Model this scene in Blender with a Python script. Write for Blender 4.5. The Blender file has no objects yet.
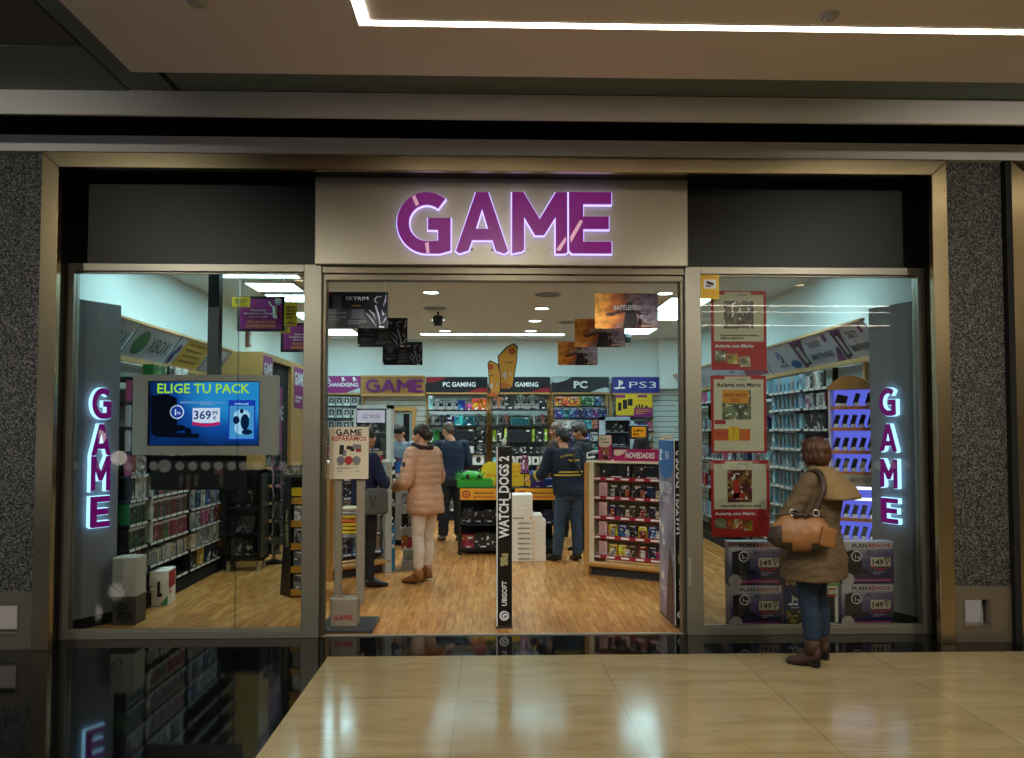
import bpy, bmesh, math, random
from mathutils import Vector, Matrix, Euler, noise
R = random.Random(7)
SC = bpy.context.scene
COL = SC.collection
PI = math.pi
V = Vector
rad = math.radians

# ---------------------------------------------------------------- camera model
F_PX, YAW, PITCH = 796.0, rad(1.58), rad(2.2)
CAM = V((0.0, -6.47, 1.65))
SH = 51.0 - F_PX * math.tan(PITCH)
CAMROT = Euler((PI / 2 + PITCH, 0, -YAW), 'XYZ')
_M = CAMROT.to_matrix()

def ray(px, py):
    return _M @ V(((px - 512) / F_PX, (379 - py + SH) / F_PX, -1.0))
def atY(px, py, y):
    r = ray(px, py); return CAM + r * ((y - CAM.y) / r.y)
def atZ(px, py, z=0.0):
    r = ray(px, py); return CAM + r * ((z - CAM.z) / r.z)
def atX(px, py, x):
    r = ray(px, py); return CAM + r * ((x - CAM.x) / r.x)
def rectY(x0, y0, x1, y1, Y):
    """photo rectangle on the plane at depth Y -> (x0, x1, z0, z1) in metres"""
    a = atY(x0, y1, Y); b = atY(x1, y0, Y)
    return a.x, b.x, a.z, b.z

# ---------------------------------------------------------------- materials
def lin(c):
    if isinstance(c, str):
        c = tuple(int(c[i:i + 2], 16) / 255 for i in (0, 2, 4))
    return tuple((v / 12.92 if v <= 0.04045 else ((v + 0.055) / 1.055) ** 2.4) for v in c[:3])

MATS = {}
def newmat(name):
    m = bpy.data.materials.new(name); m.use_nodes = True
    nt = m.node_tree; nt.nodes.clear()
    out = nt.nodes.new('ShaderNodeOutputMaterial')
    return m, nt, out
def node(nt, typ, **kw):
    n = nt.nodes.new(typ)
    for k, v in kw.items():
        if k.startswith('i_'):
            n.inputs[k[2:].replace('_', ' ')].default_value = v
        else:
            setattr(n, k, v)
    return n
def rgba(c): return (c[0], c[1], c[2], 1.0)

def mat(name, col, rough=0.55, metal=0.0, var=0.08, scale=9.0, bump=0.0, bscale=None, spec=0.5,
        emit=None, estr=0.0, stretch=None, aniso=0.0, coat=0.0):
    """plain surface with a little noise in its colour (and optional bump)"""
    if name in MATS: return MATS[name]
    c = lin(col)
    m, nt, out = newmat(name)
    b = node(nt, 'ShaderNodeBsdfPrincipled')
    b.inputs['Roughness'].default_value = rough
    b.inputs['Metallic'].default_value = metal
    b.inputs['Specular IOR Level'].default_value = spec
    if aniso: b.inputs['Anisotropic'].default_value = aniso
    if coat: b.inputs['Coat Weight'].default_value = coat; b.inputs['Coat Roughness'].default_value = 0.05
    tc = node(nt, 'ShaderNodeTexCoord'); mp = node(nt, 'ShaderNodeMapping')
    nt.links.new(tc.outputs['Object'], mp.inputs['Vector'])
    if stretch: mp.inputs['Scale'].default_value = stretch
    nz = node(nt, 'ShaderNodeTexNoise'); nz.inputs['Scale'].default_value = scale; nz.inputs['Detail'].default_value = 3
    nt.links.new(mp.outputs[0], nz.inputs['Vector'])
    mx = node(nt, 'ShaderNodeMix', data_type='RGBA')
    mx.inputs[6].default_value = rgba([v * (1 - var) for v in c]); mx.inputs[7].default_value = rgba([min(1, v * (1 + var)) for v in c])
    nt.links.new(nz.outputs['Fac'], mx.inputs[0]); nt.links.new(mx.outputs[2], b.inputs['Base Color'])
    if bump:
        bp = node(nt, 'ShaderNodeBump'); bp.inputs['Strength'].default_value = bump; bp.inputs['Distance'].default_value = 0.01
        n2 = node(nt, 'ShaderNodeTexNoise'); n2.inputs['Scale'].default_value = bscale or scale * 4
        nt.links.new(mp.outputs[0], n2.inputs['Vector']); nt.links.new(n2.outputs['Fac'], bp.inputs['Height'])
        nt.links.new(bp.outputs[0], b.inputs['Normal'])
    if emit is not None:
        b.inputs['Emission Color'].default_value = rgba(lin(emit)); b.inputs['Emission Strength'].default_value = estr
    nt.links.new(b.outputs[0], out.inputs[0])
    MATS[name] = m
    return m

def emat(name, col, strength):
    if name in MATS: return MATS[name]
    m, nt, out = newmat(name)
    e = node(nt, 'ShaderNodeEmission'); e.inputs[0].default_value = rgba(lin(col)); e.inputs[1].default_value = strength
    nt.links.new(e.outputs[0], out.inputs[0]); MATS[name] = m
    return m

def art_mat(name, dark=0.25, light=0.9, scale=14.0, emit=0.0, rough=0.35):
    """printed picture: blotches of the object's own colour (Object Info), pale and dark"""
    if name in MATS: return MATS[name]
    m, nt, out = newmat(name)
    b = node(nt, 'ShaderNodeBsdfPrincipled'); b.inputs['Roughness'].default_value = rough
    oi = node(nt, 'ShaderNodeObjectInfo'); tc = node(nt, 'ShaderNodeTexCoord')
    ad = node(nt, 'ShaderNodeVectorMath', operation='ADD')
    sc = node(nt, 'ShaderNodeMath', operation='MULTIPLY'); sc.inputs[1].default_value = 37.0
    nt.links.new(oi.outputs['Random'], sc.inputs[0]); nt.links.new(tc.outputs['Object'], ad.inputs[0]); nt.links.new(sc.outputs[0], ad.inputs[1])
    n1 = node(nt, 'ShaderNodeTexNoise'); n1.inputs['Scale'].default_value = scale; n1.inputs['Detail'].default_value = 2
    n2 = node(nt, 'ShaderNodeTexNoise'); n2.inputs['Scale'].default_value = scale * 1.9; n2.inputs['Detail'].default_value = 2
    nt.links.new(ad.outputs[0], n1.inputs['Vector']); nt.links.new(ad.outputs[0], n2.inputs['Vector'])
    r1 = node(nt, 'ShaderNodeMapRange'); r1.inputs[1].default_value = 0.42; r1.inputs[2].default_value = 0.6
    r2 = node(nt, 'ShaderNodeMapRange'); r2.inputs[1].default_value = 0.60; r2.inputs[2].default_value = 0.66
    nt.links.new(n1.outputs['Fac'], r1.inputs[0]); nt.links.new(n2.outputs['Fac'], r2.inputs[0])
    mx = node(nt, 'ShaderNodeMix', data_type='RGBA', blend_type='MIX')
    dk = node(nt, 'ShaderNodeMix', data_type='RGBA', blend_type='MULTIPLY'); dk.inputs[0].default_value = 1.0
    dk.inputs[7].default_value = (dark, dark, dark * 1.1, 1)
    hs = node(nt, 'ShaderNodeHueSaturation'); n3 = node(nt, 'ShaderNodeTexNoise'); n3.inputs['Scale'].default_value = scale * .7; nt.links.new(ad.outputs[0], n3.inputs['Vector'])
    hr = node(nt, 'ShaderNodeMapRange'); hr.inputs[1].default_value = .3; hr.inputs[2].default_value = .7; hr.inputs[3].default_value = .38; hr.inputs[4].default_value = .62
    nt.links.new(n3.outputs['Fac'], hr.inputs[0]); nt.links.new(hr.outputs[0], hs.inputs['Hue']); nt.links.new(oi.outputs['Color'], hs.inputs['Color']); hs.inputs['Value'].default_value = 1.0
    nt.links.new(oi.outputs['Color'], dk.inputs[6])
    nt.links.new(r1.outputs[0], mx.inputs[0]); nt.links.new(hs.outputs[0], mx.inputs[6]); nt.links.new(dk.outputs[2], mx.inputs[7])
    m2 = node(nt, 'ShaderNodeMix', data_type='RGBA'); m2.inputs[7].default_value = (light, light * .95, light * .9, 1)
    nt.links.new(r2.outputs[0], m2.inputs[0]); nt.links.new(mx.outputs[2], m2.inputs[6])
    nt.links.new(m2.outputs[2], b.inputs['Base Color'])
    if emit:
        nt.links.new(m2.outputs[2], b.inputs['Emission Color']); b.inputs['Emission Strength'].default_value = emit
    nt.links.new(b.outputs[0], out.inputs[0]); MATS[name] = m
    return m

def objcol_mat(name, rough=0.45):
    """plain plastic or card in the object's own colour"""
    if name in MATS: return MATS[name]
    m, nt, out = newmat(name)
    b = node(nt, 'ShaderNodeBsdfPrincipled'); b.inputs['Roughness'].default_value = rough
    oi = node(nt, 'ShaderNodeObjectInfo'); nz = node(nt, 'ShaderNodeTexNoise'); nz.inputs['Scale'].default_value = 12
    mx = node(nt, 'ShaderNodeMix', data_type='RGBA', blend_type='MULTIPLY'); mx.inputs[0].default_value = 0.25
    nt.links.new(oi.outputs['Color'], mx.inputs[6]); nt.links.new(nz.outputs['Color'], mx.inputs[7])
    nt.links.new(mx.outputs[2], b.inputs['Base Color']); nt.links.new(b.outputs[0], out.inputs[0]); MATS[name] = m
    return m

def glass_mat(name, tint=(0.93, 0.97, 0.96), refl=1.0, rough=0.0):
    if name in MATS: return MATS[name]
    m, nt, out = newmat(name)
    t = node(nt, 'ShaderNodeBsdfTransparent'); t.inputs[0].default_value = rgba(tint)
    g = node(nt, 'ShaderNodeBsdfGlossy'); g.inputs['Roughness'].default_value = rough
    fr = node(nt, 'ShaderNodeFresnel'); fr.inputs[0].default_value = 1.5
    ml = node(nt, 'ShaderNodeMath', operation='MULTIPLY'); ml.inputs[1].default_value = refl
    mx = node(nt, 'ShaderNodeMixShader')
    nt.links.new(fr.outputs[0], ml.inputs[0]); nt.links.new(ml.outputs[0], mx.inputs[0])
    nt.links.new(t.outputs[0], mx.inputs[1]); nt.links.new(g.outputs[0], mx.inputs[2])
    nt.links.new(mx.outputs[0], out.inputs[0]); MATS[name] = m
    return m

# ---------------------------------------------------------------- tagging
def tag(o, label=None, cat=None, group=None, kind=None):
    if label: o['label'] = label
    if cat: o['category'] = cat
    if group: o['group'] = group
    if kind: o['kind'] = kind
    return o
def thing(name, label, cat, loc=(0, 0, 0), rz=0.0, group=None):
    o = bpy.data.objects.new(name, None); COL.objects.link(o)
    o.empty_display_size = 0.1
    o.location = loc; o.rotation_euler = (0, 0, rz)
    return tag(o, label, cat, group)

# ---------------------------------------------------------------- mesh builder
class MB:
    def __init__(s): s.v = []; s.f = []; s.m = []
    def add(s, verts, faces, m=0):
        b = len(s.v); s.v += [V(p) for p in verts]; s.f += [tuple(b + i for i in f) for f in faces]; s.m += [m] * len(faces)
        return s
    def box(s, x0, x1, y0, y1, z0, z1, m=0, mf=None):
        x0, x1 = min(x0, x1), max(x0, x1); y0, y1 = min(y0, y1), max(y0, y1); z0, z1 = min(z0, z1), max(z0, z1)
        vs = [(x0, y0, z0), (x1, y0, z0), (x1, y1, z0), (x0, y1, z0), (x0, y0, z1), (x1, y0, z1), (x1, y1, z1), (x0, y1, z1)]
        fs = [(0, 3, 2, 1), (4, 5, 6, 7), (0, 1, 5, 4), (2, 3, 7, 6), (1, 2, 6, 5), (3, 0, 4, 7)]
        s.add(vs, fs, m)
        if mf is not None: s.m[-4] = mf          # front (-y) face
        return s
    def obox(s, c, size, rot=(0, 0, 0), m=0):
        M = Euler(rot).to_matrix(); h = V(size) / 2; c = V(c)
        vs = [c + M @ V((sx * h.x, sy * h.y, sz * h.z)) for sz in (-1, 1) for sx, sy in ((-1, -1), (1, -1), (1, 1), (-1, 1))]
        return s.add(vs, [(0, 3, 2, 1), (4, 5, 6, 7), (0, 1, 5, 4), (2, 3, 7, 6), (1, 2, 6, 5), (3, 0, 4, 7)], m)
    def quad(s, a, b, c, d, m=0): return s.add([a, b, c, d], [(0, 1, 2, 3)], m)
    def prism(s, poly, a, b, axis='y', m=0):
        """extrude a 2D outline (ccw) between a and b along an axis; poly holds the two other coordinates"""
        n = len(poly)
        def P(p, t):
            return {'x': (t, p[0], p[1]), 'y': (p[0], t, p[1]), 'z': (p[0], p[1], t)}[axis]
        vs = [P(p, a) for p in poly] + [P(p, b) for p in poly]
        fs = [tuple(range(n)), tuple(range(2 * n - 1, n - 1, -1))] + [(i, i + n, (i + 1) % n + n, (i + 1) % n) for i in range(n)]
        return s.add(vs, fs, m)
    def tube(s, pts, r, seg=10, m=0, cap=True):
        pts = [V(p) for p in pts]; n = len(pts)
        rs = r if isinstance(r, (list, tuple)) else [r] * n
        ref = V((0, 0, 1)); vs = []; prev = None
        for i, p in enumerate(pts):
            t = (pts[min(i + 1, n - 1)] - pts[max(i - 1, 0)]).normalized()
            if prev is None:
                u = t.cross(ref if abs(t.z) < .9 else V((1, 0, 0))).normalized()
            else:
                u = (prev - t * prev.dot(t)).normalized()
            prev = u; w = t.cross(u)
            vs += [p + (u * math.cos(2 * PI * k / seg) + w * math.sin(2 * PI * k / seg)) * rs[i] for k in range(seg)]
        fs = [(i * seg + k, i * seg + (k + 1) % seg, (i + 1) * seg + (k + 1) % seg, (i + 1) * seg + k) for i in range(n - 1) for k in range(seg)]
        if cap: fs += [tuple(range(seg - 1, -1, -1)), tuple((n - 1) * seg + k for k in range(seg))]
        return s.add(vs, fs, m)
    def lathe(s, prof, c=(0, 0, 0), seg=20, m=0, cap=True):
        """profile [(radius, z)] turned about the z axis at c"""
        c = V(c); n = len(prof)
        vs = [c + V((r * math.cos(2 * PI * k / seg), r * math.sin(2 * PI * k / seg), z)) for r, z in prof for k in range(seg)]
        fs = [(i * seg + k, i * seg + (k + 1) % seg, (i + 1) * seg + (k + 1) % seg, (i + 1) * seg + k) for i in range(n - 1) for k in range(seg)]
        if cap: fs += [tuple(range(seg - 1, -1, -1)), tuple((n - 1) * seg + k for k in range(seg))]
        return s.add(vs, fs, m)
    def disc(s, o, u, w, r, r2=None, seg=20, m=0):
        o, u, w = V(o), V(u), V(w); r2 = r if r2 is None else r2
        return s.add([o + u * (r * math.cos(2 * PI * k / seg)) + w * (r2 * math.sin(2 * PI * k / seg)) for k in range(seg)], [tuple(range(seg))], m)
    def ell(s, c, r, rot=(0, 0, 0), seg=14, rings=9, m=0):
        M = Euler(rot).to_matrix(); c = V(c); vs = []; 
        for i in range(1, rings):
            th = PI * i / rings
            vs += [c + M @ V((r[0] * math.sin(th) * math.cos(2 * PI * k / seg), r[1] * math.sin(th) * math.sin(2 * PI * k / seg), r[2] * math.cos(th))) for k in range(seg)]
        vs += [c + M @ V((0, 0, r[2])), c + M @ V((0, 0, -r[2]))]; t, bt = len(vs) - 2, len(vs) - 1
        fs = [((i + 1) * seg + k, (i + 1) * seg + (k + 1) % seg, i * seg + (k + 1) % seg, i * seg + k) for i in range(rings - 2) for k in range(seg)]
        fs += [(t, k, (k + 1) % seg) for k in range(seg)] + [(bt, (rings - 2) * seg + (k + 1) % seg, (rings - 2) * seg + k) for k in range(seg)]
        return s.add(vs, fs, m)
    def flat(s, geo, o, u, w, m=0, k=1.0, lift=0.0):
        """2D geometry (verts, faces) on the plane o + x*u + y*w"""
        o, u, w = V(o), V(u).normalized(), V(w).normalized(); n = u.cross(w) * lift
        return s.add([o + n + u * (p[0] * k) + w * (p[1] * k) + u.cross(w) * (p[2] * k if len(p) > 2 else 0) for p in geo[0]], geo[1], m)
    def text(s, t, o, u, w, size, m=0, align='CENTER', bold=0.0, lift=0.0015, sx=1.0, shear=0.0):
        g = text_geo(t, align, bold, shear)
        g = ([(p[0] * sx, p[1], 0) for p in g[0]], g[1])
        return s.flat(g, o, u, w, m, size, lift)
    def fit(s, t, o, u, w, wd, ht, m=0, bold=0.0, lift=0.0015, align='CENTER', shear=0.0):
        """text stretched to a given width and capital height"""
        g = text_geo(t, 'LEFT', bold, shear); xs = [p[0] for p in g[0]]; ys = [p[1] for p in text_geo('H', 'LEFT', bold)[0]]
        a, c = min(xs), max(xs); h = max(ys); k = wd / (c - a); dx = {'CENTER': .5, 'LEFT': 0, 'RIGHT': 1}[align]
        return s.flat(([((p[0] - a) * k - wd * dx, p[1] * ht / h, 0) for p in g[0]], g[1]), o, u, w, m, 1.0, lift)
    def scribble(s, o, u, w, wd, ht, m=0, lift=0.0015, seed=1, rows=1):
        """unreadable small print: a row of short uneven marks"""
        rr = random.Random(seed); o, u, w = V(o), V(u).normalized(), V(w).normalized(); n = u.cross(w) * lift
        rh = ht / rows
        for r in range(rows):
            x = 0.0; lim = wd * (1 if r < rows - 1 or rows == 1 else .6)
            while x < lim - rh * .2:
                a = min(rh * rr.uniform(.25, .6), lim - x); b0 = o + n + u * x + w * (ht - (r + 1) * rh + rh * .15); h = rh * rr.uniform(.45, .7)
                s.quad(b0, b0 + u * a, b0 + u * a + w * h, b0 + w * h, m); x += a + rh * rr.uniform(.1, .3)
        return s
    def xf(s, M, i0=0):
        for i in range(i0, len(s.v)): s.v[i] = M @ s.v[i]
        return s
    def build(s, name, mats, parent=None, smooth=False, bevel=0.0, loc=None, color=None, seg=1, fixn=False):
        me = bpy.data.meshes.new(name); me.from_pydata([tuple(p) for p in s.v], [], s.f)
        if not isinstance(mats, (list, tuple)): mats = [mats]
        for mm in mats: me.materials.append(mm)
        me.polygons.foreach_set('material_index', s.m)
        if bevel or fixn:
            bm = bmesh.new(); bm.from_mesh(me)
            bmesh.ops.recalc_face_normals(bm, faces=bm.faces)
            if bevel:
                ed = [e for e in bm.edges if len(e.link_faces) == 2 and e.calc_face_angle(0) > 0.6]
                bmesh.ops.bevel(bm, geom=ed, offset=bevel, segments=seg, affect='EDGES', profile=0.6, clamp_overlap=True)
            bm.to_mesh(me); bm.free()
        if smooth: me.polygons.foreach_set('use_smooth', [True] * len(me.polygons))
        me.update()
        o = bpy.data.objects.new(name, me); COL.objects.link(o)
        if loc is not None: o.location = loc
        if parent is not None: o.parent = parent
        if color is not None: o.color = rgba(lin(color))
        return o

_TG = {}
def text_geo(t, align='CENTER', bold=0.0, shear=0.0):
    key = (t, align, bold, shear)
    if key not in _TG:
        cu = bpy.data.curves.new('lettering', 'FONT'); cu.body = t; cu.align_x = align; cu.resolution_u = 2
        cu.offset = bold; cu.fill_mode = 'FRONT'; cu.shear = shear
        ob = bpy.data.objects.new('lettering', cu)
        me = ob.to_mesh()
        _TG[key] = ([tuple(v.co) for v in me.vertices], [tuple(p.vertices) for p in me.polygons])
        ob.to_mesh_clear(); bpy.data.objects.remove(ob); bpy.data.curves.remove(cu)
    return _TG[key]
def outline_geo(polys, extrude=0.0, offset=0.0, bevel=0.0):
    """filled 2D outlines (holes by even-odd) -> geometry, optionally thick"""
    cu = bpy.data.curves.new('outline', 'CURVE'); cu.dimensions = '2D'; cu.fill_mode = 'BOTH' if extrude else 'FRONT'
    cu.extrude = extrude; cu.offset = offset; cu.bevel_depth = bevel; cu.bevel_resolution = 1
    for poly in polys:
        sp = cu.splines.new('POLY'); sp.points.add(len(poly) - 1); sp.use_cyclic_u = True
        for i, p in enumerate(poly): sp.points[i].co = (p[0], p[1], 0, 1)
    ob = bpy.data.objects.new('outline', cu); me = ob.to_mesh()
    g = ([tuple(v.co) for v in me.vertices], [tuple(p.vertices) for p in me.polygons])
    ob.to_mesh_clear(); bpy.data.objects.remove(ob); bpy.data.curves.remove(cu)
    return g
def kids(o): return [c for c in bpy.data.objects if c.parent == o]
def copy_tree(o, loc=None, rz=None, label=None, parent=None):
    c = o.copy(); COL.objects.link(c)
    if parent is not None: c.parent = parent
    for ch in kids(o): copy_tree(ch, parent=c)
    if loc is not None: c.location = loc
    if rz is not None: c.rotation_euler = (0, 0, rz)
    if label: c['label'] = label
    return c
def struct(mb, name, mats, **kw):
    o = mb.build(name, mats, **kw); o['kind'] = 'structure'; return o
ORD = ['first', 'second', 'third', 'fourth', 'fifth', 'sixth', 'seventh', 'eighth', 'ninth', 'tenth', 'eleventh', 'twelfth', 'thirteenth',
       'fourteenth', 'fifteenth', 'sixteenth', 'seventeenth', 'eighteenth', 'nineteenth', 'twentieth']

# the shop's four heavy capitals, one unit high, as outlines
def _arc(cx, cy, r, a0, a1, n):
    return [(cx + r * math.cos(rad(a0 + (a1 - a0) * i / n)), cy + r * math.sin(rad(a0 + (a1 - a0) * i / n))) for i in range(n + 1)]
LET = {
    'G': ([_arc(.5, .5, .5, 52, 360 - 90 + 0, 26) + [(.72, 0), (.90, .05), (.90, .58), (.52, .58), (.52, .39), (.69, .39), (.69, .21), (.6, .2)] +
           [(.5, .2)] + _arc(.5, .5, .3, 265, 52, 20)], .92),
    'A': ([[(0, .04), (.37, 1), (.60, 1), (.97, .04), (.90, .0), (.74, .05), (.68, .22), (.44, .22), (.30, .22), (.235, .05), (.06, 0)], [(.37, .40), (.60, .40), (.485, .73)]], .97),
    'M': ([[(0, 0), (0, 1), (.2, 1), (.48, .56), (.76, 1), (.96, 1), (.96, .02), (.92, 0), (.76, .0), (.76, .6), (.56, .3), (.40, .3), (.21, .6), (.21, .06), (.16, .03)]], .96),
    'E': ([[(0, .05), (.05, 0), (.66, 0), (.66, .19), (.22, .19), (.22, .4), (.62, .4), (.62, .6), (.22, .6), (.22, .81), (.66, .81), (.66, 1), (0, 1)]], .66),
}
def game_word(mb, o, u, w, h, m=0, lift=.002, track=.09, sx=1.0):
    """the four capitals flat on a surface, centred on o; returns the width"""
    tot = sum(LET[c][1] for c in 'GAME') + 3 * track; x = -tot / 2
    for c in 'GAME':
        g = LETG[c]; mb.flat(([((p[0] + x) * sx, p[1] - .5, 0) for p in g[0]], g[1]), o, u, w, m, h, lift); x += LET[c][1] + track
    return tot * h * sx
LETG = {c: outline_geo(LET[c][0]) for c in LET}
X_, Y_, Z_ = V((1, 0, 0)), V((0, 1, 0)), V((0, 0, 1))
# ---------------------------------------------------------------- shared materials
M_brass = mat('champagne_metal', 'c2b08a', rough=.27, metal=1, var=.10, scale=3, stretch=(1, 1, .3))
M_steel = mat('brushed_steel', 'b0aa98', rough=.38, metal=.5, var=.05, scale=6, stretch=(1, 1, 40))
M_black = mat('black_satin', '12110f', rough=.35, var=.2)
M_gloss_black = mat('black_fascia', '0e0d0a', rough=.42, var=.2, spec=.28)
M_dark = mat('near_black', '050505', rough=.8)
M_frame = mat('window_metal', '8f8a7c', rough=.38, metal=.6, var=.06, scale=4)
M_white = mat('white_card', 'ece9e0', rough=.6)
M_cream = mat('cream_card', 'd9cdb4', rough=.6)
M_grey = mat('grey_laminate', '8a8b8a', rough=.5)
M_lgrey = mat('pale_grey_laminate', 'b9bcb8', rough=.45)
M_dgrey = mat('dark_grey_metal', '3d3f42', rough=.45, metal=.3)
M_wood = mat('beech_wood', 'c29150', rough=.4, var=.18, scale=5, stretch=(1, 1, 12))
M_woodh = mat('beech_rail', 'bf9257', rough=.4, var=.15, scale=6, stretch=(1, 10, 1))
M_purple = mat('magenta_board', '8d1f72', rough=.45, var=.1)
M_purple2 = mat('purple_acrylic', '7d0a78', rough=.3, var=.05, spec=.35, emit='9a0f94', estr=.28)
M_red = mat('signal_red', 'b3161c', rough=.45)
M_yellow = mat('yellow_card', 'e8c21e', rough=.5)
M_orange = mat('amber_card', 'e39a1c', rough=.5)
M_blue = mat('royal_blue_board', '28288a', rough=.4)
M_ink = mat('black_ink', '141214', rough=.6)
M_wink = mat('white_ink', 'eeeef0', rough=.6)
M_greyink = mat('grey_ink', '77747a', rough=.6)
M_redink = mat('red_ink', 'a8202c', rough=.6)
M_pinkink = mat('magenta_ink', 'a01e6c', rough=.6)
M_glass = glass_mat('clear_glass', (.90, .925, .915), 1.0)
M_pane = glass_mat('thin_acrylic', (.95, .97, .97), .8)
M_screenlit = None

# ---- floor finishes
def wood_floor():
    m, nt, out = newmat('laminate_planks')
    b = node(nt, 'ShaderNodeBsdfPrincipled'); b.inputs['Roughness'].default_value = .27; b.inputs['Specular IOR Level'].default_value = .5
    tc = node(nt, 'ShaderNodeTexCoord'); mp = node(nt, 'ShaderNodeMapping'); mp.inputs['Rotation'].default_value = (0, 0, PI / 2)
    nt.links.new(tc.outputs['Object'], mp.inputs['Vector'])
    br = node(nt, 'ShaderNodeTexBrick'); br.offset = .37
    br.inputs['Scale'].default_value = 1; br.inputs['Brick Width'].default_value = .62; br.inputs['Row Height'].default_value = .075
    br.inputs['Mortar Size'].default_value = .0025; br.inputs['Bias'].default_value = -.1
    br.inputs['Color1'].default_value = rgba(lin('bd7f42')); br.inputs['Color2'].default_value = rgba(lin('d49b59')); br.inputs['Mortar'].default_value = rgba(lin('a06b38'))
    nt.links.new(mp.outputs[0], br.inputs['Vector'])
    m2 = node(nt, 'ShaderNodeMapping'); m2.inputs['Scale'].default_value = (14, 1.6, 1); nt.links.new(tc.outputs['Object'], m2.inputs['Vector'])
    nz = node(nt, 'ShaderNodeTexNoise'); nz.inputs['Scale'].default_value = 2.2; nz.inputs['Detail'].default_value = 5; nt.links.new(m2.outputs[0], nz.inputs['Vector'])
    rp = node(nt, 'ShaderNodeMapRange'); rp.inputs[1].default_value = .3; rp.inputs[2].default_value = .7; rp.inputs[3].default_value = .62; rp.inputs[4].default_value = 1.12
    nt.links.new(nz.outputs['Fac'], rp.inputs[0])
    mx = node(nt, 'ShaderNodeVectorMath', operation='SCALE'); nt.links.new(br.outputs['Color'], mx.inputs[0]); nt.links.new(rp.outputs[0], mx.inputs['Scale'])
    nt.links.new(mx.outputs[0], b.inputs['Base Color']); nt.links.new(b.outputs[0], out.inputs[0]); return m
def marble():
    m, nt, out = newmat('beige_marble')
    b = node(nt, 'ShaderNodeBsdfPrincipled'); b.inputs['Specular IOR Level'].default_value = .42
    tc = node(nt, 'ShaderNodeTexCoord')
    mp = node(nt, 'ShaderNodeMapping'); mp.inputs['Scale'].default_value = (.7, 3.4, 1); mp.inputs['Rotation'].default_value = (0, 0, .12); nt.links.new(tc.outputs['Object'], mp.inputs['Vector'])
    n1 = node(nt, 'ShaderNodeTexNoise'); n1.inputs['Scale'].default_value = 2.4; n1.inputs['Detail'].default_value = 7; n1.inputs['Distortion'].default_value = .8; nt.links.new(mp.outputs[0], n1.inputs['Vector'])
    cr = node(nt, 'ShaderNodeValToRGB'); e = cr.color_ramp.elements
    e[0].position = .32; e[0].color = rgba(lin('998662')); e[1].position = .7; e[1].color = rgba(lin('ab9b75'))
    e2 = cr.color_ramp.elements.new(.5); e2.color = rgba(lin('a2916b')); nt.links.new(n1.outputs['Fac'], cr.inputs[0])
    n2 = node(nt, 'ShaderNodeTexNoise'); n2.inputs['Scale'].default_value = 38; n2.inputs['Detail'].default_value = 3; nt.links.new(tc.outputs['Object'], n2.inputs['Vector'])
    r2 = node(nt, 'ShaderNodeMapRange'); r2.inputs[1].default_value = .66; r2.inputs[2].default_value = .74; nt.links.new(n2.outputs['Fac'], r2.inputs[0])
    mk = node(nt, 'ShaderNodeMix', data_type='RGBA'); mk.inputs[7].default_value = rgba(lin('6f5836')); nt.links.new(cr.outputs[0], mk.inputs[6])
    mm = node(nt, 'ShaderNodeMath', operation='MULTIPLY'); mm.inputs[1].default_value = .7; nt.links.new(r2.outputs[0], mm.inputs[0]); nt.links.new(mm.outputs[0], mk.inputs[0])
    # joints: 1.0 m x 0.9 m slabs
    mj = node(nt, 'ShaderNodeMapping'); mj.inputs['Location'].default_value = (.2, .57, 0); nt.links.new(tc.outputs['Object'], mj.inputs['Vector'])
    br = node(nt, 'ShaderNodeTexBrick'); br.offset = 0; br.inputs['Scale'].default_value = 1; br.inputs['Brick Width'].default_value = 1.0; br.inputs['Row Height'].default_value = .9
    br.inputs['Mortar Size'].default_value = .0022; br.inputs['Color1'].default_value = (1, 1, 1, 1); br.inputs['Color2'].default_value = (.90, .89, .87, 1); br.inputs['Mortar'].default_value = (.42, .38, .32, 1)
    nt.links.new(mj.outputs[0], br.inputs['Vector'])
    mu = node(nt, 'ShaderNodeMix', data_type='RGBA', blend_type='MULTIPLY'); mu.inputs[0].default_value = 1; nt.links.new(mk.outputs[2], mu.inputs[6]); nt.links.new(br.outputs['Color'], mu.inputs[7])
    nt.links.new(mu.outputs[2], b.inputs['Base Color'])
    n3 = node(nt, 'ShaderNodeTexNoise'); n3.inputs['Scale'].default_value = 3; nt.links.new(tc.outputs['Object'], n3.inputs['Vector'])
    r3 = node(nt, 'ShaderNodeMapRange'); r3.inputs[3].default_value = .08; r3.inputs[4].default_value = .2; nt.links.new(n3.outputs['Fac'], r3.inputs[0]); nt.links.new(r3.outputs[0], b.inputs['Roughness'])
    nt.links.new(b.outputs[0], out.inputs[0]); return m
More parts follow.
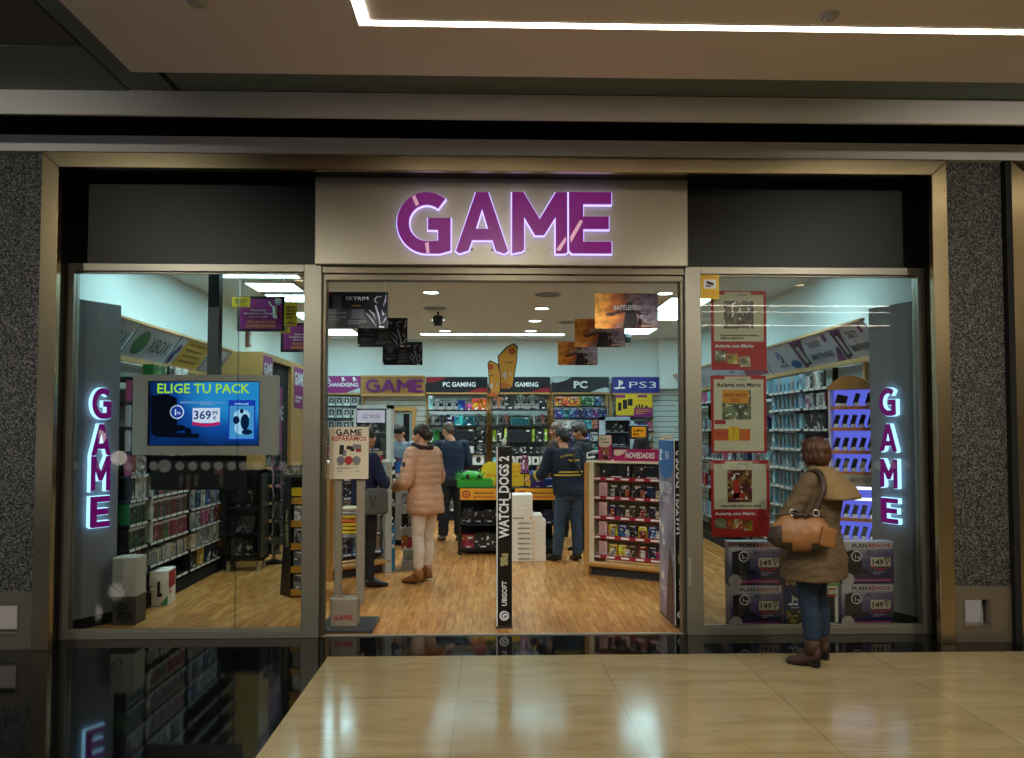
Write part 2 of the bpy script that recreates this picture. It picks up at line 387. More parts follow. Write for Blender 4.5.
def glitter_paper():
    m, nt, out = newmat('flecked_wallcovering')
    b = node(nt, 'ShaderNodeBsdfPrincipled'); b.inputs['Roughness'].default_value = .42; b.inputs['Metallic'].default_value = .35
    tc = node(nt, 'ShaderNodeTexCoord'); vo = node(nt, 'ShaderNodeTexVoronoi'); vo.inputs['Scale'].default_value = 75
    nz = node(nt, 'ShaderNodeTexNoise'); nz.inputs['Scale'].default_value = 105; nz.inputs['Detail'].default_value = 4
    nt.links.new(tc.outputs['Object'], vo.inputs['Vector']); nt.links.new(tc.outputs['Object'], nz.inputs['Vector'])
    cr = node(nt, 'ShaderNodeValToRGB'); e = cr.color_ramp.elements; e[0].position = .46; e[0].color = rgba(lin('1b1a19')); e[1].position = .64; e[1].color = rgba(lin('7c7871'))
    nt.links.new(nz.outputs['Fac'], cr.inputs[0]); nt.links.new(cr.outputs[0], b.inputs['Base Color'])
    bp = node(nt, 'ShaderNodeBump'); bp.inputs['Strength'].default_value = .9; bp.inputs['Distance'].default_value = .01; nt.links.new(nz.outputs['Fac'], bp.inputs['Height']); nt.links.new(bp.outputs[0], b.inputs['Normal'])
    nt.links.new(b.outputs[0], out.inputs[0]); return m
def slat_mat():
    m, nt, out = newmat('slatwall_white')
    b = node(nt, 'ShaderNodeBsdfPrincipled'); b.inputs['Roughness'].default_value = .5
    tc = node(nt, 'ShaderNodeTexCoord'); sp = node(nt, 'ShaderNodeSeparateXYZ'); nt.links.new(tc.outputs['Object'], sp.inputs[0])
    dv = node(nt, 'ShaderNodeMath', operation='MULTIPLY'); dv.inputs[1].default_value = 10.0; fr = node(nt, 'ShaderNodeMath', operation='FRACT')
    lt = node(nt, 'ShaderNodeMath', operation='LESS_THAN'); lt.inputs[1].default_value = .14
    nt.links.new(sp.outputs[2], dv.inputs[0]); nt.links.new(dv.outputs[0], fr.inputs[0]); nt.links.new(fr.outputs[0], lt.inputs[0])
    mx = node(nt, 'ShaderNodeMix', data_type='RGBA'); mx.inputs[6].default_value = rgba(lin('d5dcd8')); mx.inputs[7].default_value = rgba(lin('6f7a7a'))
    nt.links.new(lt.outputs[0], mx.inputs[0]); nt.links.new(mx.outputs[2], b.inputs['Base Color']); nt.links.new(b.outputs[0], out.inputs[0]); return m
M_planks, M_marble, M_paper, M_slat = wood_floor(), marble(), glitter_paper(), slat_mat()
M_granite = mat('black_granite', '0b0b0c', rough=.05, var=.5, scale=60, spec=.32)
M_granite2 = mat('dark_granite_margin', '1b1916', rough=.12, var=.5, scale=60, spec=.5)
M_wallpaint = mat('white_wall_paint', 'dfe6e3', rough=.8, var=.02)
M_ceilpaint = mat('shop_ceiling_paint', 'd8d4cb', rough=.85, var=.02)
M_mallceil = mat('mall_ceiling_plaster', 'f2e8e4', rough=.85, var=.03, scale=1.5)
M_teal = mat('dark_ceiling_recess', '66736f', rough=.6, var=.08)
M_olive = mat('dark_ceiling_panel', '57554a', rough=.6, var=.08)
M_bulk = mat('bulkhead_paint', 'cbc7c0', rough=.7, var=.03)
M_mallwall = mat('mall_far_wall', '6d645a', rough=.7, var=.2, scale=1)

XL, XR, YB, HC = -3.55, 3.65, 8.5, 3.36        # shop: left wall, right wall, back wall, ceiling

# ---- floors
struct(MB().box(-1.18, 11, -12, -.57, -.1, 0), 'floor_mall_marble', M_marble)
struct(MB().box(-11, -1.18, -12, -.57, -.1, 0).box(-11, 11, -.57, .02, -.1, 0), 'floor_mall_granite', M_granite)
struct(MB().box(XL - .1, XR + .35, .02, YB + .1, -.1, 0), 'floor_shop_planks', M_planks)
struct(MB().box(-1.36, 1.59, 0, .03, 0, .008), 'trim_threshold', M_steel)
# ---- shop walls and ceiling
struct(MB().box(XL - .1, XL, .06, YB + .1, 0, HC + .1), 'wall_left', M_wallpaint)
struct(MB().box(XR, XR + .1, .06, YB + .1, 0, HC + .1), 'wall_right', M_wallpaint)
struct(MB().box(XL, XR, YB, YB + .1, 0, HC + .1), 'wall_back', M_wallpaint)
struct(MB().box(XL - .1, XR + .35, .06, YB + .1, HC, HC + .1), 'ceiling_shop', M_ceilpaint)
# ---- shop front: wall above the windows, portal frame, wall either side
fz0, fz1 = 2.985, 3.69
struct(MB().box(-3.43, -1.41, 0, .06, fz0, 3.8), 'wall_front_left', M_gloss_black)
struct(MB().box(1.61, 3.6, 0, .06, fz0, 3.8), 'wall_front_right', M_gloss_black)
struct(MB().box(-1.41, 1.61, .0, .06, fz0, 3.8), 'wall_front_middle', M_black)
b = MB().box(-3.43, -3.39, -.3, .06, 0, 3.8).box(3.58, 3.6, -.3, .06, 0, 3.8).box(-3.39, 3.58, -.3, 0, 3.69, 3.8)
struct(b, 'trim_portal_lining', M_black)
b = MB()
def mitre(pts, y0=-.36, y1=-.30): b.prism(pts, y0, y1, 'y')
mitre([(-3.43, 0), (-3.30, 0), (-3.30, 3.66), (-3.43, 3.78)]); mitre([(3.48, 0), (3.60, 0), (3.60, 3.77), (3.48, 3.66)])
mitre([(-3.43, 3.78), (-3.30, 3.66), (3.48, 3.66), (3.60, 3.77), (3.60, 3.78)])
struct(b, 'trim_portal_frame', M_brass, bevel=.004, fixn=True)
M_lowmetal = mat('satin_metal_plinth', '8d8272', rough=.3, metal=.7, var=.12, scale=3)
def side_wall(x0, x1, nm):
    struct(MB().box(x0, x1, -.30, .06, .43, 3.8), 'wall_' + nm, M_paper)
side_wall(-11, -3.43, 'outer_left'); side_wall(3.60, 4.07, 'outer_right')
def plinth(x0, x1, nx0, nx1, nz0, nz1, nm):
    q = MB().box(x0, nx0, -.31, -.2, 0, .43).box(nx1, x1, -.31, -.2, 0, .43).box(nx0, nx1, -.31, -.2, 0, nz0).box(nx0, nx1, -.31, -.2, nz1, .43)
    q.box(nx0, nx1, -.215, -.2, nz0, nz1)
    t = .012
    q.box(nx0 - t, nx1 + t, -.316, -.31, nz0 - t, nz0).box(nx0 - t, nx1 + t, -.316, -.31, nz1, nz1 + t).box(nx0 - t, nx0, -.316, -.31, nz0, nz1).box(nx1, nx1 + t, -.316, -.31, nz0, nz1)
    struct(q, 'baseboard_' + nm, M_lowmetal)
plinth(-11, -3.43, -3.95, -3.56, .12, .33, 'left'); plinth(3.60, 4.07, 3.70, 3.90, .13, .33, 'right')
# floor lights glowing in the two niches of the plinth
M_niche = emat('niche_lamp', 'ffeedd', .16)
for (nx0, nx1, lb) in ((-3.94, -3.57, 'small square floor-washer light in the metal plinth left of the shopfront'), (3.71, 3.89, 'small square floor-washer light in the metal plinth right of the shopfront')):
    t = thing('plinth_light', lb, 'light', ((nx0 + nx1) / 2, -.215, .13)); w = (nx1 - nx0) / 2
    MB().box(-w, w, -.02, 0, 0, .19).build('housing', M_grey, t)
    MB().add([(-w + .01, -.0205, .01), (w - .03, -.0205, .01), (w - .01, -.0205, .18), (-w + .01, -.0205, .18)], [(0, 1, 2, 3)]).build('diffuser', M_niche, t)
# neighbouring shopfront beyond the right pier
struct(MB().box(4.07, 4.12, -.36, .1, 0, 3.8), 'trim_neighbour_lining', M_dark)
struct(MB().prism([(4.12, 0), (4.27, 0), (4.27, 3.64), (4.12, 3.78)], -.36, -.30).box(4.27, 11, -.36, -.3, 3.64, 3.78), 'trim_neighbour_frame', M_brass, fixn=True)
struct(MB().box(4.27, 11, -.2, .06, 0, 3.64), 'wall_neighbour', M_gloss_black)
# ---- mall ceiling, bulkheads
struct(MB().box(-11, 11, -.37, .06, 3.78, 3.905), 'trim_fascia_strip', M_bulk)
struct(MB().box(-11, 11, -.93, -.9, 3.845, 4.02), 'trim_bulkhead', M_bulk)
struct(MB().box(-11, 11, -.9, .06, 4.3, 4.35).box(-11, 11, .0, .06, 3.905, 4.3), 'ceiling_slot', M_dark)
E0, E1 = atZ(128, 70, 4.0), atZ(60, 0, 4.0)
SX = -2.36
struct(MB().box(SX, 11, -12, -1.26, 4.0, 4.1), 'ceiling_mall', M_mallceil)
yo = atZ(40, 49, 4.0).y
struct(MB().box(SX, 11, -1.26, -.93, 4.025, 4.1).box(-11, SX - .17, yo, -.93, 4.015, 4.1).box(SX - .15, SX, -12, -.93, 4.02, 4.1), 'ceiling_recess', M_teal)
struct(MB().box(-11, SX - .17, -12, yo - .012, 4.02, 4.1).box(SX - .17, SX - .15, -12, -.93, 4.06, 4.1).box(-11, SX - .17, yo - .012, yo, 4.05, 4.1), 'ceiling_side', M_olive)
struct(MB().box(SX + .16, SX + .19, -1.24, -.95, 4.012, 4.03), 'trim_ceiling_slit', M_dark)
struct(MB().box(-11, 11, -12.1, -12, 0, 4.1), 'wall_mall_far', M_mallwall)
struct(MB().box(-11.1, -11, -12, .06, 0, 4.1), 'wall_mall_left', M_mallwall)
wd = struct(MB().box(-11, -10.93, -10, -1, .3, .4).box(-11, -10.93, -10, -1, 3.5, 3.6).box(-11, -10.93, -10, -9.92, .4, 3.5).box(-11, -10.93, -1.08, -1, .4, 3.5).box(-11, -10.93, -7.04, -6.96, .4, 3.5).box(-11, -10.93, -4.04, -3.96, .4, 3.5), 'window_4', M_frame)
MB().box(-10.99, -10.97, -9.92, -1.08, .4, 3.5).build('daylit_glass', emat('evening_daylight', '7f9fd0', 1.6), wd)
struct(MB().box(11, 11.1, -12, .06, 0, 4.1), 'wall_mall_right', M_mallwall)

# ---- window and door metalwork
gz = 2.985
def window(n, x0, x1, lw, rw):
    fr = MB().box(x0, x0 + lw, -.05, .05, 0, gz).box(x1 - rw, x1, -.05, .05, 0, gz).box(x0 + lw, x1 - rw, -.05, .05, gz - .06, gz).box(x0 + lw, x1 - rw, -.05, .05, 0, .06)
    fr.box(x0 + lw, x1 - rw, -.02, .02, gz - .075, gz - .06).box(x0 + lw, x1 - rw, -.02, .02, .06, .072)
    w = fr.build('window_%d' % n, M_frame, bevel=.003); w['kind'] = 'structure'
    MB().box(x0 + lw, x1 - rw, -.006, .006, .06, gz - .06).build('glass_pane', M_glass, w)
    return w
W1 = window(1, -3.39, -1.36, .06, .14); W2 = window(2, 1.59, 3.58, .13, .06)
M_dot = mat('frosted_film', 'b9b9b6', rough=.9)
def frosted():
    m, nt, out = newmat('frosted_dot_film'); t = node(nt, 'ShaderNodeBsdfTransparent'); d = node(nt, 'ShaderNodeBsdfDiffuse'); d.inputs[0].default_value = (.6, .6, .6, 1)
    mx = node(nt, 'ShaderNodeMixShader'); mx.inputs[0].default_value = .15; nt.links.new(t.outputs[0], mx.inputs[1]); nt.links.new(d.outputs[0], mx.inputs[2]); nt.links.new(mx.outputs[0], out.inputs[0]); return m
M_frost = frosted()
d = MB(); z = atY(200, 466, -.008).z
for x in [atY(p, 466, 0).x for p in (75, 88, 101, 115, 128, 141, 154, 180, 193, 206, 219, 232, 244, 257, 270, 283, 296)]: d.disc((x, -.0075, z), X_, Z_, .036)
d.disc((atY(165, 468, 0).x, -.0075, z), X_, Z_, .052)
d.build('safety_dots', M_frost, W1)
d = MB()
for k in range(14): d.disc((1.80 + k * .125, -.0075, z), X_, Z_, .036)
d.build('safety_dots', M_frost, W2)
s = MB().box(-2.036, -2.024, -.009, -.0065, .06, 2.92); s.build('glass_joint', glass_mat('silicone_joint', (.75, .82, .9), .6, .2), W1)
# shutter housing over the door opening, guides at the jambs
struct(MB().box(-1.36, 1.59, -.03, .14, 2.92, gz).box(-1.36, 1.59, 0, .1, 2.87, 2.92).box(-1.36, -1.33, .0, .09, 0, 2.87).box(1.56, 1.59, .0, .09, 0, 2.87), 'trim_shutter_housing', mat('shutter_metal', '6f6656', rough=.35, metal=.7), bevel=.003)
struct(MB().box(1.60, 1.62, -.06, -.05, .40, .62), 'trim_door_lock', M_steel)
# ---------------------------------------------------------------- lamps
M_led = emat('led_diffuser', 'fff1dc', 16.0)
M_tube = emat('cool_tube_diffuser', 'bdf0f8', 12.5)
M_down = emat('cool_downlight', 'e4fdff', 9.0)
M_added_down = emat('added_downlight_glow', 'ffd9a8', 12.0)
def led_ring(lb, x0, x1, y0, y1):
    t = thing('ceiling_light_line', lb, 'ceiling light', (x0, y0, 4.0)); w = .06; X, Yy = x1 - x0, y1 - y0
    q = MB().box(0, X, -w, 0, -.006, -.001).box(0, w, Yy, -w, -.006, -.001).box(0, X, Yy, Yy + w, -.006, -.001)
    q.build('diffuser', M_led, t)
    c = MB()
    for o_ in (.0, w + .006): c.box(-.006, X, -o_, -o_ + .006, -.008, -.001)
    c.box(-.006, 0, Yy, 0, -.008, -.001)
    c.build('channel', M_white, t)
led_ring('long glowing white light line let into the mall ceiling, turning a corner', -.76, 10.5, -1.92, -8.4)
led_ring('second glowing light line far back in the mall ceiling, mirrored in the glass', 1.5, 10.5, -9.1, -11.2)
for i, (x, y) in enumerate(((-4.6, -3.2), (-1.6, -3.0), (1.0, -3.2), (3.6, -3.0), (6.4, -3.4), (-3.0, -6.0), (1.6, -5.6), (5.0, -6.2), (-1.0, -9.0), (3.4, -8.9))):  # downlights added out of view to raise the light in the mall
    t = thing('added_mall_downlight', 'added round downlight, out of view in the mall ceiling, brightening the mall', 'ceiling light', (x, y, 4.0), group='added mall downlights')
    MB().lathe([(.11, -.012), (.11, 0), (.085, 0), (.085, -.012)], cap=False).build('rim', M_white, t)
    MB().disc((0, 0, -.008), X_, -Y_, .084).build('lamp_disc', M_added_down, t)
    l = bpy.data.lights.new('bulb', 'SPOT'); l.energy = 102; l.color = (1, .95, .81); l.spot_size = rad(140); l.spot_blend = 1; l.shadow_soft_size = .08
    lo = bpy.data.objects.new('bulb', l); COL.objects.link(lo); lo.parent = t; lo.location = (0, 0, -.03)
# unseen spots added in the mall ceiling to brighten the shopfront
for i, (x, y, tx, tz) in enumerate(((-3.9, -4.6, -3.7, 1.9), (-2.2, -4.6, -2.2, .35), (.2, -5.0, .1, .5), (2.4, -4.6, 2.5, .2), (4.1, -4.6, 4.0, 1.9))):
    t = thing('added_front_spot', 'added spotlight out of view on the mall ceiling, brightening the shopfront', 'ceiling light', (x, y, 4.0), group='added shopfront spotlights')
    dr = V((tx - x, -y, tz - 3.9)).normalized(); MB().tube([(0, 0, 0), (0, 0, -.06)], .02).build('stem', M_white, t)
    MB().tube([V((0, 0, -.1)) - dr * .07, V((0, 0, -.1)) + dr * .07], [.04, .055], 16, cap=False).build('head', M_white, t)
    l = bpy.data.lights.new('bulb', 'SPOT'); l.energy = 215; l.color = (1, .96, .83); l.spot_size = rad(72); l.spot_blend = .9; l.shadow_soft_size = .05
    lo = bpy.data.objects.new('bulb', l); COL.objects.link(lo); lo.parent = t; lo.location = V((0, 0, -.1)) + dr * .06; lo.rotation_euler = dr.to_track_quat('-Z', 'Y').to_euler()
for i, (px, py) in enumerate(((98, 437), (72, 456), (119, 458))):
    r_ = ray(px, py); p = CAM + r_ * ((7.7 - CAM.y) / r_.y)
    t = thing('globe_lamp', 'white globe lamp of the mall mirrored in the left window, ' + ('topmost of three', 'lower left of three', 'lower right of three')[i], 'lamp', (p.x, -p.y, p.z))
    MB().ell((0, 0, 0), (.13, .13, .13), seg=18, rings=12).build('globe', emat('globe_glow', 'fff0e0', 4.0), t, smooth=True); MB().tube([(0, 0, .125), (0, 0, 4.0 - p.z)], .008, 8).build('cord', M_black, t)
def troffer(x, y, w, l, lb, grp='shop ceiling light panels'):
    t = thing('ceiling_light_panel', lb, 'ceiling light', (x, y, HC), group=grp)
    q = MB()
    for a in (-1, 1):
        q.box(a * w / 2, a * (w / 2 - .025), -l / 2, l / 2, -.02, 0); q.box(-w / 2, w / 2, a * l / 2, a * (l / 2 - .025), -.02, 0)
    q.build('frame', M_white, t)
    MB().box(-w / 2 + .025, w / 2 - .025, -l / 2 + .025, l / 2 - .025, -.012, -.004).build('diffuser', M_tube, t)
TRF = [(251, 273, 'front-most square glowing ceiling panel seen at the top of the left window', 1.0, .55), (275, 287, 'blue-white glowing ceiling panel behind the front-most one in the left window', .6, .6),
       (292, 298, 'glowing ceiling panel beside the yellow hanging tag in the left window', .6, .6), (340, 332, 'glowing ceiling panel just below the first dark hanging poster', .6, .9),
       (454, 336.5, 'long glowing ceiling light at the back, left of the middle', 1.2, .3), (520, 336.5, 'longest glowing ceiling light at the back, in the middle', 1.6, .3),
       (664, 316, 'glowing ceiling panel beside the largest fiery hanging poster', .6, .9), (637, 331, 'glowing ceiling panel behind the second fiery hanging poster', .6, .9)]
for px, py, lb, w, l in TRF:
    p = atZ(px, py, HC - .012); troffer(p.x, min(p.y, 7.6), w, l, lb)
troffer(2.8, 1.6, .6, 1.2, 'glowing ceiling panel above the right window display'); troffer(-2.9, 1.0, .6, .9, 'glowing ceiling panel above the left window display')
troffer(2.6, 4.2, .6, 1.2, 'glowing ceiling panel above the tablet shelves'); troffer(-2.6, 5.6, .6, 1.2, 'glowing ceiling panel above the stockroom block')
for px, py, lb in ((431, 292.5, 'nearest to the hanging posters with a dark knight'), (438, 320, 'under the small black speaker'), (445, 331, 'just before the long rear light, left side'), (542, 308.5, 'right of the ceiling middle, nearest'),
                   (535, 321, 'right of the ceiling middle, second'), (531, 331, 'right of the ceiling middle, third'), (665, 293.5, 'beside the right door jamb'), (395, 226, 'added unseen above the lintel, left'), (610, 226, 'added unseen above the lintel, right'), (205, 262, 'added unseen above the left window display'), (790, 262, 'added unseen above the right window display')):  # last four are added out of sight for more light below
    p = atZ(px, py, HC - .008)
    t = thing('shop_downlight', 'round white downlight in the shop ceiling, ' + lb, 'ceiling light', (p.x, p.y, HC), group='shop downlights')
    MB().lathe([(.12, -.012), (.12, 0), (.095, 0), (.095, -.012)], cap=False).build('rim', M_white, t)
    MB().disc((0, 0, -.008), X_, -Y_, .094).build('lamp_disc', M_down, t)
    l = bpy.data.lights.new('bulb', 'SPOT'); l.energy = 45 if 'window display' in lb else 120; l.color = (.9, 1, .98); l.spot_size = rad(130); l.spot_blend = 1; l.shadow_soft_size = .09
    lo = bpy.data.objects.new('bulb', l); COL.objects.link(lo); lo.parent = t; lo.location = (0, 0, -.03)
for px, py, lb in ((548, 294, 'nearest the lintel'), (435, 308, 'left of the middle'), (568, 322, 'towards the back')):
    p = atZ(px, py, HC)
    t = thing('ceiling_vent', 'round slotted air vent in the shop ceiling, ' + lb, 'vent', (p.x, p.y, HC))
    MB().lathe([(.16, -.01), (.17, 0), (.13, 0), (.13, -.01)], cap=False).build('rim', M_lgrey, t)
    q = MB()
    for r_ in (.11, .08, .05): q.lathe([(r_, -.012), (r_, -.002), (r_ - .015, -.002), (r_ - .015, -.012)], cap=False)
    q.lathe([(.02, -.01), (.02, 0)]); q.build('rings', M_lgrey, t)
for px, py, lb in ((438, 316, 'black spotlight hanging from the ceiling left of the middle'), (627, 335, 'black spotlight hanging behind the second fiery poster')):
    p = atZ(px, py - 4, HC); t = thing('spotlight', lb, 'spotlight', (p.x, p.y, HC))
    MB().tube([(0, 0, 0), (0, 0, -.05)], .015).build('stem', M_black, t); MB().lathe([(.06, -.2), (.075, -.12), (.07, -.06), (.02, -.045)]).build('head', M_black, t)
for px, py, lb in ((197, 0, 'small round smoke detector on the mall ceiling near the left edge of the photo'), (829, 14, 'small round smoke detector on the mall ceiling at right')):
    p = atZ(px, py + 1, 4.0); t = thing('smoke_detector', lb, 'smoke detector', (p.x, p.y, 4.0))
    MB().lathe([(.045, -.02), (.055, -.008), (.055, 0)]).build('base', M_lgrey, t); MB().lathe([(.02, -.032), (.035, -.02)]).build('sensor_cap', M_lgrey, t)

w = bpy.data.worlds.new('mall_air'); SC.world = w; w.use_nodes = True
w.node_tree.nodes['Background'].inputs[0].default_value = (.5, .45, .4, 1); w.node_tree.nodes['Background'].inputs[1].default_value = .05

cam = bpy.data.cameras.new('camera'); co = bpy.data.objects.new('camera', cam); COL.objects.link(co)
co.location = CAM; co.rotation_euler = CAMROT; cam.sensor_width = 36; cam.lens = F_PX / 1024 * 36; cam.shift_y = SH / 1024; cam.clip_start = .05
SC.camera = co
SC.view_settings.view_transform = 'Standard'; SC.view_settings.look = 'None'; SC.view_settings.gamma = 1; SC.view_settings.use_curve_mapping = False
SC.view_settings.exposure = 0
SC.cycles.use_denoising = True; SC.cycles.max_bounces = 7; SC.cycles.transparent_max_bounces = 24; SC.cycles.sample_clamp_indirect = 6; SC.cycles.caustics_reflective = False; SC.cycles.caustics_refractive = False
# ---------------------------------------------------------------- main fascia sign
M_halo = emat('letter_edge_glow', 'b8a8ff', 2.0)
M_slash = mat('pale_pink_slash', 'f0b6d2', rough=.3, emit='f0b6d2', estr=.45)  # pale pink slash marks laid over the letter faces
def big_sign():
    x0, x1, z0, z1 = -1.41, 1.61, 2.98, 3.69
    t = thing('fascia_sign', 'brushed steel sign box over the door with glowing purple capitals', 'sign', ((x0 + x1) / 2, -.0, z0))
    w = (x1 - x0) / 2; h = z1 - z0
    MB().box(-w, w, -.09, 0, 0, h).build('panel', M_steel, t, bevel=.006)
    Ys = -.09; T = t.location
    for ch, pa, pb in (('G', 397, 452), ('A', 456, 508), ('M', 512, 567), ('E', 569, 611)):
        a = atY(pa, 253.5, Ys - .05) - T; c = atY(pb, 193, Ys - .05) - T
        W, H = c.x - a.x, c.z - a.z; sx = W / (LET[ch][1] * H)
        poly = [[(p[0] * H * sx, p[1] * H) for p in pl] for pl in LET[ch][0]]
        o = V((a.x, 0, a.z))
        # glowing rim just behind a purple face
        g1 = outline_geo(poly, extrude=.012, offset=.008); g2 = outline_geo(poly, extrude=.014, offset=0)
        L = MB().flat(g2, o + V((0, Ys - .056, 0)), X_, Z_).build('letter_' + ch.lower(), M_purple2, t)
        MB().flat(g1, o + V((0, Ys - .028, 0)), X_, Z_).build('glowing_rim', M_halo, L)
        st = MB()
        for fx, fz in ((.3, .3), (.7, .5)): st.tube([o + V((fx * W, Ys, .1 * H if ch != 'G' else .1 * H)), o + V((fx * W, Ys - .03, .1 * H))], .008)
        st.build('standoff', M_steel, L)
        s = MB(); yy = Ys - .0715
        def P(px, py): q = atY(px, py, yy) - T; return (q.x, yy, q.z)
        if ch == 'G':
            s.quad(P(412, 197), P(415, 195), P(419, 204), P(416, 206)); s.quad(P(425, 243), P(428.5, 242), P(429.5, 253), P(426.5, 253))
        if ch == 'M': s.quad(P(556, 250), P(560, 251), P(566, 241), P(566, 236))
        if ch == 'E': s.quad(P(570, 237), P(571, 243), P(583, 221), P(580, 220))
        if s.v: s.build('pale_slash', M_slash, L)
    b = MB().box(.045, .085, -.12, 0, h - .01, h + .08); b.build('bracket', M_dgrey, t)
big_sign()
# ---------------------------------------------------------------- lit side panels in the two windows
M_sidepanel = mat('side_panel_laminate', '8f8f94', rough=.35, var=.04)
M_halo_w = emat('letter_side_glow', '9fd8ff', 2.2)
def side_panel(pn, pf, lb, xs):
    """pn, pf: near and far foot on plan; letters on the face turned to the room"""
    pn, pf = V((pn[0], pn[1], 0)), V((pf[0], pf[1], 0)); d = (pf - pn).normalized(); n = V((d.y, -d.x, 0)); 
    if n.x * xs > 0: n = -n
    H = 2.74; L = (pf - pn).length
    t = thing('light_panel', lb, 'panel', pn)
    bk = -n * .04
    q = MB(); P4 = [V((0, 0, 0)), d * L, d * L + bk, bk]
    q.prism([(p.x, p.y) for p in (P4 if xs < 0 else P4[::-1])], .0, H, 'z'); q.build('board', M_sidepanel, t, fixn=True)
    q = MB(); P5 = [n * .006, d * L + n * .006, d * (L + .006), V((0, 0, 0))]; q.prism([(p.x, p.y) for p in P5], 0, .09, 'z'); q.build('skirting', M_dark, t, fixn=True)
    u = d if xs > 0 else -d
    u = -d if (n.cross(Z_)).dot(d) > 0 else d          # so that u x up = n
    if u.cross(Z_).dot(n) < 0: u = -u
    ys = ((416, 388), (452, 424), (488, 459), (523, 498)) if xs > 0 else ((419, 388), (456, 424), (491, 456), (527, 496))
    for ch, (y0, y1) in zip('GAME', ys):
        px = 890 if xs > 0 else 102; cf = .5 if xs > 0 else .6
        c = pn + d * (L * cf); k = (c.y - CAM.y)
        z0, z1 = atY(px, y0, c.y).z, atY(px, y1, c.y).z; h = z1 - z0; W = .175; sx = W / (LET[ch][1] * h)
        poly = [[(p[0] * h * sx, p[1] * h) for p in pl] for pl in LET[ch][0]]
        o = d * (L * cf) - u * (W / 2) + Z_ * z0
        m1 = MB().flat(outline_geo(poly, extrude=.004), o + n * .049, u, Z_).build('letter_' + ch.lower(), M_purple2, t)
        MB().flat(outline_geo(poly, extrude=.02, offset=.004), o + n * .024, u, Z_).build('glowing_side', M_halo_w, m1)
side_panel((-3.475, .13), (-3.23, .56), 'tall grey panel with glowing upright letters inside the left window', -1)
side_panel((3.57, .13), (3.40, .56), 'tall grey panel with glowing upright letters inside the right window', 1)

# ---------------------------------------------------------------- advertising screen on a post, left window
def scr_mat():
    m, nt, out = newmat('advert_picture')
    tc = node(nt, 'ShaderNodeTexCoord'); sp = node(nt, 'ShaderNodeSeparateXYZ'); nt.links.new(tc.outputs['Object'], sp.inputs[0])
    # blue sheet of light across the picture, darker low down and at the left edge
    g = node(nt, 'ShaderNodeTexGradient', gradient_type='SPHERICAL'); mp = node(nt, 'ShaderNodeMapping'); mp.inputs['Location'].default_value = (-.34, 0, -3.8); mp.inputs['Scale'].default_value = (1.35, .01, 1.9)
    nt.links.new(tc.outputs['Object'], mp.inputs['Vector']); nt.links.new(mp.outputs[0], g.inputs[0])
    nz = node(nt, 'ShaderNodeTexNoise'); nz.inputs['Scale'].default_value = 3; nt.links.new(tc.outputs['Object'], nz.inputs['Vector'])
    ad = node(nt, 'ShaderNodeMath', operation='MULTIPLY_ADD'); ad.inputs[1].default_value = .35; nt.links.new(nz.outputs['Fac'], ad.inputs[0]); nt.links.new(g.outputs['Fac'], ad.inputs[2])
    cr = node(nt, 'ShaderNodeValToRGB'); e = cr.color_ramp.elements; e[0].position = .12; e[0].color = rgba(lin('061a44')); e[1].position = .8; e[1].color = rgba(lin('2a9ae6'))
    x = cr.color_ramp.elements.new(.5); x.color = rgba(lin('1456b4')); nt.links.new(ad.outputs[0], cr.inputs[0])
    em = node(nt, 'ShaderNodeEmission'); em.inputs[1].default_value = .85; nt.links.new(cr.outputs[0], em.inputs[0]); nt.links.new(em.outputs[0], out.inputs[0]); return m
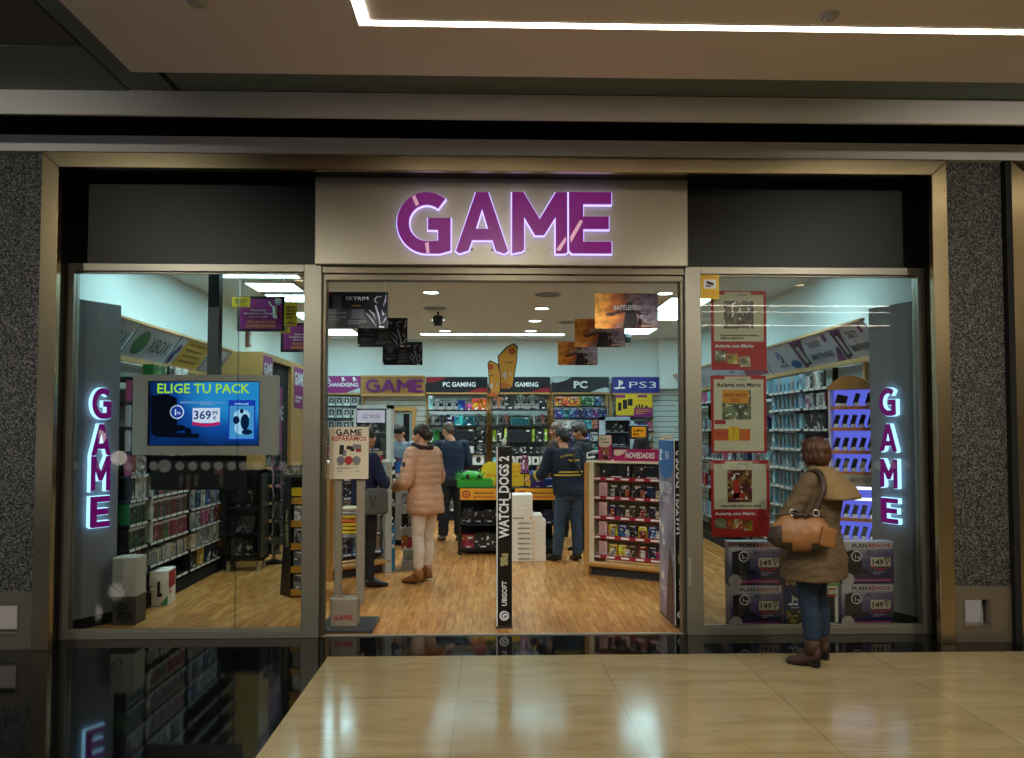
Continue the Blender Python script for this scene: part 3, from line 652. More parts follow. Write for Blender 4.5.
def screen():
    Y = .62
    x0, x1, z0, z1 = rectY(132, 375, 277, 455, Y); cx = (x0 + x1) / 2
    t = thing('advert_screen', 'grey framed video screen on a post showing a blue console advert', 'screen', (cx, Y, 0)); w = (x1 - x0) / 2
    sx0, sx1, sz0, sz1 = rectY(147, 381, 260, 446, Y)
    sx0 -= cx; sx1 -= cx
    q = MB(); 
    q.box(-w, sx0, 0, .1, z0, z1).box(sx1, w, 0, .1, z0, z1).box(sx0, sx1, 0, .1, z0, sz0).box(sx0, sx1, 0, .1, sz1, z1).box(sx0, sx1, .06, .1, sz0, sz1)
    q.build('housing', mat('screen_housing', '9a968c', rough=.45), t)
    px0, px1, _, _ = rectY(207, 300, 219, 375, Y + .1)
    MB().box(px0 - cx, px1 - cx, .1, .2, z0, HC).build('post', M_dgrey, t)
    b = MB(); e = .008
    b.box(sx0, sx0 + e, .004, .05, sz0, sz1).box(sx1 - e, sx1, .004, .05, sz0, sz1).box(sx0, sx1, .004, .05, sz0, sz0 + e).box(sx0, sx1, .004, .05, sz1 - e, sz1)
    b.build('bezel', M_black, t)
    scr = MB().box(sx0 + e, sx1 - e, .03, .05, sz0 + e, sz1 - e).build('display', scr_mat(), t)
    def E(n, c, s): return emat(n, c, s)
    def P(px, py, y=.0285): q = atY(px, py, Y + y); return V((q.x - cx, y, q.z))
    MB().text('ELIGE TU PACK', P(203, 393), X_, Z_, .118, bold=.018).build('headline', E('pix_green', 'a6e63a', 1.0), scr)
    q = MB(); c = P(177, 412); q.disc(c, X_, Z_, .062, m=0); q.disc(c + V((0, -.001, 0)), X_, Z_, .052, m=1); q.text('1', c + V((-.012, -.002, -.028)), X_, Z_, .075, m=0, bold=.02); q.text('TB', c + V((.014, -.002, -.02)), X_, Z_, .03, m=0, bold=.01)
    q.build('disc_badge', [E('pix_white', 'd8e6ff', 1.0), E('pix_blue', '1b3f9f', 1.0)], scr)
    q = MB(); a = P(192.5, 423); b_ = P(220, 408); wd, ht = b_.x - a.x, b_.z - a.z
    q.add([a, a + X_ * wd, a + X_ * wd + Z_ * ht, a + Z_ * ht], [(0, 1, 2, 3)], 0)
    q.add([a + V((0, -.001, -.018)), a + V((wd * .5, -.001, -.034)), a + V((wd, -.001, -.018)), a + V((wd, -.001, .012)), a + V((wd * .5, -.001, -.008)), a + V((0, -.001, .012))], [(0, 1, 4, 5), (1, 2, 3, 4)], 2)
    q.text('369', a + V((wd * .36, -.002, .035)), X_, Z_, .105, m=1, bold=.02); q.text('99', a + V((wd * .82, -.002, .072)), X_, Z_, .05, m=1, bold=.015); q.text('\u20ac', a + V((wd * .82, -.002, .03)), X_, Z_, .045, m=1, bold=.01)
    q.build('price_flag', [E('pix_white', 'd8e6ff', 1.0), E('pix_navy', '15307a', .9), E('pix_pink', 'c8226a', .9)], scr)
    # console, pad and game box shown on the picture
    q = MB(); K = [P(151, 434), P(151, 396), P(167, 394), P(177, 398), P(177, 432), P(160, 437)]; q.add(K, [tuple(range(6))][::-1], 0)
    q.add([P(155, 437), P(158, 432), P(200, 434), P(198, 438)], [(0, 1, 2, 3)], 0)
    q.disc(P(180, 428, .027), X_, Z_, .05, .028); q.disc(P(172, 431, .027), X_, Z_, .03, .03); q.disc(P(188, 431, .027), X_, Z_, .03, .03)
    q.build('console_picture', E('pix_black', '060b18', 1.0), scr)
    q = MB(); a = P(228, 440); wd, ht = P(255, 440).x - a.x, P(228, 400).z - a.z
    q.quad(a, a + X_ * wd, a + X_ * wd + Z_ * ht, a + Z_ * ht, 0)
    a2 = a + V((.012, -.001, .012)); q.quad(a2, a2 + X_ * (wd - .024), a2 + V((wd - .024, 0, ht * .82)), a2 + Z_ * (ht * .82), 1)
    for (fx, fz, rx, rz, m) in ((.5, .62, .3, .14, 2), (.45, .3, .22, .16, 2), (.62, .45, .16, .2, 3), (.3, .5, .12, .1, 3), (.5, .72, .07, .06, 3), (.7, .2, .2, .07, 3)):
        q.disc(a + V((wd * fx, -.002 - .0004 * m, ht * fz)), X_, Z_, wd * rx, ht * rz, m=m)
    q.scribble(a + V((wd * .25, -.003, ht * .87)), X_, Z_, wd * .5, ht * .07, 2)
    q.build('game_box_picture', [E('pix_blue2', '1d3fb8', 1.0), E('pix_mid', '4aa2e0', .9), E('pix_pale', 'a8dcff', 1.0), E('pix_deep', '0a2348', .9)], scr)
    q = MB(); q.scribble(P(180, 404), X_, Z_, .28, .03, 0, seed=3); q.scribble(P(200, 405.5), X_, Z_, .22, .035, 0, seed=4, rows=2); q.build('small_print', E('pix_soft', '7fb4e8', .8), scr)
screen()

# ---------------------------------------------------------------- sheets: posters and hanging signs
def sheet(name, lb, cat, px, Y, mats, paint, rz=0.0, thick=.006, group=None, back=None):
    """flat board facing the door; paint(part, W, H) adds its print in board coordinates"""
    x0, x1, z0, z1 = rectY(*px, Y); W, H = x1 - x0, z1 - z0
    t = thing(name, lb, cat, ((x0 + x1) / 2, Y, z0), rz, group)
    MB().box(-W / 2, W / 2, 0, thick, 0, H).build('board', mats[0], t)
    paint(t, W, H)
    return t, W, H
def patch(q, x0, x1, z0, z1, m=0, y=-.001): q.add([(x0, y, z0), (x1, y, z0), (x1, y, z1), (x0, y, z1)], [(0, 1, 2, 3)], m); return q
def strings(t, xs, z0, z1, n='hanging_wire'):
    for x in xs: MB().tube([(x, .003, z0), (x, .003, z1)], .0022, 6).build(n, M_white, t)

M_posterred = mat('poster_red', 'b51a1e', rough=.5); M_postercream = mat('poster_cream', 'd8d0b4', rough=.55)
A_art = art_mat('printed_art'); A_art2 = art_mat('printed_art_soft', dark=.4, light=.7, scale=7)
def picture(q_parent, name, x0, x1, z0, z1, col, y=-.0025, m=None):
    o = patch(MB(), x0, x1, z0, z1, 0, y).build(name, m or A_art, q_parent, color=col); return o
def poster_box(lb, px, kind):
    def paint(t, W, H):
        q = MB(); patch(q, .05 * W - W / 2, .95 * W - W / 2, (.36 if kind != 'b' else .025) * H, .95 * H)
        q.build('paper_field', M_postercream, t)
        q = MB(); patch(q, -.25 * W, .22 * W, .925 * H, .985 * H, y=-.002); q.build('header_tab', M_postercream, t)
        q = MB(); q.scribble((-.02 * W, 0, .935 * H), X_, Z_, .16 * W, .03 * H, lift=.003, seed=5); q.build('small_print', M_greyink, t)
        if kind == 'b':
            MB().fit('Acierta con Mario', (0, 0, .855 * H), X_, Z_, .80 * W, .05 * H, bold=.03, lift=.003).build('headline', M_ink, t)
            o = picture(t, 'game_picture', -.30 * W, .22 * W, .43 * H, .81 * H, '7d8a62')
            q = MB(); patch(q, -.30 * W, .18 * W, .64 * H, .81 * H, y=-.0035); q.build('yellow_band', M_orange, o)
            q = MB(); q.fit('MARIO MAKER', (-.06 * W, 0, .725 * H), X_, Z_, .40 * W, .045 * H, bold=.03, lift=.0045); q.fit('3DS', (-.06 * W, 0, .66 * H), X_, Z_, .16 * W, .045 * H, bold=.03, lift=.0045); q.build('game_title', M_redink, o)
            q = MB(); patch(q, -.44 * W, -.24 * W, .37 * H, .425 * H, y=-.003); q.build('red_flash', M_redink, t)
            q = MB(); patch(q, -.46 * W, .2 * W, .16 * H, .31 * H, y=-.003); q.build('orange_band', mat('poster_orange', 'd0641c'), t)
            q = MB(); patch(q, -.19 * W, .0 * W, .16 * H, .34 * H, y=-.004); q.text('?', (-.1 * W, 0, .2 * H), X_, Z_, .12, m=1, bold=.02, lift=.006); q.build('yellow_block', [M_yellow, M_orange], t)
            q = MB(); q.scribble((-.43 * W, 0, .19 * H), X_, Z_, .22 * W, .09 * H, lift=.005, seed=8, rows=3); q.build('band_print', M_redink, t)
        else:
            o = picture(t, 'game_picture', *((-.27 * W, .27 * W, .52 * H, .87 * H) if kind == 'a' else (-.22 * W, .2 * W, .45 * H, .87 * H)), '8a4a30' if kind == 'c' else '7a6a48')
            if kind == 'c':
                q = MB(); patch(q, -.12 * W, -.02 * W, .5 * H, .74 * H, y=-.0035); patch(q, -.12 * W, .06 * W, .5 * H, .57 * H, y=-.0035); q.build('red_shape', M_posterred, o)
            q = MB(); q.scribble((-.33 * W, 0, .385 * H), X_, Z_, .68 * W, .07 * H if kind == 'a' else .04 * H, lift=.003, seed=9, rows=2 if kind == 'a' else 1); q.build('caption', M_ink, t)
            MB().fit('Acierta con Mario', (-.09 * W, 0, .285 * H), X_, Z_, .7 * W, .04 * H, bold=.035, lift=.003).build('headline', M_wink, t)
            for k, (c, dx, dz) in enumerate((('8f8a66', -.44, .11), ('c9a040', -.22, .10 if kind == 'c' else .08), ('b9b08a' if kind == 'a' else 'b0682a', 0.0, .08 if kind == 'c' else .04))):
                picture(t, 'small_picture', dx * W, (dx + .2) * W, dz * H, (dz + .13) * H, c, y=-.003)
    m = M_posterred if kind != 'b' else M_posterred
    t, W, H = sheet('window_poster', lb, 'poster', px, .035, [m], paint, thick=.004)
    strings(t, (-.46 * W, .46 * W), H, gz - .06 - t.location.z) if kind == 'a' else None
    return t
poster_box('top red and cream poster of three hung in the right window', (711.5, 291, 766, 370), 'a')
poster_box('middle poster of three in the right window, cream with a red border', (711.5, 375.5, 766, 453), 'b')
poster_box('lowest red and cream poster of three, above the stacked console boxes', (711.5, 460, 769, 537), 'c')
def sticker(t, W, H):
    q = MB(); patch(q, -.34 * W, .34 * W, .4 * H, .74 * H); q.build('white_field', M_wink, t)
    q = MB(); q.obox((0, -.003, .6 * H), (.4 * W, .001, .1 * H), (0, .35, 0)); q.obox((-.1 * W, -.003, .5 * H), (.3 * W, .001, .05 * H), (0, .2, 0)); q.build('camera_symbol', M_ink, t)
    q = MB(); q.scribble((-.4 * W, 0, .8 * H), X_, Z_, .8 * W, .12 * H, seed=2); q.scribble((-.4 * W, 0, .06 * H), X_, Z_, .8 * W, .28 * H, seed=4, rows=4); q.build('small_print', M_orange, t)
sheet('camera_notice', 'small yellow camera notice stuck at the top corner of the right window', 'notice', (701, 273, 719, 299), -.03, [M_yellow], sticker, thick=.002)

# hanging posters in the doorway
M_sky = mat('knight_poster_black', '17161a', rough=.35)
def knight(t, W, H):
    q = MB()
    for x0, x1, z0, z1 in ((-.38, -.24, .52, .92), (-.08, .12, .26, .52)): patch(q, x0 * W, x1 * W, z0 * H, z1 * H)
    q.build('game_box_pictures', mat('knight_grey', '4a4750'), t)
    MB().fit('SKYRIM', (.005 * W, 0, .77 * H), X_, Z_, .36 * W, .1 * H, bold=.0, lift=.002).build('title', M_wink, t)
    q = MB(); q.text('PS4 XBOX', (0, 0, .6 * H), X_, Z_, .05 * H, lift=.002); q.build('subtitle', M_orange, t)
    q = MB(); q.scribble((-.47 * W, 0, .4 * H), X_, Z_, .3 * W, .05 * H, seed=11); q.scribble((-.13 * W, 0, .1 * H), X_, Z_, .3 * W, .13 * H, seed=12, rows=3); q.scribble((-.42 * W, 0, .2 * H), X_, Z_, .25 * W, .14 * H, seed=14, rows=2); q.build('small_print', M_greyink, t)
    # horned helmet and sword in broken pale strokes
    q = MB(); rr = random.Random(5)
    def stroke(pts, r): q.tube([(p[0] * W, -.002, p[1] * H) for p in pts], [k * H for k in r], 6)
    stroke([(.40, .86), (.33, .87), (.29, .80), (.30, .72), (.34, .69)], (.012, .02, .024, .02, .008)); stroke([(.47, .92), (.46, .75), (.43, .62)], (.01, .03, .01))
    stroke([(.30, .62), (.36, .3), (.38, .05)], (.03, .028, .006)); stroke([(.20, .5), (.27, .38), (.30, .25)], (.01, .03, .01)); stroke([(.40, .5), (.43, .36), (.46, .4)], (.01, .035, .02)); stroke([(.15, .42), (.26, .2), (.31, .06)], (.008, .02, .006)); stroke([(.47, .3), (.44, .18), (.38, .12)], (.02, .02, .006))
    q.build('knight_picture', mat('knight_pale', 'a99fb2', rough=.5), t)
    q = MB(); patch(q, .36 * W, .44 * W, .02 * H, .05 * H); patch(q, -.495 * W, -.465 * W, .02 * H, .1 * H); q.build('badge', M_wink, t)
    q = MB(); patch(q, -.49 * W, -.38 * W, .93 * H, .99 * H); q.build('red_tab', M_redink, t)
    strings(t, (-.46 * W, .46 * W), H, HC - t.location.z)
for px, Y, lb in (((325, 292, 388, 328), .75, 'nearest and largest of the three black hanging posters with a pale knight'),
                  ((357.5, 318, 407.5, 347), 1.6, 'middle one of the three black hanging posters with a knight'),
                  ((382.5, 342, 422.5, 365), 2.5, 'smallest and farthest of the three black hanging posters with a knight')):
    sheet('hanging_poster', lb, 'poster', px, Y, [M_sky], knight, group='black knight posters')
def fire_mat():
    m, nt, out = newmat('fire_and_smoke_print'); b = node(nt, 'ShaderNodeBsdfPrincipled'); b.inputs['Roughness'].default_value = .4
    tc = node(nt, 'ShaderNodeTexCoord'); sp = node(nt, 'ShaderNodeSeparateXYZ'); nt.links.new(tc.outputs['Generated'], sp.inputs[0])
    nz = node(nt, 'ShaderNodeTexNoise'); nz.inputs['Scale'].default_value = 4.5; nz.inputs['Detail'].default_value = 5; nt.links.new(tc.outputs['Generated'], nz.inputs['Vector'])
    ad = node(nt, 'ShaderNodeMath', operation='MULTIPLY_ADD'); ad.inputs[1].default_value = .85; ad.inputs[2].default_value = -.40; nt.links.new(nz.outputs['Fac'], ad.inputs[0])
    a2 = node(nt, 'ShaderNodeMath', operation='ADD'); nt.links.new(ad.outputs[0], a2.inputs[0]); nt.links.new(sp.outputs[0], a2.inputs[1])
    cr = node(nt, 'ShaderNodeValToRGB'); e = cr.color_ramp.elements; e[0].position = .0; e[0].color = rgba(lin('dd9a3e')); e[1].position = 1; e[1].color = rgba(lin('a393a0'))
    for p, c in ((.22, 'd98a34'), (.38, 'a5512a'), (.55, '7c5648'), (.78, '8f818c')): cr.color_ramp.elements.new(p).color = rgba(lin(c))
    nt.links.new(a2.outputs[0], cr.inputs[0]); 
    n2 = node(nt, 'ShaderNodeTexNoise'); n2.inputs['Scale'].default_value = 9; n2.inputs['Detail'].default_value = 4; nt.links.new(tc.outputs['Generated'], n2.inputs['Vector'])
    r2 = node(nt, 'ShaderNodeMapRange'); r2.inputs[1].default_value = .35; r2.inputs[2].default_value = .7; r2.inputs[3].default_value = .85; r2.inputs[4].default_value = 1.9; nt.links.new(n2.outputs['Fac'], r2.inputs[0])
    sc_ = node(nt, 'ShaderNodeVectorMath', operation='SCALE'); nt.links.new(cr.outputs[0], sc_.inputs[0]); nt.links.new(r2.outputs[0], sc_.inputs['Scale'])
    nt.links.new(sc_.outputs[0], b.inputs['Base Color']); nt.links.new(b.outputs[0], out.inputs[0]); return m
M_fire = fire_mat(); M_soldier = mat('soldier_dark', '2e2224', rough=.5); M_soldier2 = mat('soldier_brown', '5c3428', rough=.5)
def soldier(t, W, H):
    q = MB()
    q.add([(x * W, -.0015, z * H) for x, z in ((-.06, .0), (-.04, .25), (-.02, .45), (-.06, .56), (-.01, .66), (.01, .72), (.05, .78), (.1, .72), (.09, .66), (.13, .58), (.16, .35), (.18, .0))], [tuple(range(12))][::1], 0)
    q.add([(x * W, -.002, z * H) for x, z in ((-.34, .4), (-.3, .45), (-.18, .48), (-.02, .60), (-.02, .48), (-.16, .4), (-.24, .34))], [tuple(range(7))], 1)
    q.add([(x * W, -.002, z * H) for x, z in ((.1, .62), (.2, .5), (.24, .42), (.2, .36), (.14, .44))], [tuple(range(5))[::-1]], 1)
    q.add([(x * W, -.0022, z * H) for x, z in ((.2, .41), (.34, .39), (.34, .41), (.2, .44))], [(0, 1, 2, 3)], 0)
    q.add([(x * W, -.0018, z * H) for x, z in ((.12, .0), (.2, .3), (.34, .1), (.4, .0))], [(3, 2, 1, 0)], 1)
    q.build('soldier_picture', [M_soldier, M_soldier2], t)
    MB().fit('BATTLEFIELD', (.02 * W, 0, .53 * H), X_, Z_, .44 * W, .13 * H, bold=.02, lift=.004).build('title', mat('title_grey', 'd8cfca'), t)
    q = MB(); patch(q, .18 * W, .23 * W, .1 * H, .28 * H, y=-.003); q.build('age_badge', M_ink, t)
    q = MB(); patch(q, .23 * W, .46 * W, .04 * H, .11 * H, y=-.003); q.scribble((.25 * W, 0, .14 * H), X_, Z_, .22 * W, .06 * H, seed=6, lift=.003); q.build('offer_strip', mat('strip_pale', 'd0a898'), t)
    strings(t, (-.45 * W, .45 * W), H, HC - t.location.z)
for px, Y, lb in (((595, 293.5, 658, 328.5), .75, 'nearest and largest of the three fiery orange hanging posters with a soldier'),
                  ((574.5, 319, 625, 347), 1.6, 'middle one of the three fiery hanging posters with a soldier'),
                  ((558, 342, 597.5, 365), 2.5, 'smallest and farthest of the three fiery hanging posters with a soldier')):
    sheet('hanging_poster', lb, 'poster', px, Y, [M_fire], soldier, group='fiery soldier posters')
# purple buy-back signs and yellow tags in the left window
def buyback(t, W, H):
    q = MB(); patch(q, -.44 * W, .44 * W, .07 * H, .93 * H); q.build('purple_field', M_purple, t)
    q = MB(); q.text('Tenemos tus', (-.06 * W, 0, .58 * H), X_, Z_, .085 * H, bold=.01, lift=.003); q.text('Smartphones y Tablets', (-.06 * W, 0, .49 * H), X_, Z_, .085 * H, bold=.01, lift=.003); q.text('que ya no uses', (-.06 * W, 0, .40 * H), X_, Z_, .085 * H, bold=.01, lift=.003); q.build('white_lettering', M_wink, t)
    q = MB(); q.text('\u00a1Nosotros te los', (0, 0, .25 * H), X_, Z_, .115 * H, bold=.02, lift=.003); q.text('compramos!', (0, 0, .12 * H), X_, Z_, .16 * H, bold=.025, lift=.003, sx=1.05); q.build('amber_lettering', M_orange, t)
    q = MB(); q.ell((.36 * W, -.004, .86 * H), (.075 * W, .003, .1 * H)); q.tube([(.3 * W, -.003, .72 * H), (.3 * W, -.003, .5 * H)], .05 * W); q.tube([(.29 * W, -.003, .66 * H), (.22 * W, -.003, .74 * H), (.17 * W, -.003, .86 * H)], .022 * W); q.tube([(.33 * W, -.003, .66 * H), (.36 * W, -.003, .55 * H)], .022 * W)
    q.tube([(.28 * W, -.003, .5 * H), (.28 * W, -.003, .38 * H)], .025 * W); q.tube([(.325 * W, -.003, .5 * H), (.33 * W, -.003, .36 * H)], .025 * W); q.build('figure_picture', M_lgrey, t)
    strings(t, (-.45 * W, .45 * W), H, HC - t.location.z)
sheet('hanging_sign', 'purple hanging sign with white figure and amber lettering, left window', 'sign', (237, 296.5, 285, 331.5), 1.35, [M_black], buyback, group='purple buy-back signs')
sheet('hanging_sign', 'second purple buy-back sign, half hidden by the window post', 'sign', (280.5, 323, 326, 352), 2.0, [M_black], buyback, group='purple buy-back signs')
def tagprint(t, W, H):
    q = MB(); q.scribble((-.35 * W, 0, .3 * H), X_, Z_, .7 * W, .55 * H, seed=3, rows=4); q.scribble((-.3 * W, 0, .08 * H), X_, Z_, .6 * W, .12 * H, seed=4); q.build('print', M_ink, t)
    strings(t, (0,), H, HC - t.location.z)
sheet('hanging_tag', 'wide yellow and white tag hung before the purple sign, left window', 'tag', (232, 297, 250, 307), 1.25, [M_yellow], tagprint)
sheet('hanging_tag', 'tall yellow tag hung at the right edge of the purple sign', 'tag', (284, 302, 297, 326), 1.3, [M_yellow], tagprint)
sheet('hanging_tag', 'small yellow tag between the two purple signs', 'tag', (279, 327, 290, 333), 1.7, [M_yellow], tagprint)
sheet('hanging_tag', 'narrow yellow tag under the nearest knight poster by the door jamb', 'tag', (323.5, 328, 328.5, 344), .8, [M_yellow], tagprint)

# foot-shaped price tags in the middle of the doorway
M_foot = mat('foot_tag_yellow', 'e6b53e', rough=.5); M_foot2 = mat('foot_tag_orange', 'dd8636', rough=.5)
def foot(pts, Y, lb):
    P = [atY(x, y, Y) for x, y in pts]; c = sum(P, V()) / len(P)
    t = thing('hanging_price_tag', lb, 'price tag', (c.x, Y, min(p.z for p in P)))
    L = [(p.x - c.x, p.z - t.location.z) for p in P]; H = max(p[1] for p in L); cx = sum(p[0] for p in L) / len(L)
    MB().prism([(x * 1.0, z) for x, z in L], 0, .012, 'y').build('card_edge', M_black, t, fixn=True)
    a = MB(); a.add([((x - cx) * .88 + cx, -.002, (z - H / 2) * .93 + H / 2) for x, z in L], [tuple(range(len(L)))]); a.build('yellow_face', M_foot, t, fixn=False)
    dx = L[0][0] * 0
    top = max(L, key=lambda p: p[1]); bot = min(L, key=lambda p: p[1])
    ax = lambda f: bot[0] + (top[0] - bot[0]) * f
    q = MB(); q.disc((ax(.82), -.004, .82 * H), X_, Z_, .06 * H * 1.1, m=0); q.disc((ax(.82), -.005, .82 * H), X_, Z_, .035 * H, m=1); q.build('red_badge', [M_redink, M_foot2], t)
    q = MB(); q.text('4', (ax(.22) - .012, 0, .24 * H), X_, Z_, .22 * H, bold=.03, lift=.005); q.text('\u20ac', (ax(.22) + .05, 0, .3 * H), X_, Z_, .1 * H, bold=.02, lift=.005); q.build('price', M_wink, t)
    q = MB(); w = .17 * H; q.disc((ax(.08), -.003, .09 * H), X_, Z_, w * .75, .06 * H); q.build('orange_toe', M_foot2, t)
    q = MB(); patch(q, ax(.6) - .085 * H, ax(.6) + .075 * H, .575 * H, .59 * H, y=-.004); q.build('rule_line', M_ink, t)
    strings(t, (top[0],), H - .01, HC - t.location.z)
foot([(500, 385), (497.5, 356), (506, 347), (514, 343), (518, 347), (517, 362), (513, 386), (510, 390), (503, 390)], 1.9, 'larger foot-shaped yellow and black price tag hung in the doorway')
foot([(491, 395), (489, 383), (487.5, 363), (490, 360), (498, 364), (501, 375), (500.5, 392), (497, 398), (493, 398)], 1.8, 'smaller foot-shaped yellow price tag hung left of the larger one')

# ---------------------------------------------------------------- security gates
def watch_side(t, W, H, front_only, z_top):
    pass
def gate_cover(name, lb, x0, x1, y0, y1, H, art):
    t = thing(name, lb, 'security gate', ((x0 + x1) / 2, (y0 + y1) / 2, 0)); w, d = (x1 - x0) / 2, (y1 - y0) / 2
    MB().box(-w, w, -d, d, 0, H).build('cover', M_black, t, bevel=.004)
    MB().fit('WATCH_DOGS 2', (w * .55, -d, H * .495), Z_, -X_, H * .455, w * 1.25, align='LEFT', bold=.03, lift=.003).build('white_title', M_wink, t)
    MB().fit('UBISOFT', (w * .32, -d, H * .125), Z_, -X_, H * .135, w * .62, align='LEFT', bold=.02, lift=.003).build('publisher_name', M_wink, t)
    q = MB(); c = V((0, -d - .003, H * .07))
    q.disc(c, X_, Z_, w * .62, m=0); q.disc(c + V((.004, -.001, .0)), X_, Z_, w * .46, m=1); q.disc(c + V((.006, -.002, -.004)), X_, Z_, w * .32, m=0); q.disc(c + V((.008, -.003, -.005)), X_, Z_, w * .17, m=1)
    q.build('spiral_emblem', [M_wink, mat('emblem_blue', '4a5f92')], t)
    q = MB(); 
    for k, (dx, dz, rx, rz) in enumerate(((0, 0, .3, .022), (-.2, .012, .2, .012), (.25, .02, .15, .012), (.1, .035, .3, .008), (-.25, -.018, .2, .01), (.3, -.012, .12, .014))): q.disc((dx * w, -d - .003 - k * .0002, H * (.37) + dz * H), X_, Z_, rx * w * 1.6, rz * H)
    q.build('mask_emblem', mat('emblem_sand', 'a49a6c'), t)
    q = MB(); patch(q, -w, -w * .86, .01, H, y=-d - .002); q.build('pale_edge', M_wink, t)
    MB().box(-w * 1.05, w * 1.05, -d * 1.02, d * 1.02, 0, .02).build('base', M_dgrey, t)
    if art:
        q = MB(); x = -w - .002
        q.add([(x, d, .02), (x, -d, .02), (x, -d, H), (x, d, H)], [(0, 1, 2, 3)]); q.build('art_print', art_mat('rainy_city_print', dark=.5, light=.85, scale=3.2), t, color='9c97ad')
        q = MB(); x = -w - .004; u = -Y_
        q.disc((x, .0 * d, H * .86), u, Z_, d * .95, .12, m=0); q.add([(x - .001, d, H * .86), (x - .001, -d, H * .86), (x - .001, -d, H), (x - .001, d, H)], [(0, 1, 2, 3)], 0); q.build('blue_header', mat('header_blue', '2a6fb4'), t)
        q = MB(); x -= .002; q.text('PS4', (x, -.25 * d, H * .895), u, Z_, .10, bold=.012, lift=.003); q.tube([(x - .003, d * .62, H * .885), (x - .003, d * .62, H * .95)], .008, 6); q.disc((x - .003, d * .45, H * .935), u, Z_, .025, .02); q.disc((x - .003, d * .6, H * .892), u, Z_, .06, .013); q.build('console_logo', M_wink, t)
        q = MB(); q.text('WATCH', (x, 0, H * .71), u, Z_, .13, bold=.02, lift=.003); q.text('DOGS 2', (x, -.1 * d, H * .655), u, Z_, .07, bold=.02, lift=.003); q.scribble((x, d * .8, H * .15), u, Z_, .25, .04, seed=3, lift=.003, rows=2); q.build('side_title', M_wink, t)
        q = MB(); q.add([(x + .001, .1 * d, .02), (x + .001, -.95 * d, .02), (x + .001, -.9 * d, H * .3), (x + .001, -.45 * d, H * .42), (x + .001, -.3 * d, H * .33), (x + .001, -.1 * d, H * .2)], [tuple(range(6))]); q.build('street_picture', mat('street_brown', '54352f'), t)
    return t
x0, x1, z0, z1 = rectY(496.5, 447, 512, 630, .22)
t = gate_cover('security_gate', 'slim black gate cover with white upright title standing mid doorway', x0, x1, .22, .62, z1, False)
MB().ell((0, -.1, z1 + .035), (.022, .03, .04)).build('end_cap', M_lgrey, t)
gate_cover('security_gate', 'gate cover by the right jamb with rainy city print on its side', 1.545, 1.65, .2, .78, 1.56, True)
def detector_gate():
    Y = .2
    x0, x1, z0, z1 = rectY(329, 427, 368.5, 479, Y); cx = (x0 + x1) / 2; W = x1 - x0
    t = thing('security_gate', 'beige security gate with a repair notice beside the left door jamb', 'security gate', (cx, Y, 0))
    M_beige = mat('gate_beige', '8f8674', rough=.5)
    for a, b_ in ((333, 341), (355, 364)):
        p0, p1, _, _ = rectY(a, 480, b_, 600, Y); MB().box(p0 - cx, p1 - cx, .03, .09, .2, 1.42).build('post', M_beige, t, bevel=.012, seg=2)
    p0, p1, q0, q1 = rectY(330, 598, 358, 630, Y); MB().box(p0 - cx, p1 - cx, -.02, .13, .03, q1).build('foot_box', M_beige, t, bevel=.012, seg=2)
    p0, p1, q0, q1 = rectY(320, 628, 374, 634, Y); MB().box(p0 - cx, p1 - cx, -.12, .34, .0, .035).build('base_plate', M_dgrey, t, bevel=.006)
    MB().box(p0 - cx + .1, p1 - cx - .12, .03, .09, 1.36, 1.42).build('top_bar', M_beige, t, bevel=.01)
    q = MB(); p = atY(343.5, 617.5, Y - .02); game_word(q, (p.x - cx, -.021, p.z), X_, Z_, .042, 0, .002); q.build('foot_lettering', M_redink, t)
    n = MB().box(-W / 2, W / 2, 0, .02, z0, z1).build('notice_board', M_cream, t)
    H = z1 - z0
    q = MB(); game_word(q, (0, 0, z0 + .9 * H), X_, Z_, .05, 0, .002, sx=1.15); q.build('notice_heading', M_ink, n)
    q = MB(); q.text('REPARAMOS', (.0, 0, z0 + .735 * H), X_, Z_, .052, bold=.02, lift=.002); patch(q, -.3 * W, .3 * W, z0 + .825 * H, z0 + .838 * H, y=-.002); q.build('notice_subheading', M_redink, n)
    q = MB()
    for (fx, fz, w_, h_, m) in ((-.24, .56, .11, .18, 0), (-.16, .5, .1, .12, 2), (-.06, .6, .16, .07, 0), (.1, .62, .22, .09, 2), (.18, .55, .14, .06, 1), (.04, .56, .1, .05, 0)): q.obox((fx * W + w_ * W / 2, -.002, z0 + fz * H), (w_ * W, .001, h_ * H), (0, .1, 0), m)
    for k in range(3): q.disc((-.2 * W + k * .2 * W, -.003, z0 + .36 * H), X_, Z_, .035, m=1 if k == 1 else 2); q.scribble((-.29 * W + k * .2 * W, 0, z0 + .26 * H), X_, Z_, .16 * W, .03 * H, 0, seed=k)
    q.scribble((-.3 * W, 0, z0 + .19 * H), X_, Z_, .6 * W, .04 * H, 2, seed=7, rows=2); q.scribble((-.28 * W, 0, z0 + .14 * H), X_, Z_, .12 * W, .025 * H, 0, seed=8); q.scribble((.18 * W, 0, z0 + .14 * H), X_, Z_, .1 * W, .025 * H, 0, seed=9)
    q.build('notice_print', [M_ink, M_redink, M_greyink], n)
detector_gate()
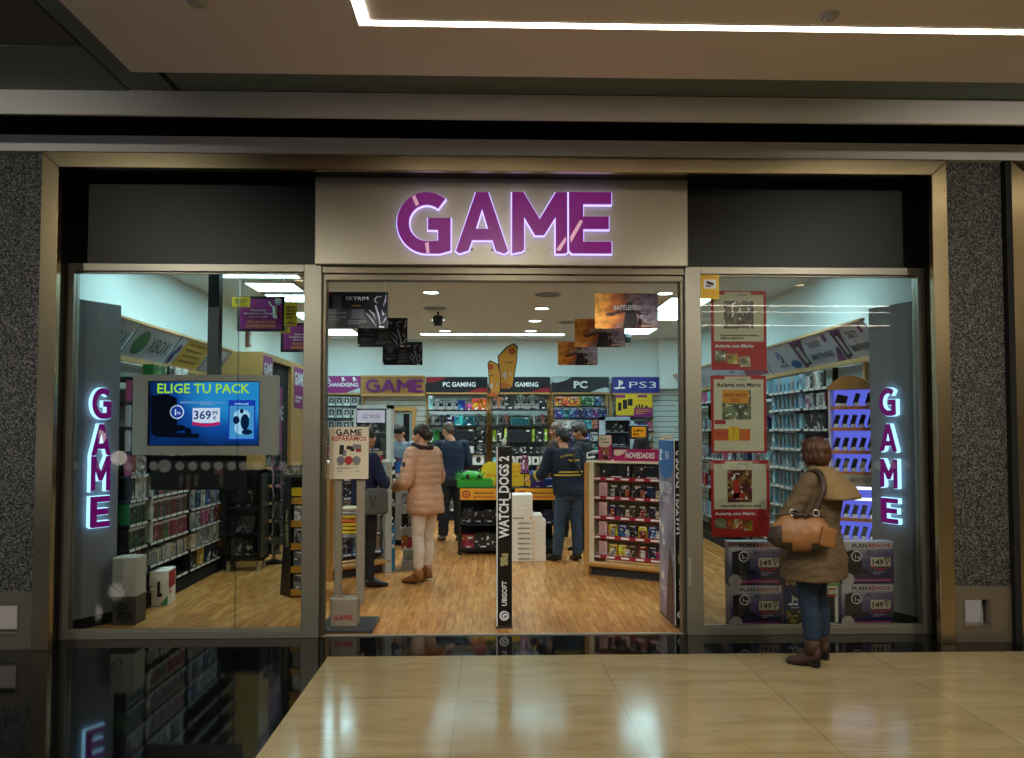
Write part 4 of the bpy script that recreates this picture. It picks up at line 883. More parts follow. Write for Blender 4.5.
# ---------------------------------------------------------------- stock: boxes, cases, cards
PAL = dict(green='1f7a34', black='1c1c20', white='d9dad6', red='a02424', blue='27509f', paleblue='8fbdd2', orange='d8692a', yellow='d6b52c', pink='c8608c', grey='777a7d',
           brown='5b4030', teal='1f7880', cyan='36acc0', purple='5f2f82', cream='cfc0a0', navy='1d2a52', lime='a9bf36', silver='aab0b3', dark='2b2d33')
CN = dict(paleblue='pale blue', dark='dark grey')
A_cover = art_mat('cover_art', dark=.18, light=.85, scale=16)
A_cover2 = art_mat('carton_art', dark=.3, light=.9, scale=9)
M_obj = objcol_mat('own_colour_plastic'); M_tray = glass_mat('acrylic_tray', (.86, .95, .98), 1.2)
M_window = mat('dark_window_film', '20242a', rough=.2)
_ME = {}
def stock_mesh(kind, w, h, d):
    """mesh of one article, origin at the middle of its foot, front towards -y"""
    key = (kind, round(w, 3), round(h, 3), round(d, 3))
    if key in _ME: return _ME[key]
    q = MB(); mats = [M_obj, A_cover, M_wink]
    if kind == 'case':                      # plastic case: shell, sleeve picture, platform band
        q.box(-w / 2, w / 2, 0, d, 0, h, 0)
        q.add([(-w * .46, -.001, h * .03), (w * .46, -.001, h * .03), (w * .46, -.001, h * .86), (-w * .46, -.001, h * .86)], [(0, 1, 2, 3)], 1)
        q.add([(-w * .3, -.001, h * .89), (w * .3, -.001, h * .89), (w * .3, -.001, h * .95), (-w * .3, -.001, h * .95)], [(0, 1, 2, 3)], 2)
    elif kind == 'spine':
        q.box(-w / 2, w / 2, 0, d, 0, h, 0); q.add([(-w * .3, -.001, h * .2), (w * .3, -.001, h * .2), (w * .3, -.001, h * .75), (-w * .3, -.001, h * .75)], [(0, 1, 2, 3)], 1)
        q.add([(-w * .4, -.001, h * .82), (w * .4, -.001, h * .82), (w * .4, -.001, h * .95), (-w * .4, -.001, h * .95)], [(0, 1, 2, 3)], 2)
    elif kind == 'carton':                  # printed box with a lid flap line and a price ticket
        mats = [M_obj, A_cover2, M_wink]
        q.box(-w / 2, w / 2, 0, d, 0, h, 0)
        q.add([(-w * .45, -.001, h * .05), (w * .45, -.001, h * .05), (w * .45, -.001, h * .95), (-w * .45, -.001, h * .95)], [(0, 1, 2, 3)], 1)
        q.add([(-w * .12, -.002, h * .04), (w * .22, -.002, h * .04), (w * .22, -.002, h * .14), (-w * .12, -.002, h * .14)], [(0, 1, 2, 3)], 2)
    elif kind == 'window':                  # box with a dark window and a figure inside
        mats = [M_obj, M_window, M_wink]
        q.box(-w / 2, w / 2, 0, d, 0, h, 0); q.add([(-w * .36, -.001, h * .34), (w * .36, -.001, h * .34), (w * .36, -.001, h * .88), (-w * .36, -.001, h * .88)], [(0, 1, 2, 3)], 1)
        q.disc((0, -.002, h * .6), X_, Z_, w * .17, h * .13, seg=10, m=0); q.add([(-w * .1, -.002, h * .36), (w * .1, -.002, h * .36), (w * .07, -.002, h * .5), (-w * .07, -.002, h * .5)], [(0, 1, 2, 3)], 0)
        q.add([(-w * .4, -.002, h * .1), (w * .4, -.002, h * .1), (w * .4, -.002, h * .2), (-w * .4, -.002, h * .2)], [(0, 1, 2, 3)], 2)
    elif kind == 'blister':                 # clear tray with a phone case on a card
        mats = [M_obj, M_dgrey, M_wink]
        q.box(-w / 2, w / 2, d * .7, d, 0, h, 0); t = w * .06
        q.box(-w / 2, -w / 2 + t, 0, d * .7, 0, h, 0).box(w / 2 - t, w / 2, 0, d * .7, 0, h, 0).box(-w / 2, w / 2, 0, d * .7, 0, t, 0)
        q.box(-w * .2, w * .16, d * .3, d * .6, h * .14, h * .58, 1); q.add([(-w * .3, d * .69, h * .78), (w * .3, d * .69, h * .78), (w * .3, d * .69, h * .93), (-w * .3, d * .69, h * .93)], [(0, 1, 2, 3)], 2)
    elif kind == 'phone':                   # phone leaning on a small stand with a price card
        mats = [M_obj, M_window, M_wink]
        q.obox((0, d * .5, h * .6), (w, .012, h * .8), (-.3, .24, 0), 0); q.obox((0, d * .5 - .007, h * .6), (w * .86, .002, h * .68), (-.3, .24, 0), 1)
        q.box(-w * .3, w * .3, d * .4, d, 0, h * .2, 0); q.obox((w * .05, 0, h * .19), (w * 1.0, .003, h * .3), (-.3, .1, 0), 2)
    elif kind == 'headset':                 # band and two cups on a stand
        mats = [M_obj, M_dark, M_wink]
        q.tube([(math.cos(a) * w * .42, d * .5, h * .6 + math.sin(a) * h * .36) for a in [PI * k / 8 for k in range(9)]], w * .05, 8, 0)
        for s_ in (-1, 1): q.tube([(s_ * w * .3, d * .5, h * .52), (s_ * w * .5, d * .5, h * .52)], w * .2, 10, 1)
        q.box(-w * .06, w * .06, d * .4, d * .6, 0, h * .95, 0).box(-w * .3, w * .3, d * .2, d * .9, 0, h * .06, 1)
    elif kind == 'keyboard':
        mats = [M_obj, M_window, M_wink]
        q.box(-w / 2, w / 2, 0, d, 0, h, 0); q.box(-w * .44, w * .44, -.006, 0, h * .22, h * .82, 1)
        for i in range(3): q.add([(-w * .4, -.0075, h * (.3 + i * .17)), (w * .4, -.0075, h * (.3 + i * .17)), (w * .4, -.0075, h * (.38 + i * .17)), (-w * .4, -.0075, h * (.38 + i * .17))], [(0, 1, 2, 3)], 0)
        q.add([(w * .3, -.001, h * .86), (w * .45, -.001, h * .86), (w * .45, -.001, h * .97), (w * .3, -.001, h * .97)], [(0, 1, 2, 3)], 2)
    elif kind == 'list':                    # pale card with lines of print
        mats = [M_obj, M_greyink, M_wink]
        q.box(-w / 2, w / 2, 0, d, 0, h, 0)
        for i in range(6): q.add([(-w * .36, -.001, h * (.12 + .13 * i)), (w * (.36 - .1 * (i % 3)), -.001, h * (.12 + .13 * i)), (w * (.36 - .1 * (i % 3)), -.001, h * (.155 + .13 * i)), (-w * .36, -.001, h * (.155 + .13 * i))], [(0, 1, 2, 3)], 1)
    elif kind == 'card':                    # upright card with a picture
        mats = [M_obj, M_ink, M_wink]
        q.box(-w / 2, w / 2, 0, d, 0, h, 0); q.disc((0, -.001, h * .48), X_, Z_, w * .22, h * .28, seg=12, m=1); q.add([(-w * .12, -.0015, h * .2), (w * .12, -.0015, h * .2), (w * .12, -.0015, h * .4), (-w * .12, -.0015, h * .4)], [(0, 1, 2, 3)], 1)
    me = bpy.data.meshes.new(kind); me.from_pydata([tuple(p) for p in q.v], [], q.f)
    for m in mats: me.materials.append(m)
    me.polygons.foreach_set('material_index', q.m); me.update()
    bm = bmesh.new(); bm.from_mesh(me); bm.to_mesh(me); bm.free()
    _ME[key] = me; return me
NOUN = dict(case=('game_case', 'game case', 'video game'), spine=('game_case', 'game case spine', 'video game'), carton=('product_carton', 'printed carton', 'box'), window=('figure_box', 'figure window box', 'toy box'),
            blister=('phone_cover_pack', 'phone cover pack', 'phone cover'), phone=('display_phone', 'standing phone', 'phone'), headset=('headset', 'headset', 'headset'),
            keyboard=('keyboard_box', 'boxed keyboard', 'keyboard box'), card=('display_card', 'picture card', 'card'), list=('list_card', 'printed list card', 'card'))
USED = {}
def article(kind, w, h, d, loc, rz, col, label, group=None, noun=None):
    n, nn, cat = NOUN[kind]
    o = bpy.data.objects.new(n, stock_mesh(kind, w, h, d)); COL.objects.link(o); o.location = loc; o.rotation_euler = (0, 0, rz)
    o.color = rgba(lin(PAL.get(col, col))); return tag(o, label, cat, group)
def frame(o, rz):
    c, s_ = math.cos(rz), math.sin(rz); o = V(o)
    return lambda x, y, z: V((o.x + x * c - y * s_, o.y + x * s_ + y * c, o.z + z))
def row(F, rz, x0, x1, z, where, seq, depth=.03, jitter=0.0, share=False, yoff=0.02):
    """seq: list of (kind, colour, w, h, d); set side by side between x0 and x1 at height z; labels count from the left"""
    n = len(seq); tot = sum(s_[2] for s_ in seq); gap = max((x1 - x0 - tot) / max(n, 1), .001); x = x0 + gap / 2
    grp = ('stock on the ' + where)
    for i, (k, c, w, h, d) in enumerate(seq):
        if x + w > x1 + .01: break
        nn = NOUN[k][1]
        lb = '%s %s in the %s' % (CN.get(c, c), nn, where) if share else '%s %s, %s from left on %s' % (CN.get(c, c), nn, ORD[i] if i < 20 else 'number %d' % (i + 1), where)
        p = F(x + w / 2, yoff + R.uniform(0, jitter), z + .001)
        article(k, w, h, d, p, rz + R.uniform(-jitter, jitter) * 2, c, lb, grp)
        x += w + gap
def seq(kind, cols, n, w, h, d, hv=0.0): return [(kind, cols[i % len(cols)] if isinstance(cols, (list, tuple)) else cols, w, h * (1 + R.uniform(-hv, hv)), d) for i in range(n)]
def rseq(kind, cols, n, w, h, d, hv=0.0): return [(kind, R.choice(cols), w, h * (1 + R.uniform(-hv, 0)), d) for i in range(n)]
M_shelf = mat('shelf_dark_steel', '2c2e31', rough=.4, metal=.3); M_strip = mat('price_strip_white', 'dedfdc', rough=.5); M_stripr = mat('price_strip_red', '9c1830', rough=.5)
def bay(name, lb, loc, rz, w, depth, levels, top, shelf_m=None, strip=None, header=None, group=None, back=None, posts=True, head_y=0, head_lean=0.0, hz=(2.345, 2.63), gap_strip=True):
    t = thing(name, lb, 'shelves', loc, rz, group)
    shelf_m = shelf_m or M_shelf; strip = strip or M_strip
    if back: MB().box(.0, w, depth - .02, depth, 0, top).build('back_panel', back, t)
    if posts:
        for x in (0, w): MB().box(x - .022, x + .022, depth - .06, depth - .021, 0, top).build('upright', M_wood, t)
    for z in levels:
        q = MB().box(.02, w - .02, 0, depth - .061 if posts else depth - .021, z - .02, z, 0)
        n = max(3, int(w / .16))
        for i in range(n):
            a = .03 + (w - .06) * i / n; q.add([(a, -.002, z - .022), (a + (w - .06) / n * (.82 if gap_strip else 1), -.002, z - .022), (a + (w - .06) / n * (.82 if gap_strip else 1), -.002, z + .003), (a, -.002, z + .003)], [(0, 1, 2, 3)], 1)
        q.build('shelf', [shelf_m, strip], t)
    MB().box(.01, w - .01, .02, depth - .061, 0, .12).build('plinth', M_dark, t)
    if header: header(t, w)
    return t
# ---------------------------------------------------------------- left wall: game shelves under leaning signs
def lean_header(board_m, paint):
    """board leaning out over the shelves, with wooden rails above and below"""
    def f(t, w):
        # local: y=.35 is near the wall; board foot y=.33,z=2.345 ; head y=.10,z=2.63
        a, b_ = V((0, .33, 2.345)), V((0, .12, 2.64)); up = (b_ - a).normalized(); n = X_.cross(up)
        q = MB(); th = -n * .015
        q.add([a + X_ * .012, a + X_ * (w - .012), b_ + X_ * (w - .012), b_ + X_ * .012, a + X_ * .012 + th, a + X_ * (w - .012) + th, b_ + X_ * (w - .012) + th, b_ + X_ * .012 + th], [(0, 1, 2, 3), (7, 6, 5, 4), (0, 4, 5, 1), (3, 2, 6, 7), (1, 5, 6, 2), (0, 3, 7, 4)])
        hb = q.build('header_board', board_m, t)
        MB().box(.002, w - .002, .29, .345, 2.301, 2.345).build('lower_rail', M_woodh, t); MB().box(.002, w - .002, .105, .145, 2.642, 2.665).build('upper_rail', M_woodh, t)
        MB().add([a + V((.002, -.004, 0)), a + V((.022, -.004, 0)), b_ + V((.022, -.004, 0)), b_ + V((.002, -.004, 0))], [(0, 1, 2, 3)]).build('joint_strip', M_dark, t)
        L = (b_ - a).length
        paint(hb, lambda x, s_: a + X_ * x + up * (s_ * L) + n * .001, X_, up, w, L)
    return f
M_hgrey = mat('header_pale_grey', 'cfd3e2', rough=.5); M_hgrey2 = mat('header_grey_violet', 'a9abbb', rough=.5); M_hyel = mat('header_yellow', 'dcb45a', rough=.5)
M_xgreen = mat('logo_green', '3f8a46', rough=.4); M_ball = mat('logo_grey', '5f6f70', rough=.4)
def p_xbox(hb, P, u, w, W, L):
    q = MB(); c = P(W * .26, .5)
    q.disc(c + u.cross(w) * .002, u, w, .135, m=0); q.build('ball_logo', M_ball, hb)
    q = MB(); nn = u.cross(w) * .004
    for s_ in (-1, 1):
        q.add([c + nn + u * (s_ * .03) + w * .12, c + nn + u * (s_ * .075) + w * .09, c + nn + u * (s_ * .0) - w * .0, c + nn - u * (s_ * .02) + w * .03][::s_], [(0, 1, 2, 3)])
        q.add([c + nn + u * (s_ * .12) + w * .03, c + nn + u * (s_ * .10) - w * .07, c + nn + u * (s_ * .03) - w * .1, c + nn + u * (s_ * .02) + w * .0, c + nn + u * (s_ * .085) + w * .07][::-s_], [tuple(range(5))])
    q.build('logo_mark', M_xgreen, hb)
    MB().fit('XBOX', P(W * .69, .3), u, w, W * .46, L * .42, bold=.004, lift=.002).build('lettering', mat('letter_green_grey', '36543e'), hb)
def p_ox(hb, P, u, w, W, L):
    MB().fit('BOX', P(W * .52, .3), u, w, W * .72, L * .40, bold=-.012, lift=.002).build('lettering', mat('letter_green_grey', '36543e'), hb)
def p_yellow(hb, P, u, w, W, L):
    q = MB(); q.quad(P(W * .2, .04), P(W * .97, .04), P(W * .97, .96), P(W * .24, .96)); q.build('yellow_field', M_hyel, hb)
    q = MB()
    for i in range(4): q.scribble(P(W * .34, .2 + i * .2), u, w, W * .5, L * .1, seed=i, lift=.003)
    q.build('small_print', mat('print_ochre', '8a6a30'), hb)
    q = MB(); q.disc(P(W * .1, .3) + u.cross(w) * .002, u, w, .05, .09); q.disc(P(W * .14, .6) + u.cross(w) * .003, u, w, .04, .06); q.build('figure_print', mat('print_violet', '5a4a86'), hb)
def p_plain(hb, P, u, w, W, L):
    q = MB(); q.quad(P(W * .45, .05) , P(W * .9, .05), P(W * .75, .95), P(W * .35, .95)); q.build('printed_band', M_hgrey, hb)
    q = MB(); q.scribble(P(W * .5, .4), u, w, W * .25, L * .16, seed=3, lift=.003); q.build('small_print', M_greyink, hb)
LY = [.05, 1.03, 2.03, 3.03, 3.72]
LLEV = [.18, .39, .60, .815, 1.03, 1.245, 1.46, 1.68, 1.90, 2.12]
for i, (nm, hd) in enumerate((('with the cut-off grey sign', lean_header(M_hgrey, p_ox)), ('under the leaning sign with a green ball', lean_header(M_hgrey, p_xbox)), ('under the leaning yellow sign', lean_header(M_hgrey, p_yellow)), ('under the plain grey sign beside the stockroom block', lean_header(M_hgrey2, p_plain)))):
    Y0, Y1 = (LY[i] if i else .60), LY[i + 1]; w = Y1 - Y0
    bay('wall_shelf_unit', 'dark game shelves on the left wall ' + nm, (-3.15, Y0, 0), PI / 2, w, .395, LLEV, 2.3, header=hd, back=M_lgrey, group='left wall shelves')
Fb = lambda i: frame((-3.15, LY[i] if i else .60, 0), PI / 2)
WH = {0: 'by glowing left panel', 1: 'under green ball sign', 2: 'under yellow leaning sign', 3: 'beside stockroom block'}
def lw(i, z, sq, lv, **k):
    W_ = (LY[i + 1] - LY[i]) if i else .43
    row(Fb(i), PI / 2, .05, W_ - .04, z, lv + ' ' + WH[i], sq, **k)
for k, z in enumerate((1.03, 1.245, 1.46, 1.68, 1.9)):
    lw(0, z, rseq('carton', ['white', 'pink', 'black', 'white', 'grey'], 3, .11, .19, .05), ('third', 'fourth', 'fifth', 'sixth', 'seventh')[k] + ' shelf')
for z, lv in ((.60, 'lower row of green spines'), (.815, 'upper row of green spines')):
    lw(0, z, rseq('spine', ['green', 'green', 'black', 'dark'], 15, .021, .19, .13, .03), lv, share=True)
lw(0, .39, rseq('carton', ['black', 'grey', 'dark'], 3, .12, .17, .08), 'lowest stocked shelf')
lw(1, .39, rseq('spine', ['white', 'cream', 'silver', 'grey'], 20, .026, .15, .13, .2), 'white spines low down', share=True)
for z, lv in ((.60, 'lower row of red spines'), (.815, 'middle row of red spines'), (1.03, 'upper row of red spines')):
    lw(1, z, [('carton', 'white', .07, .19, .05)] + rseq('spine', ['red', 'red', 'brown', 'pink', 'green', 'grey', 'navy'], 30, .024, .185, .13, .08), lv, share=True)
lw(1, 1.245, [('carton', 'black', .1, .2, .06), ('case', 'red', .135, .19, .016), ('case', 'green', .135, .19, .016), ('case', 'white', .135, .19, .016), ('case', 'black', .135, .19, .016), ('case', 'silver', .135, .19, .016)], 'fifth shelf')
lw(1, 1.46, rseq('case', ['white', 'silver', 'cream', 'green'], 6, .135, .18, .016), 'sixth shelf')
lw(1, 1.9, seq('case', ['green', 'white', 'black'], 6, .135, .18, .016), 'eighth shelf'); lw(1, 2.12, [('carton', 'green', .3, .15, .1), ('case', 'black', .135, .16, .016), ('case', 'white', .135, .16, .016), ('case', 'white', .135, .16, .016)], 'top shelf')
lw(2, .18, [('carton', 'black', .2, .16, .1), ('carton', 'yellow', .17, .2, .06), ('carton', 'navy', .22, .17, .1), ('carton', 'dark', .2, .17, .1)], 'floor shelf')
lw(2, .39, [('carton', 'cream', .2, .15, .12), ('carton', 'silver', .42, .17, .16), ('carton', 'white', .2, .17, .16)], 'second shelf')
lw(2, .60, rseq('case', ['pink', 'red', 'silver', 'pink'], 6, .135, .17, .016), 'third shelf'); lw(2, .815, rseq('case', ['paleblue', 'blue', 'silver', 'white'], 6, .135, .18, .016), 'fourth shelf')
lw(2, 1.03, rseq('case', ['cream', 'silver', 'blue', 'paleblue', 'white'], 6, .135, .18, .016), 'fifth shelf')
lw(3, .39, [('carton', 'silver', .08, .19, .1), ('carton', 'white', .09, .19, .1), ('carton', 'silver', .09, .19, .1), ('carton', 'paleblue', .12, .19, .1)], 'second shelf')
lw(3, .60, rseq('case', ['grey', 'silver', 'teal'], 3, .135, .19, .016), 'third shelf'); lw(3, .815, [('carton', 'green', .14, .18, .06), ('case', 'cream', .135, .19, .016), ('case', 'teal', .135, .19, .016)], 'fourth shelf'); lw(3, 1.03, rseq('case', ['silver', 'paleblue', 'teal'], 4, .135, .18, .016), 'fifth shelf')
# ---------------------------------------------------------------- right wall: phone covers and tablets
RY = [.35, 1.35, 2.41, 3.46, 4.5, 5.5, 6.5, 7.5, 8.05]      # signs
SY_ = [1.06, 1.73, 2.74, 3.46, 4.5, 5.5, 6.5, 7.5, 8.05]      # shelves below them
RLEV = [.18, .39, .60, .815, 1.03, 1.24, 1.45, 1.66, 1.875, 2.07]
RXF = 3.25
def p_disc(hb, P, u, w, W, L):
    q = MB(); c = P(W * .5, .58); nn = u.cross(w) * .002
    for a0, a1, r in ((-100, 120, .07), (110, 250, .035)): q.tube([c + nn + u * (r * math.cos(rad(a))) + w * (r * math.sin(rad(a))) for a in range(a0, a1, 20)], .009, 5)
    q.fit('Blu-ray', P(W * .5, .2), u, w, W * .24, L * .10, bold=.0, lift=.002); q.build('disc_logo', M_blue, hb)
    q = MB(); q.disc(P(W * .83, .22) + nn, u, w, .14, .055); q.build('blue_shape', mat('shape_blue', '2f6cae'), hb)
def p_tab(hb, P, u, w, W, L):
    nn = u.cross(w) * .002
    q = MB(); q.add([P(W * .02, .03) + nn, P(W * .09, .03) + nn, P(W * .30, .97) + nn, P(W * .02, .97) + nn], [(0, 1, 2, 3)]); q.add([P(W * .78, .03) + nn, P(W * .98, .03) + nn, P(W * .98, .45) + nn, P(W * .93, .5) + nn, P(W * .86, .25) + nn], [tuple(range(5))]); q.add([P(W * .78, .7) + nn, P(W * .86, .72) + nn, P(W * .86, .95) + nn, P(W * .78, .93) + nn], [(0, 1, 2, 3)]); q.build('violet_shapes', mat('shape_violet', '8a4a86'), hb)
    q = MB(); q.add([P(W * .07, .1) + nn * 2, P(W * .21, .12) + nn * 2, P(W * .19, .9) + nn * 2, P(W * .06, .85) + nn * 2], [(0, 1, 2, 3)], 0); q.add([P(W * .09, .18) + nn * 3, P(W * .185, .2) + nn * 3, P(W * .17, .8) + nn * 3, P(W * .085, .78) + nn * 3], [(0, 1, 2, 3)], 1); q.build('tablet_picture', [M_dgrey, M_lgrey], hb)
    q = MB(); q.fit('TABLETS', P(W * .52, .62), u, w, W * .30, L * .2, bold=.015, lift=.002); q.fit('SMARTPHONES', P(W * .55, .22), u, w, W * .52, L * .2, bold=.015, lift=.002); patch_ = [P(W * .5, .5) + nn, P(W * .53, .5) + nn, P(W * .53, .53) + nn, P(W * .5, .53) + nn]; q.add(patch_, [(0, 1, 2, 3)]); q.build('lettering', mat('letter_grey', '5a5866'), hb)
def p_red(hb, P, u, w, W, L):
    q = MB(); q.quad(P(W * .1, .1), P(W * .9, .1), P(W * .9, .9), P(W * .1, .9)); q.build('printed_field', mat('field_rose', 'a8556a'), hb)
RN = ['under the second tablet sign beside the phone cabinet', 'under the sign with a disc logo', 'just behind the red posters', 'right of the gate cover', 'deeper on the right wall', 'near the back right corner', 'in the back right corner', 'at the very back']
HN = ['nearest leaning sign for tablets and smartphones on the right wall', 'second leaning sign for tablets and smartphones on the right wall', 'leaning sign with a disc logo on the right wall', 'leaning rose sign behind the hanging posters',
      'plain leaning sign beyond the rose one on the right wall', 'plain leaning sign second beyond the rose one', 'plain leaning sign third beyond the rose one', 'plain leaning sign in the back right corner']
for i in range(8):
    Y0, Y1 = RY[i], RY[i + 1]; hd = lean_header(M_hgrey, p_tab if i < 2 else p_disc if i == 2 else p_red if i == 3 else p_plain)
    t = thing('leaning_sign', HN[i], 'sign', (RXF, Y1, 0), -PI / 2); hd(t, Y1 - (Y0 if i else .62))
for i in range(7):
    Y0, Y1 = SY_[i], SY_[i + 1]
    lev = RLEV if i < 2 else [.39, .815, 1.24, 1.66, 2.07]
    bay('wall_shelf_unit', 'right wall shelves ' + RN[i], (RXF, Y1, 0), -PI / 2, Y1 - Y0, .395, lev, 2.3, back=M_slat if i > 1 else M_lgrey, group='right wall shelves')
FR = lambda i: frame((RXF, SY_[i + 1], 0), -PI / 2)
SHN = ['floor', 'second', 'third', 'fourth', 'fifth', 'sixth', 'seventh', 'eighth', 'ninth', 'top']
M_traycard = mat('pale_tray', 'a9cbd6', rough=.35)
for k, z in enumerate(RLEV):
    wl = SHN[k] + ' shelf under the disc sign'
    row(FR(1), -PI / 2, .05, .97, z, wl, [('carton', 'paleblue', .07, .165, .03)] + seq('blister', ['paleblue', 'silver', 'paleblue'], 6, .11, .165, .05) + [('carton', 'paleblue', .085, .165, .03)])
    wl = SHN[k] + ' shelf under second tablet sign'
    if k == 9: s9 = [('carton', 'white', .12, .13, .05), ('case', 'black', .1, .15, .03), ('carton', 'cream', .05, .17, .05), ('carton', 'white', .11, .17, .03), ('case', 'black', .09, .17, .02), ('carton', 'white', .08, .17, .03), ('carton', 'red', .08, .18, .04), ('carton', 'white', .1, .17, .04)]
    elif k == 8: s9 = [('carton', 'pink', .1, .1, .04), ('case', 'silver', .11, .15, .03), ('carton', 'black', .07, .1, .04), ('carton', 'white', .19, .13, .05), ('carton', 'red', .03, .14, .05), ('carton', 'white', .14, .13, .04)]
    elif k == 7: s9 = [('carton', 'black', .12, .13, .06), ('carton', 'black', .25, .17, .08), ('carton', 'black', .12, .16, .06), ('case', 'silver', .1, .12, .03)]
    else: s9 = rseq('carton', ['white', 'black', 'red', 'silver', 'grey'], 5, .13, .16, .05, .3)
    row(FR(0), -PI / 2, .03, .57, z, wl, s9)
for i in (2, 3, 4, 5):
    for z, nm in zip([.39, .815, 1.24, 1.66, 2.07], ('floor', 'second', 'third', 'fourth', 'top')):
        row(FR(i), -PI / 2, .06, SY_[i + 1] - SY_[i] - .06, z, nm + ' shelf ' + ('behind the red posters', 'beyond right gate cover', 'deeper on right wall', 'near back right corner')[i - 2], rseq('carton', ['silver', 'paleblue', 'red', 'grey', 'white', 'navy', 'pink'], 5, .12, .19, .05, .3))
# wooden archway of lit phone cabinet in the right window
def phone_cabinet():
    A, B_ = V((3.20, .98, 0)), V((3.56, .74, 0)); d = (B_ - A); L = d.length; rz = math.atan2(d.y, d.x)
    t = thing('phone_cabinet', 'tall white cabinet lit blue-violet, with phones on sloping shelves, right window', 'cabinet', A, rz)
    D = .2; M_cw = mat('cabinet_white', 'd8d8de', rough=.4); M_glow = emat('violet_backlight', '6f78ff', .85); M_tubew = emat('white_edge_tube', 'eef2ff', 2.2)
    MB().box(0, .02, 0, D, .0, 2.05).build('side_panel', M_cw, t); MB().box(L - .02, L, 0, D, 0, 2.05).build('side_panel', M_cw, t)
    MB().box(.02, L - .02, D - .02, D, .6, 2.05).build('backlit_panel', M_glow, t)
    MB().prism([(x * L, 2.03 + .13 * math.sin(PI * min(1, x * 1.1)) ** .6 if 0 < x < .9 else 2.04) for x in (0, .1, .2, .35, .5, .7, .85, 1)][::1] + [(L, 2.03), (0, 2.03)], -.03, D, 'y').build('arched_top', M_wood, t, fixn=True)
    M_or = mat('shelf_edge_orange', 'd98a62', rough=.5)
    for z in (1.86, 1.66, 1.445, 1.25, .82, .62):
        MB().box(.02, L - .02, .0, D - .021, z - .012, z, 0).box(.02, L - .02, -.004, .0, z - .018, z + .014, 1).build('shelf', [M_cw, M_or], t)
    n = MB().box(0, L, -.02, 0, 1.13, 1.235).build('name_board', M_cream, t); MB().fit('TABLETS - SMARTPHONES', (L * .5, -.02, 1.165), X_, Z_, L * .94, .045, bold=.02, lift=.002).build('name_lettering', M_greyink, n)
    MB().box(0, L, -.02, 0, 1.10, 1.125).box(0, L, -.02, 0, 1.0, 1.025).box(L - .05, L - .02, -.02, 0, .62, 1.0).build('light_tube', M_tubew, t)
    MB().box(0, L, 0, D, 0, .6).build('base_cupboard', M_cw, t)
    F = frame(A, rz)
    for z, nm in ((1.86, 'top'), (1.66, 'second'), (1.445, 'third'), (1.25, 'fourth'), (.82, 'fifth'), (.62, 'lowest')):
        ks = seq('phone', ['blue', 'navy', 'blue', 'dark'], 5, .042, .135, .05)
        if z == 1.86: ks = [('phone', 'purple', .10, .12, .05)] + ks[:2]
        row(F, rz, .03, L - .03, z, nm + ' shelf of violet-lit cabinet', ks)
phone_cabinet()
# ---------------------------------------------------------------- back wall: slatwall, signs, shelves
YF = 8.1
struct(MB().box(XL, XR, YB - .03, YB, 0, 2.67), 'wall_back_slats', M_slat)
def zpx(py, Y=YF, px=500): return atY(px, py, Y).z
M_hblack = mat('header_black', '1e1e22', rough=.4); M_hred = mat('header_red', '8f2028', rough=.4); M_hwhite = mat('header_white', 'b9c6c6', rough=.4)
def wave(t, W, H, left, right, lm, rm):
    for pts, m, nm in ((left, lm, 'corner_swoosh'), (right, rm, 'corner_swoosh')):
        q = MB(); q.add([(x * W, -.002, z * H) for x, z in pts], [tuple(range(len(pts)))]); q.build(nm, m, t)
def sw_left(): return [(-.5, .98)] + [(-.5 + .34 * k / 8, .62 + .36 * (k / 8) ** 2.2 if k else .70) for k in range(0, 9)]
def sw_right(): return [(.5, .02), (.5, .22)] + [(.5 - .30 * k / 8, .28 * (1 - (k / 8) ** 2) + .05) for k in range(1, 9)] + [(.18, .02)]
def head_pc(t, W, H):
    wave(t, W, H, sw_left(), sw_right(), M_hred, M_hred)
    MB().fit('PC GAMING', (.04 * W, 0, .38 * H), X_, Z_, .53 * W, .29 * H, bold=.025, lift=.003).build('lettering', M_wink, t)
def head_p(t, W, H):
    wave(t, W, H, sw_left(), sw_right(), M_hwhite, M_hwhite)
    MB().fit('PC', (.0, 0, .3 * H), X_, Z_, .24 * W, .44 * H, bold=.04, lift=.003).build('lettering', M_wink, t)
def head_ps(t, W, H):
    MB().fit('PS3', (.15 * W, 0, .32 * H), X_, Z_, .58 * W, .38 * H, bold=-.005, lift=.003).build('lettering', M_wink, t)
    q = MB(); x = -.36 * W; q.box(x - .01, x + .02, -.004, -.002, .3 * H, .8 * H); q.disc((x + .035, -.004, .64 * H), X_, Z_, .04, .14 * H); q.disc((x - .04, -.0045, .3 * H), X_, Z_, .055, .07 * H); q.disc((x + .07, -.0045, .32 * H), X_, Z_, .05, .06 * H); q.build('console_logo', M_wink, t)
